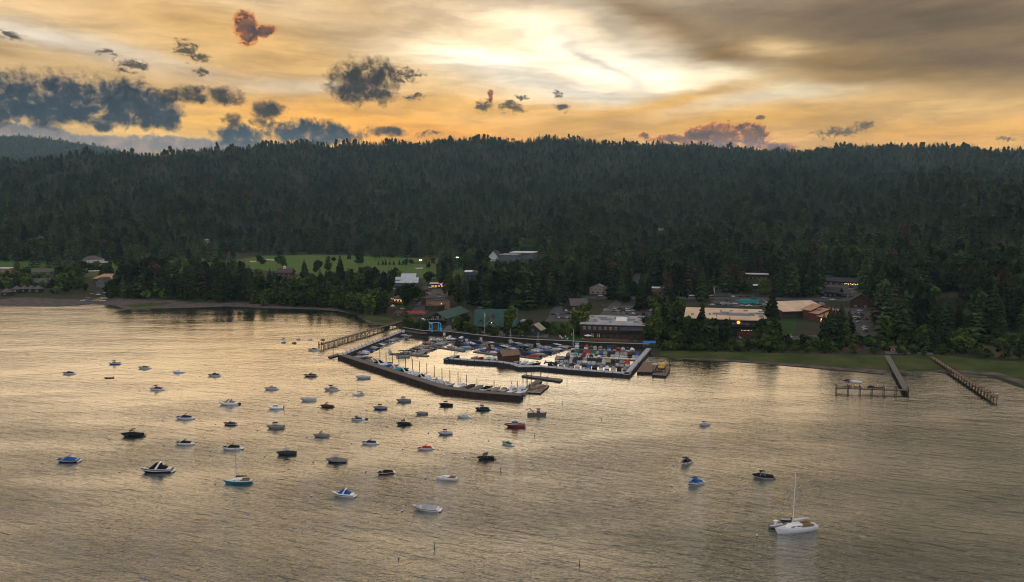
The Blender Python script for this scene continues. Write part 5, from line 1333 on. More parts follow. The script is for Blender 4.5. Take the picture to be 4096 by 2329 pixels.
def boats_near_walls():
    a, b = BW[1], BW[0]; t = (b - a).normalized(); n = Vector((t.y, -t.x, 0))
    row('gf pr wf bf nf gf pf nf kr wf gf nf kr tf pf gf gf nf kf gf pf nf', a + t * 13 + n * 7.6, b - t * 6 + n * 7.6, math.degrees(math.atan2(n.y, n.x)) + 160, 6.6, 'the lake corner', 'along the left breakwater arm', 'boats along the left breakwater arm')
    a, b = BW[1], BW[3]; t = (b - a).normalized(); n = Vector((-t.y, t.x, 0)); hd = math.degrees(math.atan2(n.y, n.x))
    row('pr nP gf tc kc wf bt tc Tf kc ks wc kc wc ks wc pc', a + t * 8 + n * 9.4, b - t * 7 + n * 9.4, 20, 10.2, 'the left corner', 'backed onto the rusty breakwater', 'white cruisers backed onto the breakwater', .3)
    a, b = BW[3], BW[5]; t = (b - a).normalized(); n = Vector((-t.y, t.x, 0)); hd = math.degrees(math.atan2(n.y, n.x))
    row('ts Bf gf kr tf go wy wy', a + t * 1 + n * 14.4, b - t * 1.5 + n * 13.6, 52, 8.8, 'the left', 'on the short breakwater dock', 'boats on the short dock behind the breakwater', .3)
    row('tr pf wf tr', a + t * 3 + n * 7.2, b - t * 12 + n * 7.2, hd + 84, 5.4, 'the left', 'against the breakwater inner wall', 'boats against the breakwater inner wall', .2)
    root = tag(empty('slip_dock', (0, 0, 0)), 'floating slip dock for the row of eight boats behind the breakwater end', 'floating dock', 'slip docks in the marina')
    for i in range(9):
        q = a + t * (1 + (b - a).length * .93 * i / 8) + n * 14; rz = R(52); mb = MB(); mb.box((q.x, q.y, .22), (8, .9, .5), rz); mb.build('finger', M_DECK, root)
        if i % 2 == 0: mb = MB(); q2 = q + n * 4; mb.tube((q2.x, q2.y, -1), (q2.x, q2.y, 4.4), .17, .16, 6); mb.build('pile', M_PILE, root)
    c = (a + b) / 2 + n * 9.8; mb = MB(); mb.box((c.x, c.y, .24), ((b - a).length * .96, 1.5, .5), math.atan2(t.y, t.x)); mb.build('walkway', M_DECK, root)
    a, b = BW[1], BW[3]; t = (b - a).normalized(); n = Vector((-t.y, t.x, 0))
    for i in range(13):
        q = a + t * (14 + 7.6 * i) + n * 21; mb = MB(); r_ = tag(empty('mooring_pile', q), 'dark brown mooring pile at the bows of the white cruisers', 'mooring pile', 'mooring piles at the cruiser berths'); mb.tube((0, 0, -1), (0, 0, 4.6), .2, .18, 7); mb.build('pile', M_PILE, r_)
        mb = MB(); mb.tube((0, 0, 4.6), (0, 0, 4.75), .22, .1, 7); mb.build('cap', M_DKWALL, r_)
    # right hand block in rows facing the quay
    g = 'boats in the crowded right hand berths'
    row('wt nf rr Gf tf gf kf bt nt rf pf kr wf', W_(2300, 1389), W_(2540, 1404), 82, 8.2, 'the left', 'back row below the quay', g)
    row('kf Gf nf rf rf Gf tf bf tf kf nf tf gf tf Bf nf bf', W_(2285, 1412), W_(2560, 1424), 80, 8.8, 'the left', 'second row of crowded berths', g)
    row('gf Tf mf nf wf', W_(2256, 1421), W_(2412, 1432), 80, 7, 'the left', 'half row with the dark red one', g)
    row('tf gf kf tf nf kf gr kf nf kf pr tf kf nf gf rf', W_(2222, 1436), W_(2518, 1458), 80, 9.2, 'the left', 'third row of crowded berths', g)
    row('nf kf pf gt nf wt kf bf nf gr wr tf kf gf', W_(2190, 1458), W_(2510, 1484), 80, 7.6, 'the left', 'front row behind the pale pier', g)
    row('tf rf wt wt', W_(1886, 1432), W_(1990, 1441), 40, 5.8, 'the left', 'left of the shingled boathouse', 'boats beside the boathouse')
    row('ko wf wf kt', W_(2060, 1450), W_(2160, 1462), 40, 6.4, 'the left', 'right of the shingled boathouse', 'boats beside the boathouse')
    row('wr nf wf nf', W_(1788, 1351), W_(1882, 1358), 78, 7.2, 'the left', 'nose out by the lodge quay', 'boats under the lodge quay')
    root = tag(empty('slip_dock', (0, 0, 0)), 'floating slip dock with pale fingers under the crowded right hand berths', 'floating dock', 'slip docks in the marina')
    for (p, q) in (((2290, 1398), (2560, 1411)), ((2225, 1428), (2560, 1444)), ((2180, 1450), (2520, 1472))):
        a, b = W_(*p), W_(*q); t = (b - a).normalized(); c = (a + b) / 2; mb = MB(); mb.box((c.x, c.y, .22), ((b - a).length, 1.4, .5), math.atan2(t.y, t.x)); mb.build('walkway', M_DECK, root)
        for i in range(9):
            e = a + (b - a) * (i / 8); mb = MB(); mb.box((e.x, e.y, .2), (.45, 8, .4), R(-10)); mb.build('finger', M_DKWALL, root)
    for (x, y, h, lb) in ((1558, 1408, 13, 'among the white cruisers'), (2153, 1382, 9, 'on the middle dock'), (2042, 1367, 9, 'under the lodge quay'), (2294, 1402, 14, 'left of the crowded berths')):
        sailboat(W_(x, y), 110, 7.5, h, 'white', f'white sloop with bare mast {lb}', 'navy', group='sloops berthed in the marina')
boats_near_walls()
berth('GP', W_(1612, 1424), 12, 9.0, 'large at the head of the island dock', 'boats on the island dock')
boat('full', W_(3395, 1538), 178, 6.4, 'white', 'black', 'charcoal', None, 'dark covered boat hung on the left lift of the grey pier arm', 'boats on the pier lifts', z=1.2)
boat('full', W_(3420, 1541), 178, 6.4, 'white', 'white', 'white', None, 'white covered boat hung on the right lift of the grey pier arm', 'boats on the pier lifts', z=1.2)
boat('run', W_(3478, 1552), 178, 5.6, 'charcoal', 'white', 'black', None, 'small dark boat lying under the middle of the grey pier arm', 'boats on the pier lifts')

def boathouse():
    p = at(2034, 1446, 0); rz = math.atan2((IP[5] - IP[3]).y, (IP[5] - IP[3]).x); rz = R(28); r_ = tag(empty('boathouse', p, rz), 'brown shingled boathouse with gabled roof standing on the pale pier', 'boathouse')
    sh = mat('brown_shingle', (.075, .040, .026), .9, .15, .35, 1.2, bump=.3); rf = mat('brown_roof', (.20, .125, .075), .85, .2, .3, .9, bump=.3)
    mb = MB(); w, d, h, e = 5.6, 7.4, 4.6, 7.0
    mb.add([(-w, -d / 2, -.5), (w, -d / 2, -.5), (w, d / 2, -.5), (-w, d / 2, -.5), (-w, -d / 2, h), (w, -d / 2, h), (w, d / 2, h), (-w, d / 2, h), (-w, 0, e), (w, 0, e)], [(0, 1, 5, 4), (2, 3, 7, 6), (1, 2, 6, 9, 5), (3, 0, 4, 8, 7)]); mb.build('wall', sh, r_)
    mb = MB(); o = .5
    for s in (-1, 1): mb.add([(-w - o, s * (d / 2 + o), h - .28), (w + o, s * (d / 2 + o), h - .28), (w + o, 0, e + .12), (-w - o, 0, e + .12), (-w - o, s * (d / 2 + o), h - .48), (w + o, s * (d / 2 + o), h - .48), (w + o, 0, e - .08), (-w - o, 0, e - .08)], [(0, 1, 2, 3), (7, 6, 5, 4), (0, 4, 5, 1), (1, 5, 6, 2), (3, 7, 4, 0)])
    fixnormals(mb.build('roof', rf, r_))
    mb = MB(); mb.box((w + .03, 0, 1.7), (.06, 4.4, 3.6)); mb.build('boat_door', M_DKWALL, r_)
boathouse()
# ------------------------------------------------------------------ buildings
M_BRN = mat('brown_cladding', (.065, .034, .024), .85, .2, .35, .6, bump=.2)
M_RED = mat('red_brown_cladding', (.13, .045, .030), .85, .2, .35, .6, bump=.2)
M_DRKW = mat('dark_cladding', (.028, .026, .026), .85, .2, .35, .6, bump=.2)
M_TANW = mat('tan_stucco', (.30, .19, .115), .9, .2, .15, .5)
M_GRNW = mat('green_cladding', (.035, .055, .040), .85, .2, .3, .6, bump=.2)
M_WHTW = mat('white_cladding', (.50, .49, .48), .85, .2, .12, .6)
M_GRYW = mat('grey_cladding', (.13, .135, .145), .85, .2, .2, .6)
M_YELW = mat('cream_cladding', (.34, .29, .20), .85, .2, .15, .6)
RF = {'green': mat('green_metal_roof', (.014, .058, .049), .6, .3, .2, .5, bump=.3), 'tan': mat('tan_gravel_roof', (.60, .42, .28), .8, .3, .22, .12), 'grey': mat('grey_membrane_roof', (.30, .30, .31), .75, .3, .3, .12),
      'brown': mat('brown_shingle_roof', (.085, .058, .046), .85, .2, .35, .5, bump=.3), 'dark': mat('dark_shingle_roof', (.035, .036, .042), .8, .25, .3, .5, bump=.3), 'metal': mat('pale_metal_roof', (.42, .43, .46), .4, .4, .15, .3),
      'white': mat('white_roof', (.62, .60, .58), .7, .3, .12, .2), 'olive': mat('olive_roof', (.30, .27, .19), .8, .2, .2, .5), 'rust': mat('orange_tan_roof', (.42, .235, .13), .8, .25, .3, .3), 'plum': mat('plum_shingle_roof', (.11, .085, .085), .85, .2, .35, .4, bump=.3)}
M_PANE = mat('window_glass', (.05, .06, .07), .08, .7)
M_TRIM = mat('white_trim', (.48, .47, .45), .8, .2)
M_LIT = mat('lit_window', (.8, .5, .2), .6, .2, emit=(1.0, .52, .16), estr=.7)
M_BULB = mat('warm_bulb', (.9, .7, .3), .6, .2, emit=(1.0, .62, .22), estr=3.0)

class House:
    """walls, roof and openings laid out from the two ends of a front wall"""
    def __init__(s, name, label, fl, fr, cat='building', z=None, group=None):
        s.a = on(*fl); s.b = on(*fr); s.z = (min(s.a.z, s.b.z) - .2) if z is None else z
        s.a.z = s.b.z = s.z; s.t = (s.b - s.a).normalized(); s.n = Vector((-s.t.y, s.t.x, 0)); s.w = (s.b - s.a).length
        s.rz = math.atan2(s.t.y, s.t.x)
        s.root = tag(empty(name, s.a, s.rz), label, cat, group)
    def wall(s, x0, x1, y0, y1, h, m, z0=0.0):
        mb = MB(); mb.box(((x0 + x1) / 2, (y0 + y1) / 2, (z0 + h) / 2 - .3), (x1 - x0, y1 - y0, h - z0 + .6)); return mb.build('wall', m, s.root)
    def gable(s, x0, x1, y0, y1, h, e, wm, rm, axis='x', over=.7, z0=0.0, th=.28):
        mb = MB()
        if axis == 'x':
            m = (y0 + y1) / 2; mb.add([(x0, y0, z0 - .4), (x1, y0, z0 - .4), (x1, y1, z0 - .4), (x0, y1, z0 - .4), (x0, y0, h), (x1, y0, h), (x1, y1, h), (x0, y1, h), (x0, m, e), (x1, m, e)],
                [(0, 1, 5, 4), (2, 3, 7, 6), (1, 2, 6, 9, 5), (3, 0, 4, 8, 7)])
            w = mb.build('wall', wm, s.root); k_ = (e - h) / (m - y0); mb = MB(); lo = h - over * k_ + .05
            for a in (y0 - over, y1 + over): mb.add([(x0 - over, a, lo), (x1 + over, a, lo), (x1 + over, m, e + .05), (x0 - over, m, e + .05), (x0 - over, a, lo + th), (x1 + over, a, lo + th), (x1 + over, m, e + th), (x0 - over, m, e + th)], [(0, 3, 2, 1), (4, 5, 6, 7), (0, 1, 5, 4), (1, 2, 6, 5), (3, 0, 4, 7)])
        else:
            m = (x0 + x1) / 2; mb.add([(x0, y0, z0 - .4), (x1, y0, z0 - .4), (x1, y1, z0 - .4), (x0, y1, z0 - .4), (x0, y0, h), (x1, y0, h), (x1, y1, h), (x0, y1, h), (m, y0, e), (m, y1, e)],
                [(0, 1, 5, 8, 4), (2, 3, 7, 9, 6), (1, 2, 6, 5), (3, 0, 4, 7)])
            w = mb.build('wall', wm, s.root); k_ = (e - h) / (m - x0); mb = MB(); lo = h - over * k_ + .05
            for a in (x0 - over, x1 + over): mb.add([(a, y0 - over, lo), (a, y1 + over, lo), (m, y1 + over, e + .05), (m, y0 - over, e + .05), (a, y0 - over, lo + th), (a, y1 + over, lo + th), (m, y1 + over, e + th), (m, y0 - over, e + th)], [(0, 1, 2, 3), (7, 6, 5, 4), (0, 4, 5, 1), (1, 5, 6, 2), (3, 7, 4, 0)])
        r_ = mb.build('roof', rm, s.root); fixnormals(r_); return w, r_
    def hip(s, x0, x1, y0, y1, h, e, rm, over=.8):
        x0 -= over; x1 += over; y0 -= over; y1 += over; m = (y0 + y1) / 2; q = min((y1 - y0) / 2, (x1 - x0) / 2 - .1)
        mb = MB(); mb.add([(x0, y0, h), (x1, y0, h), (x1, y1, h), (x0, y1, h), (x0 + q, m, e), (x1 - q, m, e)], [(0, 1, 5, 4), (1, 2, 5), (2, 3, 4, 5), (3, 0, 4), (3, 2, 1, 0)]); return mb.build('roof', rm, s.root)
    def flat(s, x0, x1, y0, y1, h, rm, over=.5, th=.5):
        mb = MB(); mb.box(((x0 + x1) / 2, (y0 + y1) / 2, h + th / 2), (x1 - x0 + 2 * over, y1 - y0 + 2 * over, th)); return mb.build('roof', rm, s.root)
    def shed(s, x0, x1, y0, y1, h0, h1, rm, over=.6, th=.35):
        mb = MB(); mb.add([(x0 - over, y0 - over, h0), (x1 + over, y0 - over, h0), (x1 + over, y1 + over, h1), (x0 - over, y1 + over, h1), (x0 - over, y0 - over, h0 + th), (x1 + over, y0 - over, h0 + th), (x1 + over, y1 + over, h1 + th), (x0 - over, y1 + over, h1 + th)],
            [(3, 2, 1, 0), (4, 5, 6, 7), (0, 1, 5, 4), (1, 2, 6, 5), (2, 3, 7, 6), (3, 0, 4, 7)]); return mb.build('roof', rm, s.root)
    def wins(s, xs, z, w, h, y=0.0, m=None, face=-1, trim=True):
        m = m or M_PANE
        def fn():
            mb = MB()
            if trim: mb.box((0, 0, 0), (w + .24, .10, h + .24), mi=0)
            mb.box((0, -.04, 0), (w, .08, h), mi=1); mb.box((0, -.06, 0), (.09, .09, h), mi=0); return mb.mesh('window', [M_TRIM if trim else M_DRKW, m])
        for x in xs: put('window', cached(('win', w, h, m.name, trim), fn), s.root, (x, y + face * .05, z))
    def side_wins(s, ys, z, w, h, x, face=1, m=None):
        def fn(): mb = MB(); mb.box((0, 0, 0), (.10, w + .24, h + .24), mi=0); mb.box((face * .04, 0, 0), (.08, w, h), mi=1); return mb.mesh('window', [M_TRIM, m or M_PANE])
        for y in ys: put('window', cached(('swin', w, h, face, (m or M_PANE).name), fn), s.root, (x + face * .05, y, z))
    def part(s, name, m, fn, parent=None): mb = MB(); fn(mb); return mb.build(name, m, parent or s.root)

def lin_(a, b, n): return [a + (b - a) * (i + .5) / n for i in range(n)]

def hotels():
    # grey flat-roofed two storey block on the lawn behind the marina
    h = House('waterfront_building', 'two storey brown waterfront building with grey flat roof behind the lawn and marina', (2321, 1350), (2577, 1358)); w = h.w; D = 46
    h.wall(0, w, 0, D, 9.2, M_BRN); rf = h.flat(0, w, 0, D, 9.32, RF['grey'], .6, .45)
    h.part('balcony', M_DRKW, lambda mb: (mb.box((w * .42, -1.5, 4.6), (w * .8, 2.8, .3)), mb.box((w * .42, -2.85, 5.2), (w * .8, .12, 1.0))))
    h.part('porch_roof', RF['dark'], lambda mb: mb.add([(w * .62, -.05, 8.6), (w * .98, -.05, 8.6), (w * .98, -4.5, 6.6), (w * .62, -4.5, 6.6), (w * .62, -.05, 8.3), (w * .98, -.05, 8.3), (w * .98, -4.5, 6.3), (w * .62, -4.5, 6.3)], [(3, 2, 1, 0), (4, 5, 6, 7), (2, 3, 7, 6), (1, 2, 6, 5), (0, 4, 7, 3)]))
    h.wins(lin_(1, w * .6, 7), 6.9, 1.3, 1.7); h.wins(lin_(1, w * .95, 9), 2.0, 2.2, 2.1, trim=False)
    for (x, y, a, b, c) in ((9, 12, 3, 3, 2.2), (16, 22, 8, 1.2, 1.2), (13, 31, 6, 1.4, 1.0), (24, 30, 4, 3, 1.6), (34, 24, 5, 3, 1.3), (38, 12, 4, 2, 1.4), (20, 9, 1.5, 1.5, 1.4), (30, 38, 3, 2, 1.2), (5, 36, 3, 1, 1.0), (39, 38, 2, 2, 1.6)):
        h.part('roof_unit', M_STEEL, lambda mb: mb.box((x, y, 9.78 + c / 2), (a, b, c)), rf)
    h.part('skylight', RF['white'], lambda mb: mb.add([(23, 18, 9.8), (31, 18, 9.8), (31, 27, 11.4), (23, 27, 11.4), (23, 27, 9.8), (31, 27, 9.8)], [(0, 1, 2, 3), (1, 5, 2), (0, 3, 4), (3, 2, 5, 4)]), rf)
    h.part('patio', M_RED, lambda mb: mb.box((w * .4, -7.5, .25), (w * .75, 9, .5)))
    # long tan roofed block
    h = House('office_block', 'long dark office block with large pale tan flat roof crowded with roof units', (2738, 1340), (3065, 1352)); w = h.w; D = 60
    h.wall(0, w, 0, D, 11.8, M_DRKW); rf = h.flat(0, w, 0, D, 11.9, RF['tan'], .8, .7)
    h.wins(lin_(2, w - 2, 12), 9.2, 3.2, 1.6, trim=False); h.wins(lin_(2, w - 2, 12), 5.6, 3.2, 1.6, trim=False)
    h.part('eave_band', M_DRKW, lambda mb: mb.box((w / 2, -1.2, 7.6), (w, 2.3, .35)))
    for (x, y, a, b, c) in ((37, 20, 14, 4, 1.8), (29, 24, 7, 4, 2.0), (46, 22, 4, 3, 2.0), (52, 30, 6, 3, 1.2), (52, 14, 3, 4, 1.8), (22, 22, 6, 3, 1.3), (17, 19, 1.5, 1.5, 1.4), (25, 30, 1, 1, 2.5), (5, 16, 2, 1.5, 1.0), (43, 46, 3, 1.2, 1.0), (11, 40, 3, 3, .5), (33, 45, 3, 1, .5), (54, 44, 4, 2, .8)):
        h.part('roof_unit', M_STEEL, lambda mb: mb.box((x, y, 12.62 + c / 2), (a, b, c)), rf)
    h.part('clock_lamp', mat('orange_globe', (.9, .35, .05), .6, .2, emit=(1.0, .34, .04), estr=1.8), lambda mb: mb.ball((w * .66, -1.2, 10.4), 1.15, 12, 8))
    h.part('string_lights', M_BULB, lambda mb: [mb.box((w * .70 + i * .9, -2.5, 5.2), (.22, .22, .22)) for i in range(10)])
    h.part('entrance', M_RED, lambda mb: mb.box((w * .74, -2.2, 1.8), (10, 4, 3.6)))
    # brown stepped building with tan roofs
    h = House('arcade_building', 'long brown building with tan shed roof and three stepped gables beside the lawn', (3128, 1277), (3308, 1262)); w = h.w
    h.wall(0, w, 0, 20, 6.0, M_BRN); h.shed(0, w, -1.5, 21, 6.02, 11.2, RF['tan']); h.wins(lin_(1, w * .35, 5), 2.4, 2.4, 1.8, trim=False)
    x0, x1 = w * .40, w * .88
    for i, (y0, y1, hh, e) in enumerate(((-30, -21, 4.6, 7.8), (-20.9, -12, 6.2, 9.6), (-11.9, -2.2, 7.8, 11.6))):
        h.gable(x0 + .2 * i, x1 - .2 * i, y0, y1, hh, e, M_RED, RF['rust'], 'y', 1.0)
    h.gable(x1 + .6, x1 + 10, -14, -2.3, 5.0, 8.0, M_RED, RF['rust'], 'y', .8)
    h.part('roof_vent', M_STEEL, lambda mb: (mb.box((x0 + 5, -16, 9.0), (2.4, 2.4, 1.8)), mb.box((x1 - 5, -5, 12), (3, 2, 1.8)), mb.ball((x0 + 14, -10, 11.8), .9)))
    h.part('sign_light', M_BULB, lambda mb: [mb.box((x0 - 1.6, -28, z), (2.2, .2, .6)) for z in (.8, 2.0, 3.2)])
    h.part('porch', M_DRKW, lambda mb: mb.box(((x0 + x1) / 2, -31.2, 1.4), (x1 - x0 - 2, 2.2, 2.6)))
hotels()

def lodges():
    h = House('marina_lodge', 'large lodge with dark green metal roof, dormers and white trimmed front gable by the marina', (1903, 1324), (2066, 1321)); w = h.w
    h.gable(0, w, 0, 34, 3.8, 13.6, M_DRKW, RF['green'], 'x', 1.2)
    wl, rf = h.gable(w * .22, w * .55, -8, 9, 4.4, 8.6, M_GRNW, RF['green'], 'y', .9); h.gable(w * .06, w * .20, 3, 12, 5.6, 8.2, M_GRNW, RF['green'], 'y', .5); h.gable(w * .66, w * .98, -4, 8, 3.6, 7.4, M_GRNW, RF['green'], 'x', .7)
    h.wins(lin_(w * .24, w * .53, 4), 5.0, 1.5, 1.7, -8); h.wins(lin_(w * .24, w * .53, 4), 1.9, 1.6, 1.9, -8, trim=False); h.wins([w * .13], 5.4, 1.6, 1.6, 3); h.wins(lin_(w * .68, w * .96, 3), 2.0, 1.8, 1.8, -4)
    h.part('chimney', M_RED, lambda mb: (mb.box((w * .44, 8.6, 9.4), (1.7, 1.7, 3.4)), mb.box((w * .44, 8.6, 11.2), (2.1, 2.1, .3)))); h.part('chimney', M_RED, lambda mb: mb.box((w * .30, 4.4, 8.9), (1.3, 1.3, 3)))
    h.part('cupola', RF['green'], lambda mb: (mb.box((w * .10, 20, 13.8), (3.4, 2.6, 1.8)), mb.box((w * .10, 20, 14.9), (4.4, 3.4, .4), taper=.6)))
    h.part('skylight', M_STEEL, lambda mb: [mb.box((w * .60 + i * 1.1, 10, 9.55), (.35, 3.2, .2)) for i in range(4)])
    h.part('porch_lamp', M_BULB, lambda mb: mb.ball((w * .39, -8.5, 7.2), .35)); h.part('deck', M_DECKB, lambda mb: mb.box((w * .4, -11, .4), (w * .7, 6, .6)))
    p = h.root.matrix_basis @ Vector((w * .22, -10, 0)); f = tag(empty('flagpole', p), 'tall white flagpole with a striped flag before the green roofed lodge', 'flagpole')
    mb = MB(); mb.tube((0, 0, 0), (0, 0, 15), .12, .06, 6); mb.build('pole', M_TRIM, f)
    mb = MB(); mb.box((.35, 0, 13.0), (.6, .05, 2.6)); mb.build('flag', mat('striped_flag', (.40, .04, .05), .8, .2, .2, 2, col2=(.55, .5, .5)), f)
    h = House('boat_barn', 'dark gabled boat barn with long green metal roof and lit white framed balcony windows', (1716, 1297), (1783, 1301)); w = h.w
    h.gable(0, w, 0, 44, 5.4, 9.4, M_DRKW, RF['green'], 'y', 1.2); h.wins(lin_(.6, w * .98, 3), 5.6, 2.0, 1.9, 0)
    h.part('balcony', M_DRKW, lambda mb: (mb.box((w / 2, -1.3, 3.8), (w + 1, 2.4, .25)), mb.box((w / 2, -2.45, 4.4), (w + 1, .1, .9)))); h.part('string_lights', M_BULB, lambda mb: [mb.box((w * i / 8, -2.55, 4.3), (.16, .16, .16)) for i in range(9)])
    h.side_wins([4, 9, 14, 20], 2.0, 3.0, 2.8, w)
    h = House('chalet', 'small green chalet with olive tan gabled roof and white window at the promenade', (2112, 1342), (2160, 1346)); w = h.w
    h.gable(0, w, 0, 9, 4.8, 8.2, M_GRNW, RF['olive'], 'y', 1.1); h.wins([w * .35], 4.2, 1.8, 1.3); h.wins([w * .7], 1.5, 1.4, 1.6, trim=False); h.gable(-6, -.3, 1, 8, 2.6, 4.4, M_GRNW, RF['brown'], 'x', .6)
    h = House('shop_building', 'red brown flat roofed shop building at the foot of the main street parking', (1700, 1243), (1752, 1246)); w = h.w
    h.wall(0, w, 0, 13, 4.2, M_BRN); h.flat(0, w, 0, 13, 4.25, RF['brown'], .9, .5); h.wins(lin_(.5, w - .5, 4), 1.8, 1.4, 1.5, trim=False)
    h = House('shop_building', 'two storey building with plain tan front wall and a lit lamp behind the boat barn', (1749, 1242), (1800, 1236)); w = h.w
    h.wall(0, w, 0, 16, 8.2, M_TANW); h.flat(0, w, 0, 16, 8.25, RF['dark'], .3, .4); h.wins([w * .3], 2.2, 1.2, 1.8, trim=False); h.part('wall_lamp', M_BULB, lambda mb: mb.ball((w * .3, -.4, 5.6), .35))
    h = House('shop_building', 'red brown two storey block with flat roof above the tan fronted shop', (1716, 1230), (1775, 1226)); w = h.w
    h.wall(0, w, 6, 18, 7.2, M_RED); h.flat(0, w, 6, 18, 7.25, RF['dark'], .4, .5); h.wins(lin_(1, w - 1, 4), 5.2, 1.3, 1.3, 6)
    h = House('restaurant', 'low restaurant strung with warm yellow lights above the left meadow', (1560, 1216), (1612, 1218)); w = h.w
    h.wall(0, w, 4, 13, 5.6, M_BRN); h.shed(0, w, 3, 13, 5.62, 7.2, RF['brown']); h.part('string_lights', M_BULB, lambda mb: [mb.box((w * i / 13, 1.8, 4.9 - .3 * (i % 2)), (.26, .26, .26)) for i in range(14)])
    h.part('deck', M_DECKB, lambda mb: (mb.box((w / 2, 1.0, 1.6), (w, 6, .3)), mb.box((w / 2, -1.9, 2.1), (w, .12, .9)))); h.wins(lin_(.5, w - .5, 4), 3.2, 1.8, 1.5, 4, M_LIT, trim=False)
    h = House('shingled_building', 'red brown two storey building with dark roof beside the main street', (1600, 1186), (1712, 1182)); w = h.w
    h.gable(0, w, 0, 12, 6.6, 9.4, M_RED, RF['brown'], 'x', .8); h.wins(lin_(1, w - 1, 7), 4.6, 1.5, 1.4); h.part('string_lights', M_BULB, lambda mb: [mb.box((w * .5 + i * 1.4, -.9, 3.4), (.2, .2, .2)) for i in range(12)])
    h = House('metal_roof_hall', 'pale grey metal roofed hall with raised clerestory at the golf course edge', (1574, 1146), (1670, 1144)); w = h.w
    h.gable(0, w, 0, 22, 4.4, 9.4, M_GRYW, RF['metal'], 'x', 1.0); h.gable(w * .28, w * .86, 14, 32, 8.2, 13.0, M_GRYW, RF['metal'], 'x', .8); h.gable(w * .08, w * .26, 4, 13, 7.6, 10.2, M_GRYW, RF['metal'], 'x', .5); h.wins(lin_(1, w - 1, 5), 2.2, 2.0, 1.6)
    h = House('tower_building', 'narrow dark four storey building with butterfly roof right of the golf course', (1862, 1136), (1912, 1136)); w = h.w
    h.wall(0, w, 0, 12, 14, M_GRYW); h.shed(-1, w * .5, 0, 12, 14.2, 15.2, RF['white'], .6); h.shed(w * .5 + .6, w + 1, 0, 12, 15.2, 14.4, RF['white'], .4)
    for z in (3.4, 7.0, 10.6): h.part('balcony', M_DRKW, lambda mb: mb.box((w / 2, -.9, z), (w * .95, 1.7, .3)))
    for z in (5, 8.6, 12.2): h.wins(lin_(.5, w - .5, 3), z, 2.4, 1.7, trim=False)
    h = House('shop_strip', 'low shop strip with white awning roof and a pink neon glow', (1722, 1152), (1790, 1152)); w = h.w
    h.wall(0, w, 0, 14, 4.6, M_BRN); h.flat(0, w, 0, 14, 4.65, RF['white'], 1.2, .5); h.wins(lin_(.5, w - .5, 5), 2.2, 2.4, 1.6, 0, M_LIT, trim=False); h.part('neon_sign', mat('pink_neon', (.8, .1, .5), .5, .2, emit=(1.0, .08, .55), estr=3), lambda mb: mb.box((w * .62, -.4, 4.0), (2.4, .2, 1.0)))
    h = House('garden_shed', 'small red brown shed by the left meadow path', (1580, 1264), (1604, 1265), 'shed'); w = h.w
    h.gable(0, w, 0, 5, 3.0, 4.8, M_RED, RF['brown'], 'x', .6); h.wins([w * .5], 1.6, 1, 1)
    h = House('school_building', 'large white flat roofed building with gabled hall among the pines below the hill', (1955, 1044), (2060, 1046)); w = h.w
    h.gable(0, w * .35, 0, 24, 8, 17, M_WHTW, RF['dark'], 'y', 1.2); h.wall(w * .36, w, 6, 40, 10, M_GRYW); h.flat(w * .36, w, 6, 40, 10.1, RF['grey'], 1, .8); h.wall(w * .55, w * 1.4, 42, 80, 12, M_GRYW); h.flat(w * .55, w * 1.4, 42, 80, 12.1, RF['white'], 1.5, 1.0); h.wins(lin_(w * .6, w * 1.3, 6), 9, 4, 2, 42, trim=False)
    h.wall(-4, w * .3, -8, -.5, 4, M_WHTW); h.flat(-4, w * .3, -8, -.5, 4.1, RF['white'], .8, .6); h.part('scaffold', mat('orange_frame', (.30, .09, .04), .8, .2), lambda mb: [mb.box((-6 + 3 * i, 30, 6), (.5, 10, 8)) for i in range(5)])
lodges()

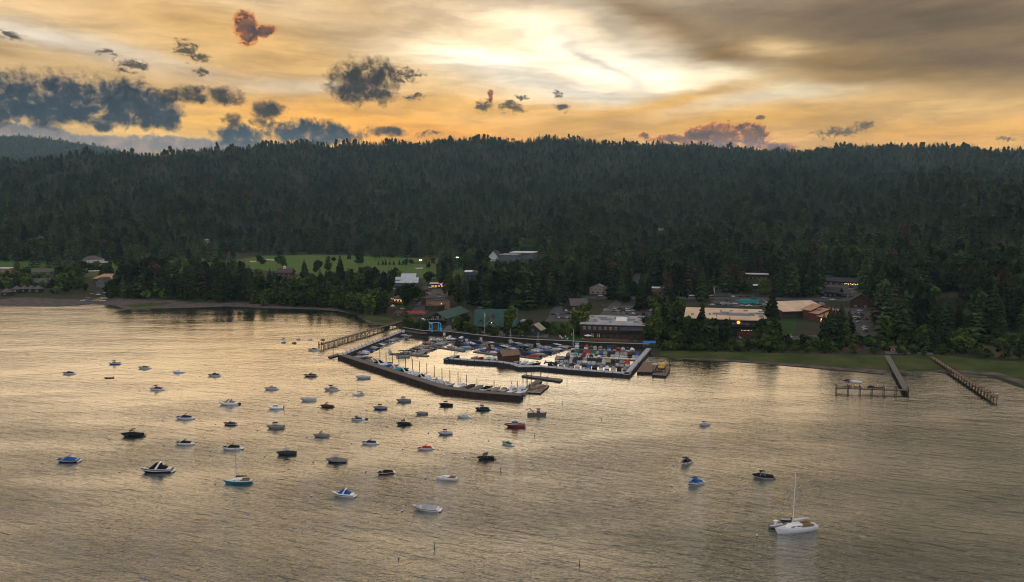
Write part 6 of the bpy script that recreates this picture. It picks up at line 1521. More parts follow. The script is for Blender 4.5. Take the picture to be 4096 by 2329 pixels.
def simple(name, label, fl, fr, D, hh, e, wm, rm, kind='gable', axis='x', wn=3, wz=1.9, ww=1.4, wh=1.4, lit=None, cat='house', group=None):
    h = House(name, label, fl, fr, cat, group=group); w = h.w
    if kind == 'gable': h.gable(0, w, 0, D, hh, e, wm, RF[rm], axis, .8)
    elif kind == 'hip': h.wall(0, w, 0, D, hh, wm); h.hip(0, w, 0, D, hh - .05, e, RF[rm])
    elif kind == 'flat': h.wall(0, w, 0, D, hh, wm); h.flat(0, w, 0, D, hh + .05, RF[rm], .7, .5)
    else: h.wall(0, w, 0, D, hh, wm); h.shed(0, w, 0, D, hh + .02, e, RF[rm])
    if wn: h.wins(lin_(.4, w - .4, wn), wz, ww, wh, 0, lit)
    return h
def cottages():
    h = simple('cream_house', 'cream gabled house with grey roof and lit porch above the street', (2358, 1176), (2426, 1178), 14, 6.4, 10.0, M_YELW, 'grey', axis='y', wn=4, wz=5.2); h.wins(lin_(.6, h.w - .6, 3), 1.8, 2, 1.8, trim=False)
    simple('dark_cabin', 'dark brown cabin with steep roof left of the street parking', (2284, 1242), (2350, 1240), 12, 4.6, 9.6, M_BRN, 'plum'); simple('dark_cabin', 'dark red cabin at the lower street corner behind the lodge', (2192, 1212), (2228, 1212), 12, 6.4, 9.8, M_BRN, 'plum', 'hip')
    simple('dark_cabin', 'small dark cabin tucked under trees beside the steep roofed cabin', (2272, 1226), (2292, 1228), 9, 4.2, 6.8, M_BRN, 'brown')
    simple('motel_wing', 'long low motel wing with white flat roof between pines', (2586, 1168), (2745, 1168), 12, 4.2, 0, M_BRN, 'white', 'flat', wn=8, cat='motel'); simple('motel_wing', 'low lit motel office with pointed roof in front of the long wing', (2600, 1180), (2660, 1180), 9, 3.4, 6.6, M_BRN, 'brown', 'hip', cat='motel')
    simple('flat_house', 'dark building with broken white flat roof high behind the office block', (2985, 1118), (3074, 1118), 16, 6, 0, M_BRN, 'white', 'flat', wn=5); simple('flat_house', 'low dark shop with pale flat roof behind the parking ground', (2982, 1168), (3036, 1168), 14, 6.4, 0, M_DRKW, 'white', 'flat', wn=4)
    simple('flat_house', 'small brown flat roofed shop left of the pale roofed shop', (2898, 1158), (2930, 1160), 10, 4.5, 0, M_BRN, 'plum', 'flat', wn=2)
    simple('white_booth', 'tall narrow white booth beside the parking ground boats', (2832, 1176), (2846, 1177), 5, 7, 0, M_WHTW, 'grey', 'flat', wn=1, cat='booth')
    h = simple('canopy_station', 'black angular roofed station with wide canopy beside the highway', (3290, 1186), (3352, 1188), 14, 4.6, 8.6, M_DRKW, 'dark', axis='x', wn=3, cat='station'); w = h.w
    h.part('canopy', RF['dark'], lambda mb: mb.add([(w * .5, -5, 5.4), (w + 11, -3, 3.6), (w + 11, 3, 3.6), (w * .5, 6, 6.4), (w * .5, -5, 5.0), (w + 11, -3, 3.2), (w + 11, 3, 3.2), (w * .5, 6, 6.0)], [(0, 1, 2, 3), (7, 6, 5, 4), (0, 4, 5, 1), (1, 5, 6, 2), (2, 6, 7, 3)]))
    h.part('post', M_TRIM, lambda mb: (mb.box((w + 9, -2, 1.7), (.4, .4, 3.4)), mb.box((w + 9, 2, 1.7), (.4, .4, 3.4))))
    h = simple('motel_wing', 'long dark motel row with a lit yellow sign band above the black station', (3290, 1138), (3426, 1142), 12, 4.6, 8.0, M_BRN, 'dark', wn=6, cat='motel'); h.part('sign_light', M_BULB, lambda mb: [mb.box((h.w * .68 + i * 1.9, -1.0, 2.4 + .5 * (i % 2)), (.6, .2, .6)) for i in range(10)])
    simple('barn', 'dark brown gabled barn beyond the right hand parking lot', (3400, 1232), (3484, 1233), 18, 6.4, 12.0, M_BRN, 'dark', axis='y', wn=2, cat='barn')
    simple('grey_house', 'grey roofed house with curving drive among the right hand pines', (3578, 1206), (3624, 1206), 12, 4.2, 7.6, M_GRYW, 'plum', wn=3); simple('flat_house', 'small pale roofed hut half hidden in the pines above the barn', (3392, 1064), (3424, 1066), 10, 5, 0, M_BRN, 'olive', 'flat', wn=1)
    simple('ticket_hut', 'small orange brown hut at the head of the boat lift pier', (3562, 1411), (3582, 1412), 3.4, 3.2, 0, mat('orange_cladding', (.30, .11, .035), .85, .2, .2, 1), 'brown', 'flat', wn=1, cat='hut')
    g = 'dark lakeside townhouses at the left edge'
    for i, (a, b, y) in enumerate(((-30, 38, 1150), (44, 108, 1148), (114, 194, 1152))): simple('townhouse', f'dark townhouse row with long brown roof, {ORD[i]} from the left edge', (a, y), (b, y), 14, 6.0, 10.0, M_DRKW, 'plum', wn=5, wz=4, lit=None, group=g)
    for i, (a, b, y) in enumerate(((47, 74, 1174), (80, 104, 1172), (108, 130, 1172), (134, 160, 1172), (4, 34, 1186))): simple('pyramid_cabin', f'small dark cabin with pyramid roof, ' + ('nearest the beach at left edge' if i == 4 else f'{ORD[i]} of four in the row'), (a, y), (b, y), 7, 4.4, 8.0, M_DRKW, 'plum', 'hip', wn=1, wz=2.6, group='pyramid roofed cabins by the beach')
    simple('brown_house', 'long house with warm brown hipped roofs behind the kayaks', (372, 1134), (478, 1134), 18, 6, 11, M_RED, 'rust', 'hip', wn=5); simple('brown_house', 'dark brown gabled wing left of the warm brown roof', (385, 1150), (418, 1152), 12, 7, 11.5, M_GRYW, 'brown', axis='y', wn=1)
    simple('grey_house', 'grey roofed house behind the round willow at the left', (130, 1100), (202, 1100), 14, 4, 7.6, M_GRYW, 'plum', 'hip', wn=3); simple('flat_house', 'low house with white flat roof in the left field', (346, 1096), (390, 1096), 10, 3.6, 0, M_TANW, 'white', 'flat', wn=2)
    simple('flat_house', 'pale building with white roof cut by the left picture edge', (-20, 1090), (38, 1092), 14, 5.6, 0, M_TANW, 'white', 'flat', wn=3)
    h = simple('club_house', 'grey and white clubhouse with terraces before the dark wood at left', (345, 1052), (418, 1050), 18, 5, 10.5, M_WHTW, 'plum', 'hip', wn=4); h.part('terrace', M_WHTW, lambda mb: (mb.box((h.w * .6, -7, 1.4), (h.w * .9, 8, .5)), mb.box((h.w * .5, -13, .7), (h.w * .9, 4, .5))))
    h = simple('cupola_house', 'brown house with curved gable and small white cupola before the golf course', (1104, 1104), (1166, 1105), 12, 5, 9.6, M_BRN, 'brown', wn=3); h.part('cupola', M_WHTW, lambda mb: (mb.box((h.w * .45, 6, 10.8), (2.6, 2.6, 3)), mb.box((h.w * .45, 6, 12.7), (3.2, 3.2, 1.2), taper=.2)))
    simple('gable_house', 'house with pale gable end and brown roof behind the tall spruce', (1184, 1124), (1206, 1125), 14, 4.6, 9.0, M_TANW, 'brown', axis='y', wn=1); simple('gable_house', 'house with wide dark brown roof right of the pale gable', (1212, 1124), (1246, 1124), 12, 4.8, 9.6, M_BRN, 'brown', wn=2)
    simple('hill_cottage', 'tiny pale roofed cottage alone in the forest left of centre', (815, 982), (842, 982), 12, 5, 12, M_BRN, 'olive', wn=1); simple('hill_cottage', 'white walled hut glimpsed high in the pines right of centre', (2634, 932), (2654, 932), 10, 8, 0, M_WHTW, 'white', 'flat', wn=1)
    simple('hill_cottage', 'second pale hut glimpsed in the pines farther right', (2746, 916), (2758, 916), 8, 7, 0, M_WHTW, 'white', 'flat', wn=1); simple('hill_cottage', 'small pale roof glimpsed in pines above the white school', (2146, 944), (2160, 944), 8, 7, 0, M_WHTW, 'white', 'flat', wn=0)
cottages()
# ------------------------------------------------------------------ vehicles
CARC = {'w': ('white', (.60, .61, .62)), 's': ('silver', (.34, .35, .36)), 'k': ('black', (.012, .012, .014)), 'g': ('grey', (.09, .092, .10)), 'b': ('blue', (.03, .09, .22)), 'r': ('red', (.25, .02, .02)), 'n': ('dark blue', (.012, .02, .05)), 't': ('beige', (.30, .25, .18))}
M_TYRE = mat('tyre_rubber', (.012, .012, .012), .9, .1)
def car_meshes(c, kind):
    nm, cl = CARC[c]; paint = mat('car_paint_' + nm.replace(' ', '_'), cl, .25, .5)
    def body():
        mb = MB(); w = .9
        prof = {'sedan': [(-2.2, .35), (-2.25, .85), (-1.5, .98), (1.0, .95), (2.15, .80), (2.25, .35)], 'suv': [(-2.25, .4), (-2.3, 1.05), (-2.1, 1.12), (1.1, 1.08), (2.2, .95), (2.3, .4)],
                'truck': [(-2.8, .5), (-2.8, 1.1), (-.9, 1.1), (-.9, 1.12), (1.4, 1.1), (2.7, 1.0), (2.75, .5)], 'van': [(-2.8, .4), (-2.85, 1.2), (-2.7, 1.25), (1.6, 1.2), (2.6, 1.0), (2.7, .4)]}[kind]
        n = len(prof); vs = [(x, -w, z) for x, z in prof] + [(x, w, z) for x, z in prof]; mb.add(vs, [(i, i + 1, n + i + 1, n + i) for i in range(n - 1)] + [tuple(range(n))[::-1], tuple(range(n, 2 * n)), (n - 1, 0, n, 2 * n - 1)])
        rf = {'sedan': (-1.0, .35, 1.44), 'suv': (-1.9, .45, 1.74), 'truck': (-.7, .5, 1.82), 'van': (-2.6, 1.1, 2.25)}[kind]; mb.box(((rf[0] + rf[1]) / 2, 0, rf[2]), (rf[1] - rf[0], 1.42, .07))
        for x in (-1.4, 1.4):
            for s in (-1, 1): mb.tube((x, s * .72, .33), (x, s * .93, .33), .33, None, 8, mi=1)
        return mb.mesh('car', [paint, M_TYRE])
    def glass():
        a0, a1, b0, b1, z0, z1 = {'sedan': (-1.7, 1.1, -1.0, .35, .96, 1.42), 'suv': (-2.15, 1.2, -1.9, .45, 1.09, 1.72), 'truck': (-.95, 1.25, -.7, .5, 1.1, 1.80), 'van': (-2.75, 1.8, -2.6, 1.1, 1.2, 2.23)}[kind]
        mb = MB(); mb.add([(a0, -.86, z0), (a1, -.86, z0), (a1, .86, z0), (a0, .86, z0), (b0, -.68, z1), (b1, -.68, z1), (b1, .68, z1), (b0, .68, z1)], [(0, 1, 5, 4), (1, 2, 6, 5), (2, 3, 7, 6), (3, 0, 4, 7)]); return mb.mesh('car_window', M_GLASS)
    return cached(('car', c, kind), body), cached(('carg', kind), glass)
CARN = {}
def car(px, hd, code, where, group, p=None):
    c = code[0]; kind = {'': 'sedan', 'u': 'suv', 't': 'truck', 'v': 'van'}[code[1:]]
    p = on(*px) if p is None else p; p.z = gz(p.x, p.y) + .22
    a, b = car_meshes(c, kind); nm = CARC[c][0]
    o = put({'sedan': 'parked_car', 'suv': 'parked_suv', 'truck': 'pickup_truck', 'van': 'parked_van'}[kind], a, None, p, R(hd)); put('car_window', b, o)
    o['car'] = 1; del o['car']
    tag(o, f"{nm} {dict(sedan='car', suv='SUV', truck='pickup truck', van='van')[kind]}, {where}", 'pickup truck' if kind == 'truck' else 'van' if kind == 'van' else 'car', group)
def cars(codes, p0, p1, hd, place, group):
    codes = codes.split(); a, b = on(*p0), on(*p1); n = len(codes)
    for i, c in enumerate(codes):
        if c == '-': continue
        q = a + (b - a) * (i / max(1, n - 1)); j = i - codes[:i].count('-'); car(None, hd + rnd.uniform(-4, 4), c, f'{ORD[j]} from the left {place}', group, q)
def traffic():
    g = 'cars in the lot behind the grey roofed building'
    cars('wu k g wt k ku wu kt gv', (2462, 1238), (2600, 1240), 20, 'in the back row behind the grey roofed block', g)
    cars('g s ku w s k ru g wv', (2452, 1248), (2610, 1246), 15, 'in the middle row behind the grey roofed block', g)
    cars('s su g w r k s wu', (2470, 1256), (2616, 1262), 100, 'in the front row behind the grey roofed block', g)
    g = 'cars in the small lot beside the chalet lawn'
    cars('k s gu g ku s', (2214, 1262), (2284, 1256), 20, 'in the back row by the lawn beside the chalet', g); cars('g w k r s g', (2224, 1274), (2276, 1276), 100, 'in the front row by the lawn beside the chalet', g)
    cars('wu bu', (2264, 1247), (2292, 1246), 95, 'at the edge of the street by the chalet lawn', g); car((2424, 1245), 20, 'wu', 'alone with bright lamps beside the grey roofed block', None); car((2408, 1228), 100, 'g', 'alone on the empty street corner left of the lot', None)
    g = 'cars in the lot behind the tan roofed block'
    cars('k g t wu s k - g s', (2906, 1205), (3056, 1208), 95, 'in the far row beside the teal container', g); cars('ku k wt s wu - g nu k s', (2846, 1216), (3060, 1222), 15, 'in the middle row behind the tan roofed block', g)
    cars('w ku b g - s wt - k gu', (2850, 1222), (3070, 1231), 12, 'in the near row behind the tan roofed block', g); cars('wu g k rt kt g', (2934, 1190), (3010, 1190), 8, 'along the hedge above the teal container', g)
    g = 'cars on the highway'
    for x, y, hd, c, w in ((2402, 1187, 4, 'wu', 'on the highway in front of the cream house'), (2394, 1192, 4, 'r', 'just below the cream house on the highway'), (2768, 1187, 4, 'wt', 'alone on the highway above the tree belt'), (2846, 1186, 4, 's', 'below the white booth on the highway'), (2843, 1178, 4, 'g', 'close under the white booth'),
                           (2848, 1198, 4, 'r', 'with red lamps at the highway junction'), (2916, 1181, 4, 't', 'above the parked row left of the teal container'), (3182, 1191, 4, 'k', 'on the highway above the tan shed roof'), (3296, 1195, 4, 'su', 'left of three on the highway by the black station'), (3330, 1203, 4, 'w', 'middle of three on the highway by the black station'),
                           (3357, 1196, 4, 'gu', 'right of three on the highway by the black station'), (3376, 1180, -30, 's', 'pulling out under the station canopy'), (3326, 1157, 8, 'w', 'in the yard between station and motel row'), (3404, 1152, 10, 'bu', 'in the motel yard below the lit sign'), (3405, 1160, 10, 'w', 'in the motel yard beneath the blue one'),
                           (3415, 1172, 10, 'wu', 'lowest in the motel yard by the pines'), (2556, 1063, 60, 'wv', 'high on the street climbing into the forest'), (2541, 1082, 60, 'g', 'with lit lamps on the climbing street'), (2754, 1135, 80, 'w', 'top of the column beside the long motel wing'), (2752, 1142, 80, 's', 'second in the column beside the motel wing'),
                           (2750, 1150, 80, 'w', 'third in the column beside the motel wing'), (2886, 1152, 10, 'su', 'in the upper yard right of the white booth'), (2860, 1162, 10, 'nu', 'in the upper yard nearest the white booth')): car((x, y), hd, c, w, g)
    g = 'cars in the right hand parking lot'
    cars('w s k g', (3440, 1247), (3448, 1276), 10, 'counting down the upper column of the right lot', g); car((3462, 1281), 0, 'rt', 'standing out alone in the right hand lot', g); cars('s wu w gu', (3456, 1312), (3462, 1330), 95, 'in the lower column of the right lot', g)
    cars('g wu k s', (3420, 1262), (3436, 1292), 12, 'in the inner column of the right lot', g)
    g = 'cars at the street below the tan roofed block'
    for x, y, c, w in ((2775, 1342, 'w', 'leftmost below the tan roofed block'), (2826, 1345, 'g', 'second under the trees below the tan roofed block'), (2957, 1356, 's', 'in the marked bay below the lit entrance'), (3027, 1358, 'gu', 'right end of the marked bay below the entrance'), (3028, 1354, 'w', 'behind the right end of the marked bay'),
                       (3110, 1352, 's', 'left of three below the lawn'), (3141, 1353, 'ku', 'middle of three below the lawn'), (3158, 1352, 'wu', 'right of three below the lawn')): car((x, y), 100, c, w, g)
    g = 'cars on the main street'
    for x, y, hd, c, w in ((1672, 1201, 70, 's', 'upper of the left kerb pair on the main street'), (1666, 1210, 60, 'k', 'middle of the left kerb group on the main street'), (1660, 1214, 60, 'gu', 'lowest of the left kerb group on the main street'), (1708, 1212, 60, 'ku', 'behind the white one on the right kerb'), (1705, 1223, 15, 'wu', 'bright on the lower main street'),
                           (1718, 1180, 8, 'w', 'centre of the upper main street'), (1753, 1181, 10, 'r', 'the only red one on the main street'), (1752, 1193, 10, 'w', 'right of the main street by the pines'), (1760, 1190, 10, 's', 'beside the white one by the pines'), (1720, 1154, 10, 'wu', 'parked before the neon shop strip'), (1760, 1152, 10, 'ku', 'dark one before the neon shop strip'),
                           (1738, 1155, 10, 's', 'middle one before the neon shop strip'), (1775, 1154, 10, 'g', 'right end before the neon shop strip'), (1574, 1159, 10, 'w', 'below the metal roofed hall'), (1506, 1158, 10, 'w', 'half hidden left of the metal roofed hall'), (1597, 1183, 10, 'wv', 'above the string light restaurant'), (1610, 1240, 20, 's', 'by the small red shed'),
                           (1666, 1228, 20, 'k', 'low on the left of the lower main street')): car((x, y), hd, c, w, g)
    g = 'cars at the beach parking at left'
    for x, y, c, w in ((395, 1177, 'nu', 'left of the group above the kayaks'), (425, 1174, 'wu', 'bright in the group above the kayaks'), (393, 1182, 'w', 'nearest the kayaks in the beach group'), (448, 1178, 's', 'right of the group above the kayaks'), (366, 1180, 'g', 'leftmost of the group above the kayaks'), (552, 1123, 's', 'with red lamps in the yard among the pines'),
                       (623, 1183, 'n', 'under the shore pines left of the round tree'), (704, 1174, 'g', 'under the shore pines right of the round tree'), (800, 1105, 'w', 'glimpsed between the tall shore pines'), (822, 1176, 'b', 'light blue roof under the pines near the path')): car((x, y), 8, c, w, g)
traffic()

# ------------------------------------------------------------------ smaller things
def container():
    p = on(2995, 1214); o = tag(empty('container', p, R(4)), 'bright teal container box in the lot behind the tan roofed block', 'container'); te = mat('teal_paint', (.02, .26, .24), .6, .3)
    mb = MB(); mb.box((0, 0, 2.0), (18, 3, 3.4)); mb.build('body', te, o); mb = MB()
    for i in range(9): mb.box((-8.4 + 2.1 * i, -1.55, 2.0), (.25, .12, 3.2))
    mb.build('rib', te, o); mb = MB(); mb.box((5, .2, 4.0), (6, 2.6, .7)); mb.build('top_box', M_DRKW, o)
container()
def lift():
    p = on(1741, 1330); p.z = 2.2; o = tag(empty('boat_lift', p, R(20)), 'bright blue steel travelling boat lift standing at the quay below the boat barn', 'boat lift'); o.scale = (.82, .82, .82); bl = mat('sky_blue_paint', (.06, .38, .62), .5, .4)
    for x in (-4, 4):
        for y in (-4.5, 4.5): mb = MB(); mb.box((x, y, 3.2), (.55, .55, 6.4)); mb.box((x, y, .4), (1.4, .7, .8)); mb.build('leg', bl, o)
    for x in (-4, 4): mb = MB(); mb.box((x, 0, 6.65), (.6, 9.6, .6)); mb.build('side_beam', bl, o)
    mb = MB(); mb.box((0, 4.5, 6.65), (7.4, .6, .6)); mb.build('cross_beam', bl, o)
    for x in (-4, 4): mb = MB(); mb.box((x, 0, 2.0), (.4, 8.4, .35)); mb.build('lower_beam', bl, o)
    mb = MB(); mb.box((5, -2, 1.5), (1.4, 2.4, 1.8)); mb.build('engine_box', bl, o)
    for i, (x, y, l, h, c, lb) in enumerate(((1701, 1286, 8, 150, 'white', 'white hulled boat on stands beside the boat barn'), (1718, 1292, 8, 160, 'grey', 'grey covered boat on stands beside the boat barn'), (1712, 1300, 7, 165, 'white', 'low white skiff on stands nearest the blue lift'), (1806, 1290, 7, 40, 'white', 'covered boat under the eaves of the boat barn'),
                                            (1848, 1314, 9, 172, 'white', 'pale boat on a trailer before the green lodge'), (2093, 1290, 7, 60, 'white', 'pontoon topped boat behind the lodge gable end'))):
        q = on(x, y); boat('full' if i else 'open', q, h, l, 'white' if c == 'white' else 'grey', 'white', 'grey' if c == 'grey' else 'palegrey', None, lb, 'boats laid up ashore', z=q.z + .9)
    q = at(1660, 1330, 2.3); w = tag(empty('gangway', q), 'wide grey gangway deck at the root of the left breakwater arm', 'gangway'); w.location = (0, 0, 0); a, b = at(1612, 1326, 2.35), at(1694, 1337, 2.35); t = (b - a).normalized(); c = (a + b) / 2
    mb = MB(); mb.box((c.x + 1, c.y + 4, 2.15), ((b - a).length, 5, .3), math.atan2(t.y, t.x)); mb.build('deck', M_DECK, w); mb = MB(); mb.box((c.x, c.y + 1.4, 2.9), ((b - a).length, .1, 1.0), math.atan2(t.y, t.x)); mb.build('rail', M_RAIL, w)
lift()
def parasols():
    rd = mat('red_canvas', (.36, .04, .03), .85, .15, .1, 1); wh = mat('white_canvas', (.55, .54, .53), .85, .15)
    def par(px, c, m, lb, grp, r=2.0, z=2.4, closed=False):
        p = on(*px); o = tag(empty('parasol', p), lb, 'parasol', grp)
        mb = MB(); mb.tube((0, 0, 0), (0, 0, z + .4), .05, None, 5); mb.build('pole', M_TRIM, o); mb = MB()
        if closed: mb.tube((0, 0, .9), (0, 0, 3.4), .34, .10, 7)
        else: mb.tube((0, 0, z), (0, 0, z + .75), r, .06, 8); mb.tube((0, 0, z - .2), (0, 0, z), r * 1.01, r, 8, caps=False)
        mb.build('canopy', m, o)
    for i in range(8): par((1634 + 8.4 * i, 1259 + (i % 2) * 5), 'r', rd, f'red restaurant parasol, {ORD[i]} from the left before the flat roofed shop', 'red parasols on the restaurant terrace')
    par((2352, 1356), 'w', wh, 'open white parasol on the terrace of the grey roofed building', None, 2.6)
    for i, x in enumerate((2367, 2372, 2391, 2397, 2416)): par((x, 1352 + (i % 2) * 2), 'w', wh, f'folded white parasol, {ORD[i]} from the left on the waterfront terrace', 'folded white parasols on the terrace', closed=True)
    par((2000, 1322), 'v', mat('violet_canvas', (.09, .07, .26), .85, .15), 'violet parasol on the terrace before the green lodge', None, 2.2); par((3980, 1312), 'p', wh, 'pale parasol in the garden at the far right', None, 2.4)
    p = on(1571, 1236); o = tag(empty('canopy_tent', p), 'small white pointed canopy tent above the left meadow path', 'tent'); mb = MB(); mb.tube((0, 0, 2.3), (0, 0, 4.0), 2.7, .1, 4); mb.build('canopy', wh, o)
    for a in range(4): mb = MB(); t = math.pi / 2 * a; mb.tube((2.2 * math.cos(t), 2.2 * math.sin(t), 0), (2.2 * math.cos(t), 2.2 * math.sin(t), 2.4), .07, None, 5); mb.build('leg', M_TRIM, o)
    p = at(2600, 1392, 1.8); o = tag(empty('awning', p), 'bright blue awning at the shore end of the pale pier', 'awning'); mb = MB(); mb.box((0, 3, 3.0), (8, 5, .25)); mb.add([(-4, .5, 3.1), (4, .5, 3.1), (4, 3, 4.1), (-4, 3, 4.1), (4, 5.5, 3.1), (-4, 5.5, 3.1)], [(0, 1, 2, 3), (3, 2, 4, 5), (1, 4, 2), (0, 3, 5)]); mb.build('canopy', mat('blue_canvas', (.02, .14, .36), .8, .2), o)
    for x in (-3.6, 3.6): mb = MB(); mb.tube((x, 3, 0), (x, 3, 3), .1, None, 5); mb.build('post', M_STEEL, o)
    for (x, y, zz, lb) in ((1614, 1330, 2.1, 'at the root of the left breakwater arm'), (1777, 1342, 2.45, 'by the lodge quay'), (1924, 1362, 2.45, 'on the quay near the middle sloop'), (1600, 1328, 2.1, 'at the landward end of the timber pier')):
        p = at(x, y, zz); o = tag(empty('dock_box', p), f'white service box {lb}', 'dock box', 'white service boxes on the quay'); mb = MB(); mb.box((0, 0, .9), (1.6, 1.2, 1.8)); mb.build('body', M_TRIM, o); mb = MB(); mb.box((0, 0, 1.86), (1.8, 1.4, .12)); mb.build('lid', M_STEEL, o)
    for (x, y, lb) in ((2286, 1342, 'nearest the parked cars'), (2250, 1356, 'left on the lawn by the quay'), (2262, 1352, 'middle of three by the quay'), (2268, 1360, 'closest to the quay'), (2242, 1350, 'farthest left on the lawn')):
        p = on(x, y); o = tag(empty('garden_chair', p, rnd.random() * 6), f'white lawn chair {lb}', 'chair', 'white chairs on the hotel lawn'); mb = MB(); mb.box((0, 0, .5), (1.6, .9, .14)); mb.build('seat', M_TRIM, o); mb = MB(); mb.box((-.7, 0, .95), (.14, .9, .9)); mb.build('backrest', M_TRIM, o)
        for a in (-.6, .6): mb = MB(); mb.box((a, 0, .2), (.1, .8, .5)); mb.build('leg', M_TRIM, o)
parasols()
def kayaks():
    cs = [('orange', (.50, .13, .02)), ('yellow', (.50, .38, .03)), ('white', (.6, .6, .6)), ('blue', (.04, .10, .40)), ('red', (.40, .05, .03)), ('teal', (.10, .36, .38))]
    for i, (x, y, c, hd) in enumerate(((330, 1204, 2, 170), (342, 1200, 5, 176), (350, 1193, 0, 165), (362, 1195, 4, 172), (358, 1205, 3, 20), (372, 1208, 3, 25), (382, 1205, 1, 30), (384, 1196, 0, 15), (394, 1202, 1, 30), (400, 1198, 1, 28), (408, 1204, 0, 32), (412, 1192, 2, 20), (418, 1196, 2, 15), (410, 1206, 2, 10))):
        p = on(x, y); nm, cl = cs[c]; o = tag(empty('kayak', p + Vector((0, 0, .25)), R(hd), 1.2), f'{nm} kayak, {ORD[i]} in the colourful pile on the beach', 'kayak', 'kayaks piled on the left beach')
        def kb():
            mb = MB(); sec = [(-2.4, .05, .3), (-1.4, .34, .22), (0, .42, .2), (1.4, .34, .22), (2.4, .05, .32)]; vs = []
            for a, b, z in sec: vs += [(a, 0, -.12 + z * .2), (a, b, z), (a, b * .5, z + .14), (a, -b * .5, z + .14), (a, -b, z)]
            mb.add(vs, [(q * 5 + j, q * 5 + (j + 1) % 5, q * 5 + 5 + (j + 1) % 5, q * 5 + 5 + j) for q in range(4) for j in range(5)] + [(4, 3, 2, 1, 0), (20, 21, 22, 23, 24)]); return mb.mesh('hull', mat('kayak_' + nm, cl, .5, .4))
        put('hull', cached(('kayak', c), kb), o); mb = MB(); mb.box((-.1, 0, .36), (.9, .4, .06)); mb.build('cockpit', M_ENG, o)
kayaks()
def poles():
    for (x, y0, y1, lit, lb) in ((1683, 1103, 1043, 1, 'floodlight pole with single lit head on the golf course'), (1829, 1090, 1032, 1, 'tall floodlight pole with twin lit heads right of the golf course'), (2312, 1186, 1120, 0, 'slim white pole left of the cream house'), (1790, 1120, 1040, 0, 'bare thin pole at the golf course edge')):
        p = on(x, y0); h = (y0 - y1) / pxm(p); o = tag(empty('light_pole', p), lb, 'light pole'); mb = MB(); mb.tube((0, 0, 0), (0, 0, h), .22, .14, 6); mb.build('pole', M_STEEL, o)
        mb = MB(); mb.box((0, 0, h + .15), (2.6, .5, .3)); mb.build('cross_arm', M_STEEL, o)
        if lit:
            for a in (-1.0, 1.0): mb = MB(); mb.box((a, -.2, h + .7), (1.0, .5, .8)); mb.build('lamp', mat('flood_lamp', (.9, .9, .8), .5, .2, emit=(1, .95, .8), estr=9), o)
    p = on(1743, 1096); o = tag(empty('flagstick', p), 'red flag on a stick on the golf green', 'flag'); mb = MB(); mb.tube((0, 0, 0), (0, 0, 7), .1, None, 5); mb.build('stick', M_TRIM, o); mb = MB(); mb.box((1.6, 0, 5.8), (3.2, .1, 2.2)); mb.build('flag', gel('red'), o)
    for i, x in enumerate((1925, 2010, 2090, 2240, 2330, 2440, 2540)):
        p = at(x, np.interp(x, [1887, 2122, 2364, 2596], [1346, 1366, 1379, 1387]), 2.45); o = tag(empty('lamp_post', p), f'low dark lamp post on the promenade, {ORD[i]} from the left', 'lamp post', 'lamp posts along the promenade'); mb = MB(); mb.tube((0, 0, 0), (0, 0, 3.4), .08, .06, 5); mb.build('post', M_DKWALL, o); mb = MB(); mb.ball((0, 0, 3.6), .25, 6, 4); mb.build('lamp', M_TRIM, o)
poles()

def person_mesh(pose):
    """one continuous skinned figure"""
    me = bpy.data.meshes.new('person_cage'); st = .16 if pose else .09
    V = [(0, 0, .95), (0, 0, 1.2), (0, 0, 1.42), (0, 0, 1.54), (0, .02, 1.70), (.10, 0, .90), (.12, st, .48), (.12, st * .8, .05), (.12, st * .8 + .14, .03), (-.10, 0, .90), (-.12, -st * .4, .48), (-.12, -st, .05), (-.12, -st + .14, .03),
         (.20, 0, 1.40), (.26, -st, 1.12), (.25, -st + .12, .88), (-.20, 0, 1.40), (-.26, st, 1.12), (-.25, st + .12, .88)]
    E = [(0, 1), (1, 2), (2, 3), (3, 4), (0, 5), (5, 6), (6, 7), (7, 8), (0, 9), (9, 10), (10, 11), (11, 12), (2, 13), (13, 14), (14, 15), (2, 16), (16, 17), (17, 18)]
    rad = [.15, .14, .15, .07, .115, .09, .065, .045, .04, .09, .065, .045, .04, .07, .05, .04, .07, .05, .04]
    me.from_pydata(V, E, []); o = bpy.data.objects.new('person_cage', me); COL.objects.link(o)
    md = o.modifiers.new('skin', 'SKIN'); sv = me.skin_vertices[0].data
    for s, r in zip(sv, rad): s.radius = (r, r * .8)
    sv[0].use_root = True; o.modifiers.new('sub', 'SUBSURF').levels = 1
    dg = bpy.context.evaluated_depsgraph_get(); out = bpy.data.meshes.new_from_object(o.evaluated_get(dg)); bpy.data.objects.remove(o); out.materials.clear()
    skin, leg = mat('skin', (.32, .19, .13), .7, .3), mat('dark_trousers', (.025, .028, .04), .9, .1); out.materials.append(leg); out.materials.append(skin)
    return out
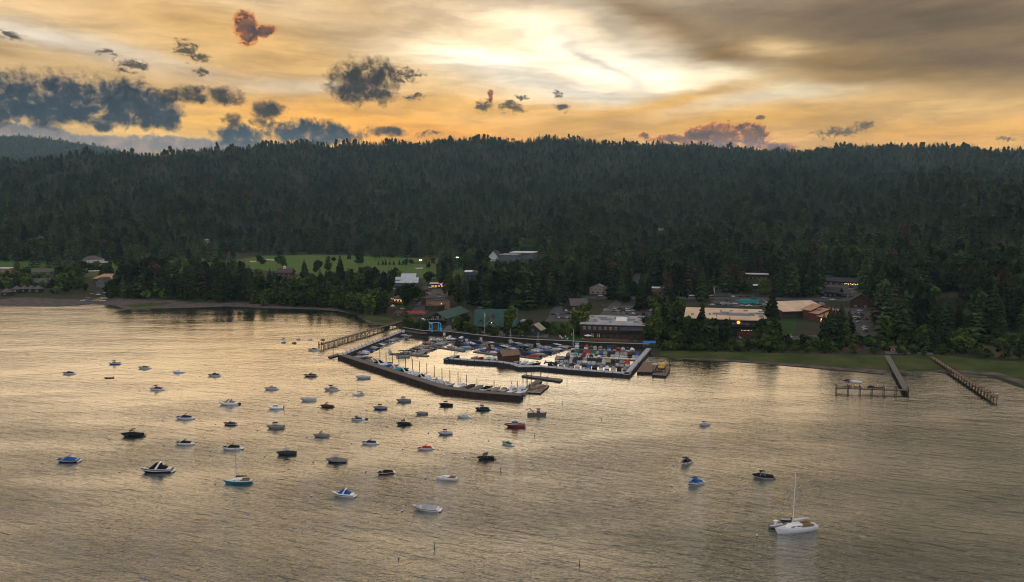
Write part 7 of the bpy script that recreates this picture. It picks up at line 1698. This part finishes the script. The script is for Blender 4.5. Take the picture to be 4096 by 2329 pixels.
def people():
    base = [person_mesh(0), person_mesh(1)]
    spots = [(1380, 1371, 2.6, 'dark', 'standing midway along the timber pier by the railing'), (1470, 1326, 2.6, 'red', 'walking on the timber pier near its stair'), (1476, 1324, 2.6, 'white', 'beside the red shirted walker on the timber pier'), (1554, 1469, 2.1, 'dark', 'left of a pair on the breakwater deck by the teal cover'), (1558, 1470, 2.1, 'red', 'right of a pair on the breakwater deck by the teal cover'),
             (1742, 1530, 2.1, 'red', 'left of three at the breakwater bend'), (1747, 1528, 2.1, 'dark', 'middle of three at the breakwater bend'), (1752, 1530, 2.1, 'white', 'right of three at the breakwater bend'), (588, 1208, None, 'dark', 'left of two walking on the left beach'), (606, 1211, None, 'red', 'right of two walking on the left beach'), (1678, 1226, None, 'red', 'walking on the lower main street')]
    for i, (x, y, z, c, lb) in enumerate(spots):
        p = at(x, y, z) if z else on(x, y); o = put('person', base[i % 2].copy() if False else base[i % 2], None, p, rnd.random() * 6.28)
        tag(o, f'person in {c} top {lb}', 'person')
        sh = mat('shirt_' + c, {'dark': (.03, .03, .05), 'red': (.3, .03, .03), 'white': (.55, .55, .55)}[c], .9, .1)
        def shirt():
            mb = MB(); mb.tube((0, 0, .92), (0, 0, 1.15), .165, .155, 8); mb.tube((0, 0, 1.15), (0, 0, 1.46), .155, .15, 8)
            for s in (-1, 1): mb.tube((s * .16, 0, 1.43), (s * .265, 0, 1.12), .085, .065, 6)
            return mb.mesh('shirt', sh)
        put('shirt', cached(('shirt', c), shirt), o)
        def hair(): mb = MB(); mb.ball((0, -.01, 1.76), .115, 8, 5); return mb.mesh('hair', mat('dark_hair', (.02, .013, .01), .8, .2))
        put('hair', cached('hair', hair), o)
people()
# ------------------------------------------------------------------ trees one can tell apart
KEEP = [ # picture rectangles of roofs, streets and lights the photograph shows free of trees in front (x0, y0, x1, y1)
    (2330, 1255, 2560, 1345), (2740, 1224, 3070, 1268), (2920, 1268, 3010, 1345), (3128, 1205, 3300, 1250), (3197, 1230, 3275, 1310), (1890, 1234, 2070, 1300), (1722, 1222, 1815, 1300), (2105, 1296, 2170, 1338), (1620, 1225, 1800, 1265), (1580, 1106, 1665, 1140), (1560, 1183, 1610, 1216),
    (1862, 1068, 1905, 1110), (1945, 992, 2150, 1040), (1650, 1150, 1780, 1215), (2458, 1230, 2600, 1264), (2210, 1246, 2290, 1282), (2845, 1195, 3060, 1226), (2360, 1130, 2424, 1176), (2590, 1138, 2640, 1166), (2975, 1195, 3016, 1214), (3395, 1186, 3480, 1230), (3290, 1120, 3420, 1190), (3440, 1235, 3505, 1340), (3130, 1105, 3148, 1188),
    (2535, 1060, 2575, 1100), (0, 1112, 195, 1185), (372, 1088, 476, 1130), (345, 1018, 418, 1050), (1108, 1072, 1164, 1095), (1184, 1098, 1204, 1120), (1000, 1028, 1740, 1068), (3120, 1285, 3180, 1330), (360, 1165, 460, 1206), (130, 1074, 200, 1090), (0, 1062, 38, 1086), (1640, 1040, 1700, 1100), (1815, 1030, 1845, 1085), (3426, 1345, 3480, 1395), (2985, 1095, 3070, 1110),
    (2280, 1345, 2480, 1370), (3740, 1140, 3840, 1175), (1780, 1298, 1835, 1335), (2490, 1375, 2640, 1400), (2640, 1405, 3500, 1440), (1450, 1262, 1600, 1300), (345, 1088, 390, 1096), (2240, 1215, 2300, 1250), (2410, 1225, 2450, 1250), (3060, 1190, 3380, 1206), (2395, 1180, 2430, 1192)]
TK = {}
def tree_meshes():
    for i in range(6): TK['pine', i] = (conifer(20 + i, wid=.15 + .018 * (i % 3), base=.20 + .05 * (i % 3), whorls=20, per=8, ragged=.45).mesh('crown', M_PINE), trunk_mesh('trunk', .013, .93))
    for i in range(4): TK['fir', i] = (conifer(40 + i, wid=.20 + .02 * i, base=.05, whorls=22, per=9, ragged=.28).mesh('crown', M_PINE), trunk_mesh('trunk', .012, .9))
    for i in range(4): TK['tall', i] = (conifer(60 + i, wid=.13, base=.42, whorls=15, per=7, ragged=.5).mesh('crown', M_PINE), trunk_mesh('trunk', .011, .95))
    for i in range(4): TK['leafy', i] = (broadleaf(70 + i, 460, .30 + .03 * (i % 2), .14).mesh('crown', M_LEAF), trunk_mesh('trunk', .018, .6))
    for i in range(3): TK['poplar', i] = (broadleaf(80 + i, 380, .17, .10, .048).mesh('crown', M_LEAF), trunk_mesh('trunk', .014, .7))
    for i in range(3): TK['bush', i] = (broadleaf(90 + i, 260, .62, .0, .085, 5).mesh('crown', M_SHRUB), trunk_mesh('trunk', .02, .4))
    dead = foliage_mat('dead_needles', (.042, .020, .014), (.06, .034, .024)); TK['dead', 0] = (conifer(50, wid=.14, base=.2, whorls=18, per=6, ragged=.5).mesh('crown', dead), trunk_mesh('trunk', .013, .93))
tree_meshes()
NV = {'pine': 6, 'fir': 4, 'tall': 4, 'leafy': 4, 'poplar': 3, 'bush': 3, 'dead': 1}
NAME = {'pine': 'pine_tree', 'fir': 'fir_tree', 'tall': 'pine_tree', 'leafy': 'leafy_tree', 'poplar': 'leafy_tree', 'bush': 'shrub', 'dead': 'dead_pine'}
DESC = {'pine': 'dark pine', 'fir': 'full dark fir', 'tall': 'tall bare stemmed pine', 'leafy': 'round leafy tree', 'poplar': 'slim leafy tree', 'bush': 'rounded green shrub', 'dead': 'rusty dead pine'}
NTREE = 0
def tree(p, h, kind, label, group, wide=1.0):
    global NTREE; NTREE += 1
    c, t = TK[kind, rnd.randrange(NV[kind])]
    o = tag(empty(NAME[kind], (p.x, p.y, p.z - .1), rnd.random() * 6.28), label, 'shrub' if kind == 'bush' else 'tree', group); o.scale = (h * wide, h * wide, h)
    put('crown', c, o); put('trunk', t, o); return o
def free(p, h, half, y_base):
    """true unless the tree would stand in front of something the photograph shows"""
    x, y = proj((p.x, p.y, p.z)); y1 = y - h * pxm(p); q = half * pxm(p)
    return not any(x + q > a and x - q < c and y > b + 2 and y1 < d - 2 and y_base >= d - 4 for a, b, c, d in KEEP)
ZONES = [ # phrase, base line x0 y0 x1 y1, spread in rows, count, height range, kinds
    ('along the left beach edge', 185, 1170, 330, 1172, 10, 5, 9, 15, 'leafy leafy bush'), ('behind the left beach cabins', -20, 1128, 330, 1122, 14, 9, 12, 22, 'leafy pine leafy poplar'),
    ('before the dark wood at far left', 80, 1068, 330, 1066, 10, 12, 20, 30, 'pine pine fir'), ('around the clubhouse', 230, 1090, 480, 1086, 16, 9, 10, 20, 'leafy fir poplar'),
    ('in the shore belt right of the kayaks', 450, 1172, 640, 1178, 18, 14, 20, 31, 'pine pine leafy tall dead'), ('in the middle of the left shore belt', 640, 1180, 830, 1185, 22, 18, 22, 33, 'pine pine fir tall pine'), ('in the shore belt before the golf course', 830, 1190, 1010, 1196, 24, 18, 20, 31, 'pine fir pine pine'),
    ('on the shore bend below the golf course', 1010, 1205, 1200, 1212, 26, 17, 14, 26, 'pine leafy leafy poplar fir'), ('above the bay by the left meadow', 1200, 1216, 1400, 1244, 24, 18, 11, 22, 'leafy leafy poplar pine leafy'), ('between bay and string light restaurant', 1400, 1252, 1560, 1240, 22, 13, 9, 20, 'leafy bush poplar leafy pine'),
    ('behind the shore belt by the brown gables', 940, 1130, 1180, 1140, 16, 12, 16, 25, 'fir pine leafy'), ('left of the metal roofed hall', 1290, 1160, 1560, 1168, 22, 15, 18, 30, 'pine tall leafy pine'),
    ('around the main street', 1590, 1180, 1700, 1240, 30, 6, 13, 24, 'leafy tall pine'), ('before the main street pines', 1790, 1200, 1860, 1230, 22, 12, 22, 32, 'tall pine tall'),
    ('in the dark grove behind the lodge, left part', 1870, 1190, 1990, 1205, 28, 18, 24, 34, 'pine pine fir tall'), ('in the dark grove behind the lodge, middle', 1990, 1200, 2110, 1212, 28, 18, 24, 35, 'pine fir pine tall'), ('in the dark grove behind the lodge, right part', 2110, 1205, 2230, 1215, 28, 16, 22, 34, 'pine pine fir'),
    ('in front of the green lodge', 1800, 1322, 1890, 1326, 8, 6, 8, 15, 'leafy poplar leafy'), ('along the promenade before the lodge', 1900, 1340, 2100, 1346, 6, 7, 4, 10, 'poplar bush leafy'), ('around the chalet', 2080, 1345, 2250, 1345, 10, 9, 6, 13, 'leafy poplar pine fir'),
    ('left of the grey roofed building', 2270, 1330, 2335, 1344, 8, 6, 10, 19, 'leafy fir pine'), ('behind the highway at the cream house', 2240, 1180, 2460, 1182, 16, 14, 20, 31, 'pine fir leafy tall'), ('around the long motel wing', 2470, 1195, 2700, 1200, 18, 16, 20, 34, 'pine tall fir leafy'),
    ('in the green belt right of the grey roofed building', 2560, 1340, 2740, 1352, 24, 22, 10, 21, 'leafy leafy poplar leafy fir'), ('above the belt beside the parking lot', 2600, 1265, 2730, 1280, 16, 11, 14, 26, 'leafy pine leafy fir'), ('in front of the tan roofed block', 2730, 1366, 2930, 1372, 14, 15, 12, 25, 'pine fir leafy poplar pine'),
    ('between the tan block and the lawn', 3010, 1352, 3130, 1350, 12, 8, 12, 28, 'fir pine leafy'), ('behind the parking ground right of the booth', 2740, 1178, 3110, 1180, 12, 12, 16, 30, 'pine leafy fir pine'), ('before the stepped gables', 3180, 1358, 3300, 1368, 12, 9, 14, 27, 'pine fir pine'),
    ('left of the right hand parking lot', 3300, 1362, 3410, 1368, 14, 8, 18, 29, 'pine fir pine'), ('behind the highway right of the street', 3150, 1180, 3290, 1184, 14, 9, 20, 32, 'fir pine tall'), ('right of the barn', 3495, 1320, 3620, 1370, 30, 16, 20, 31, 'pine fir pine leafy'),
    ('on the slope above the grey roofed house', 3480, 1180, 3730, 1190, 22, 16, 20, 31, 'pine pine fir'), ('behind the plank pier', 3600, 1392, 3860, 1402, 14, 12, 9, 18, 'leafy leafy pine'), ('around the dry clearing', 3640, 1300, 3900, 1310, 40, 18, 20, 30, 'pine pine fir dead'), ('at the far right garden', 3880, 1280, 4110, 1330, 40, 14, 16, 30, 'pine fir pine'),
    ('along the right meadow edge', 2640, 1402, 3100, 1408, 5, 15, 2, 4.5, 'bush'), ('along the meadow below the lawn', 3100, 1408, 3540, 1415, 6, 14, 2, 4.5, 'bush'), ('along the left shore path', 740, 1202, 960, 1208, 4, 10, 2, 4, 'bush'), ('on the far right shore', 3780, 1418, 4110, 1440, 8, 9, 2.5, 6, 'bush leafy'), ('by the quay below the boat barn', 1600, 1310, 1720, 1318, 6, 5, 5, 11, 'poplar leafy'),
]
EXTRA_T = []
def grow():
    hand = [(1219, 1124, 86, 'fir', 1.3, 'large full spruce standing before the golf course, left'), (1362, 1150, 130, 'fir', 1.1, 'tallest spruce rising in front of the golf course centre'), (1436, 1060, 58, 'leafy', 1.1, 'large round tree alone on the golf course'), (1272, 1100, 66, 'poplar', 1.6, 'slender pale leafy tree left of the tallest spruce'), (1315, 1090, 62, 'poplar', 1.4, 'second pale leafy tree behind the tallest spruce'),
            (1397, 1037, 34, 'fir', 1.1, 'small dark fir behind the round golf course tree'), (1137, 1072, 54, 'pine', 1.5, 'spreading pine on the fairway left'), (1116, 1058, 38, 'leafy', 1.2, 'leafy tree left of the spreading fairway pine'), (1042, 1058, 40, 'leafy', 1.2, 'leafy tree near the left bunker'), (1055, 1056, 18, 'bush', 1.2, 'dark bush by the left bunker'), (1335, 1052, 26, 'leafy', 1.2, 'small tree left of the golf course centre'),
            (1502, 1042, 56, 'tall', 1.2, 'tall bare pine, leftmost of the row on the right fairway'), (1517, 1044, 60, 'tall', 1.2, 'tall bare pine, second of the row on the right fairway'), (1540, 1046, 62, 'tall', 1.2, 'tall bare pine, third of the row on the right fairway'), (1560, 1046, 58, 'tall', 1.2, 'tall bare pine, fourth of the row on the right fairway'),
            (1705, 1072, 46, 'leafy', 1.1, 'dark round tree beside the right bunker'), (1714, 1070, 44, 'fir', 1.1, 'dark fir beside the right bunker'), (1733, 1056, 26, 'leafy', 1.2, 'round tree behind the right bunker, left'), (1762, 1056, 28, 'leafy', 1.1, 'round tree behind the right bunker, right'), (1622, 1062, 28, 'leafy', 1.2, 'leafy pair beside the small firs, left'), (1643, 1064, 30, 'leafy', 1.0, 'leafy pair beside the small firs, right'),
            (1870, 1080, 66, 'leafy', 1.2, 'light green tree right of the twin floodlight'), (1536, 1200, 118, 'tall', 1.3, 'very tall pine with bare stem left of the metal hall'), (1568, 1185, 112, 'tall', 1.3, 'very tall pine with open crown beside the metal hall'), (1641, 1238, 118, 'leafy', 1.2, 'big dark tree over the main street shops'), (1714, 1146, 60, 'leafy', 1.1, 'dark round tree left of the neon strip'), (1760, 1154, 98, 'tall', 1.3, 'umbrella shaped pine over the neon strip'),
            (2042, 1338, 126, 'poplar', 1.2, 'tall light green tree before the right half of the lodge'), (1956, 1352, 52, 'poplar', 1.4, 'small light green tree on the promenade before the lodge gable'), (2040, 1340, 40, 'leafy', 1.1, 'low tree before the lodge right wing'), (2355, 1262, 60, 'poplar', 1.3, 'slim yellowish tree left of the grey roof'), (2320, 1280, 68, 'leafy', 1.0, 'light green tree left of the grey roof corner'), (2504, 1200, 86, 'poplar', 1.2, 'yellow green tree behind the street junction'),
            (2562, 1244, 148, 'fir', 1.0, 'tall dark spruce behind the parked cars, left'), (2592, 1240, 140, 'fir', 1.0, 'tall dark spruce behind the parked cars, right'), (2806, 1350, 150, 'pine', 1.0, 'dark pine rising over the left part of the tan roof'), (2916, 1355, 90, 'pine', .9, 'pine before the middle of the tan roofed block'), (2806, 1205, 148, 'fir', .9, 'very tall fir behind the tan roof left corner'), (2735, 1208, 130, 'pine', .9, 'tall pine left of the fir behind the tan roof'),
            (3095, 1345, 150, 'fir', 1.0, 'tall dark fir at the right end of the tan roofed block'), (3085, 1330, 190, 'fir', .9, 'tallest fir rising beside the tan roof right corner'), (3292, 1368, 118, 'pine', 1.2, 'broad dark pine before the stepped gables'), (3228, 1190, 92, 'poplar', .9, 'narrow cypress shaped tree above the tan shed roof'), (3690, 1395, 62, 'leafy', 1.3, 'light green round tree by the boat lift pier head'), (3590, 1376, 90, 'leafy', 1.1, 'large round tree above the ticket hut'),
            (3800, 1398, 60, 'leafy', 1.3, 'round light tree above the plank pier root'), (3870, 1412, 66, 'leafy', 1.2, 'round tree right of the plank pier root'), (3775, 1168, 28, 'fir', 1.2, 'small fir alone in the dry clearing'), (3985, 1372, 56, 'leafy', 1.1, 'bushy tree beside the far right footpath'), (4085, 1440, 130, 'pine', 1.3, 'dark pine cut by the right picture edge')]
    for i in range(8): hand.append((1514 + [0, 18, 29, 45, 61, 84, 96, 110][i], 1060, 17 + i % 3 * 3, 'fir', 1.3, f'small clipped fir, {ORD[i]} from the left in the golf course row'))
    for x, y, hp, kd, wd, lb in hand:
        p = on(x, y); tree(p, hp / pxm(p), kd, lb, 'small firs on the golf course' if 'golf course row' in lb else None, wd)
    spots = []
    for zi, (ph, x0, y0, x1, y1, dy, n, h0, h1, kinds) in enumerate(ZONES):
        r = random.Random(zi * 13 + 5); ks = kinds.split(); k_ = 0; tries = 0; got = []
        while k_ < n and tries < n * 14:
            tries += 1; s = (k_ + r.uniform(-.4, 1.4)) / n; x = x0 + (x1 - x0) * s + r.uniform(-6, 6); y = y0 + (y1 - y0) * s + r.uniform(-dy, dy)
            kd = r.choice(ks); h = r.uniform(h0, h1) * (.66 if kd in ('leafy', 'poplar') and h1 > 24 else 1.22 if kd in ('pine', 'fir', 'tall', 'dead') else 1.0)
            if kd == 'bush': h = min(h, 4.5)
            p = on(x, y)
            if p.z < .5: continue
            if tries > n * 8: h *= .75
            if not free(p, h, h * (.13 if kd not in ('leafy', 'bush') else .26), y): continue
            if any((p - q).length < (2.2 if kd == 'bush' else 3.0) for q, *_ in got): continue
            got.append((p, h, kd, x)); k_ += 1
        got.sort(key=lambda g: g[3]); cnt = {}
        for p, h, kd, x in got:
            cnt[kd] = cnt.get(kd, 0) + 1; d = DESC[kd]
            lb = f'{ORD[min(cnt[kd], 25) - 1]} {d} from left {ph.replace(",", "")}'
            spots.append((h * pxm(p), p, h, kd, lb, f'trees {ph.replace(",", "")}' if kd != 'bush' else f'shrubs {ph.replace(",", "")}'))
    spots.sort(key=lambda s: -s[0] * (1.5 if s[3] in ('leafy', 'poplar') else 1.0))
    cap = 300 - 58
    tr = [s for s in spots if s[3] != 'bush']; bu = [s for s in spots if s[3] == 'bush']
    for s in tr[:cap] + bu: tree(s[1], s[2], s[3], s[4], s[5], 1.0)
    print('single trees', NTREE, 'left over', max(0, len(tr) - cap))
    rest = tr[cap:]
    for con in (True, False):
        q = [s for s in rest if (s[3] in ('pine', 'fir', 'tall', 'dead')) == con]
        if q: EXTRA_FOREST.append((np.array([tuple(s[1]) for s in q]), [0, 1, 2, 3, 4] if con else [5, 6, 7, 8], [s[2] for s in q], None))
grow()
# woods between the houses that read as one mass: filled in between the village and the hill
def village_woods():
    g = np.random.default_rng(11); P = []
    bands = [(470, 900, 1040, 1086, 22, 0), (470, 960, 1060, 1092, 22, 1), (-60, 470, 1030, 1046, 70, 0), (430, 940, 1022, 1042, 70, 0), (1760, 2300, 1040, 1150, 700, 0), (2260, 2560, 1052, 1160, 420, 0), (2540, 3120, 1066, 1150, 620, 0), (3120, 3480, 1080, 1118, 220, 0), (3440, 4130, 1090, 1260, 620, 0), (2150, 2280, 1160, 1210, 60, 0), (3850, 4130, 1230, 1320, 90, 0),
             (2400, 2760, 1160, 1184, 90, 0), (2880, 3130, 1140, 1176, 90, 0), (1480, 1760, 1008, 1032, 70, 0), (1040, 1500, 1004, 1020, 70, 0), (1840, 2260, 1150, 1225, 260, 0), (1860, 2120, 1218, 1244, 80, 0), (3480, 3900, 1260, 1360, 150, 0), (440, 1010, 1140, 1190, 170, 0), (3150, 3290, 1175, 1188, 40, 0),
             (-60, 460, 1085, 1165, 120, 1), (440, 1020, 1150, 1200, 150, 1), (1000, 1420, 1185, 1240, 260, 1), (1380, 1570, 1215, 1255, 80, 1), (1180, 1580, 1130, 1180, 120, 1), (2560, 2740, 1270, 1360, 160, 1), (2700, 3130, 1355, 1395, 150, 1), (3100, 3560, 1366, 1405, 130, 2), (3560, 4130, 1360, 1425, 170, 2), (2600, 3100, 1385, 1405, 90, 2), (1880, 2260, 1300, 1345, 70, 2), (1590, 1720, 1290, 1320, 30, 2), (1300, 1900, 1085, 1130, 60, 1), (2270, 2340, 1300, 1345, 20, 1)]
    for kd in (0, 1, 2):
        P = []; hh = (24, 36) if kd == 0 else (8, 18) if kd == 1 else (2.5, 6.5)
        for x0, x1, y0, y1, n, q in bands:
            if q != kd: continue
            for _ in range(n):
                x, y = g.uniform(x0, x1), g.uniform(y0, y1); p = on(x, y)
                if p.z > .6 and free(p, (hh[0] + hh[1]) / 2, hh[1] * (.14 if kd == 0 else .3), y): P.append(tuple(p))
        EXTRA_FOREST.append((np.array(P), [0, 1, 2, 3, 4] if kd == 0 else [5, 6, 7, 8] if kd == 2 else [5, 6, 7, 8, 2], *hh))
village_woods()
# ------------------------------------------------------------------ far mountain at the left
def far_mountain():
    prof = [(-600, 552), (-100, 547), (0, 546), (90, 546), (219, 560), (383, 585), (500, 610), (640, 640), (900, 690)]
    Rm = 7800.0; xs, ys = zip(*prof); V = []; F = []
    cols = np.arange(-500, 901, 25); nr = 8
    for c in cols:
        y = np.interp(c, xs, ys); d = ray(c, y); h = math.hypot(d[0], d[1]); zt = HC + Rm * d[2] / h
        for j in range(nr):
            t = j / (nr - 1); r = Rm - 3200 * (1 - t); z = zt * (t ** 1.2) + 14 * math.sin(c * .05 + j) * (1 - t)
            V.append((r * d[0] / h, r * d[1] / h, z))
        V.append(((Rm + 900) * d[0] / h, (Rm + 900) * d[1] / h, zt * .5))
    m = nr + 1
    for i in range(len(cols) - 1):
        for j in range(m - 1): F.append((i * m + j, (i + 1) * m + j, (i + 1) * m + j + 1, i * m + j + 1))
    mb = MB(); mb.add(V, F)
    o = mb.build('mountain', mat('far_forest', (.030, .048, .036), .95, .1, .35, .02), smooth=True)
    tag(o, kind='structure')
    g = np.random.default_rng(9); pts = []
    for _ in range(11000):
        c = g.uniform(-150, 560); i = int((c + 500) / 25); j = g.uniform(2, nr - 1.001)
        a = np.array(V[i * m + int(j)]); b = np.array(V[i * m + int(j) + 1]); b2 = np.array(V[(i + 1) * m + int(j)])
        pts.append(a + (b - a) * (j % 1) + (b2 - a) * ((c + 500) / 25 - i))
    EXTRA_FOREST.append((np.array(pts), [0, 1, 2, 3, 4], 12, 34))
far_mountain()
forest()

# ------------------------------------------------------------------ haze
hz = bpy.data.materials.new('haze_air'); hz.use_nodes = True; hz.node_tree.nodes.clear(); k = NT(hz.node_tree)
pv = k.new('ShaderNodeVolumePrincipled'); pv.inputs['Color'].default_value = (.42, .64, .74, 1); pv.inputs['Density'].default_value = HAZE
pv.inputs['Anisotropy'].default_value = .0
k.l.new(pv.outputs[0], k.new('ShaderNodeOutputMaterial').inputs['Volume'])
hb = MB(); hb.box((0, 4000, 481), (11800, 9800, 974)); ho = hb.build('haze', hz); tag(ho, kind='stuff')
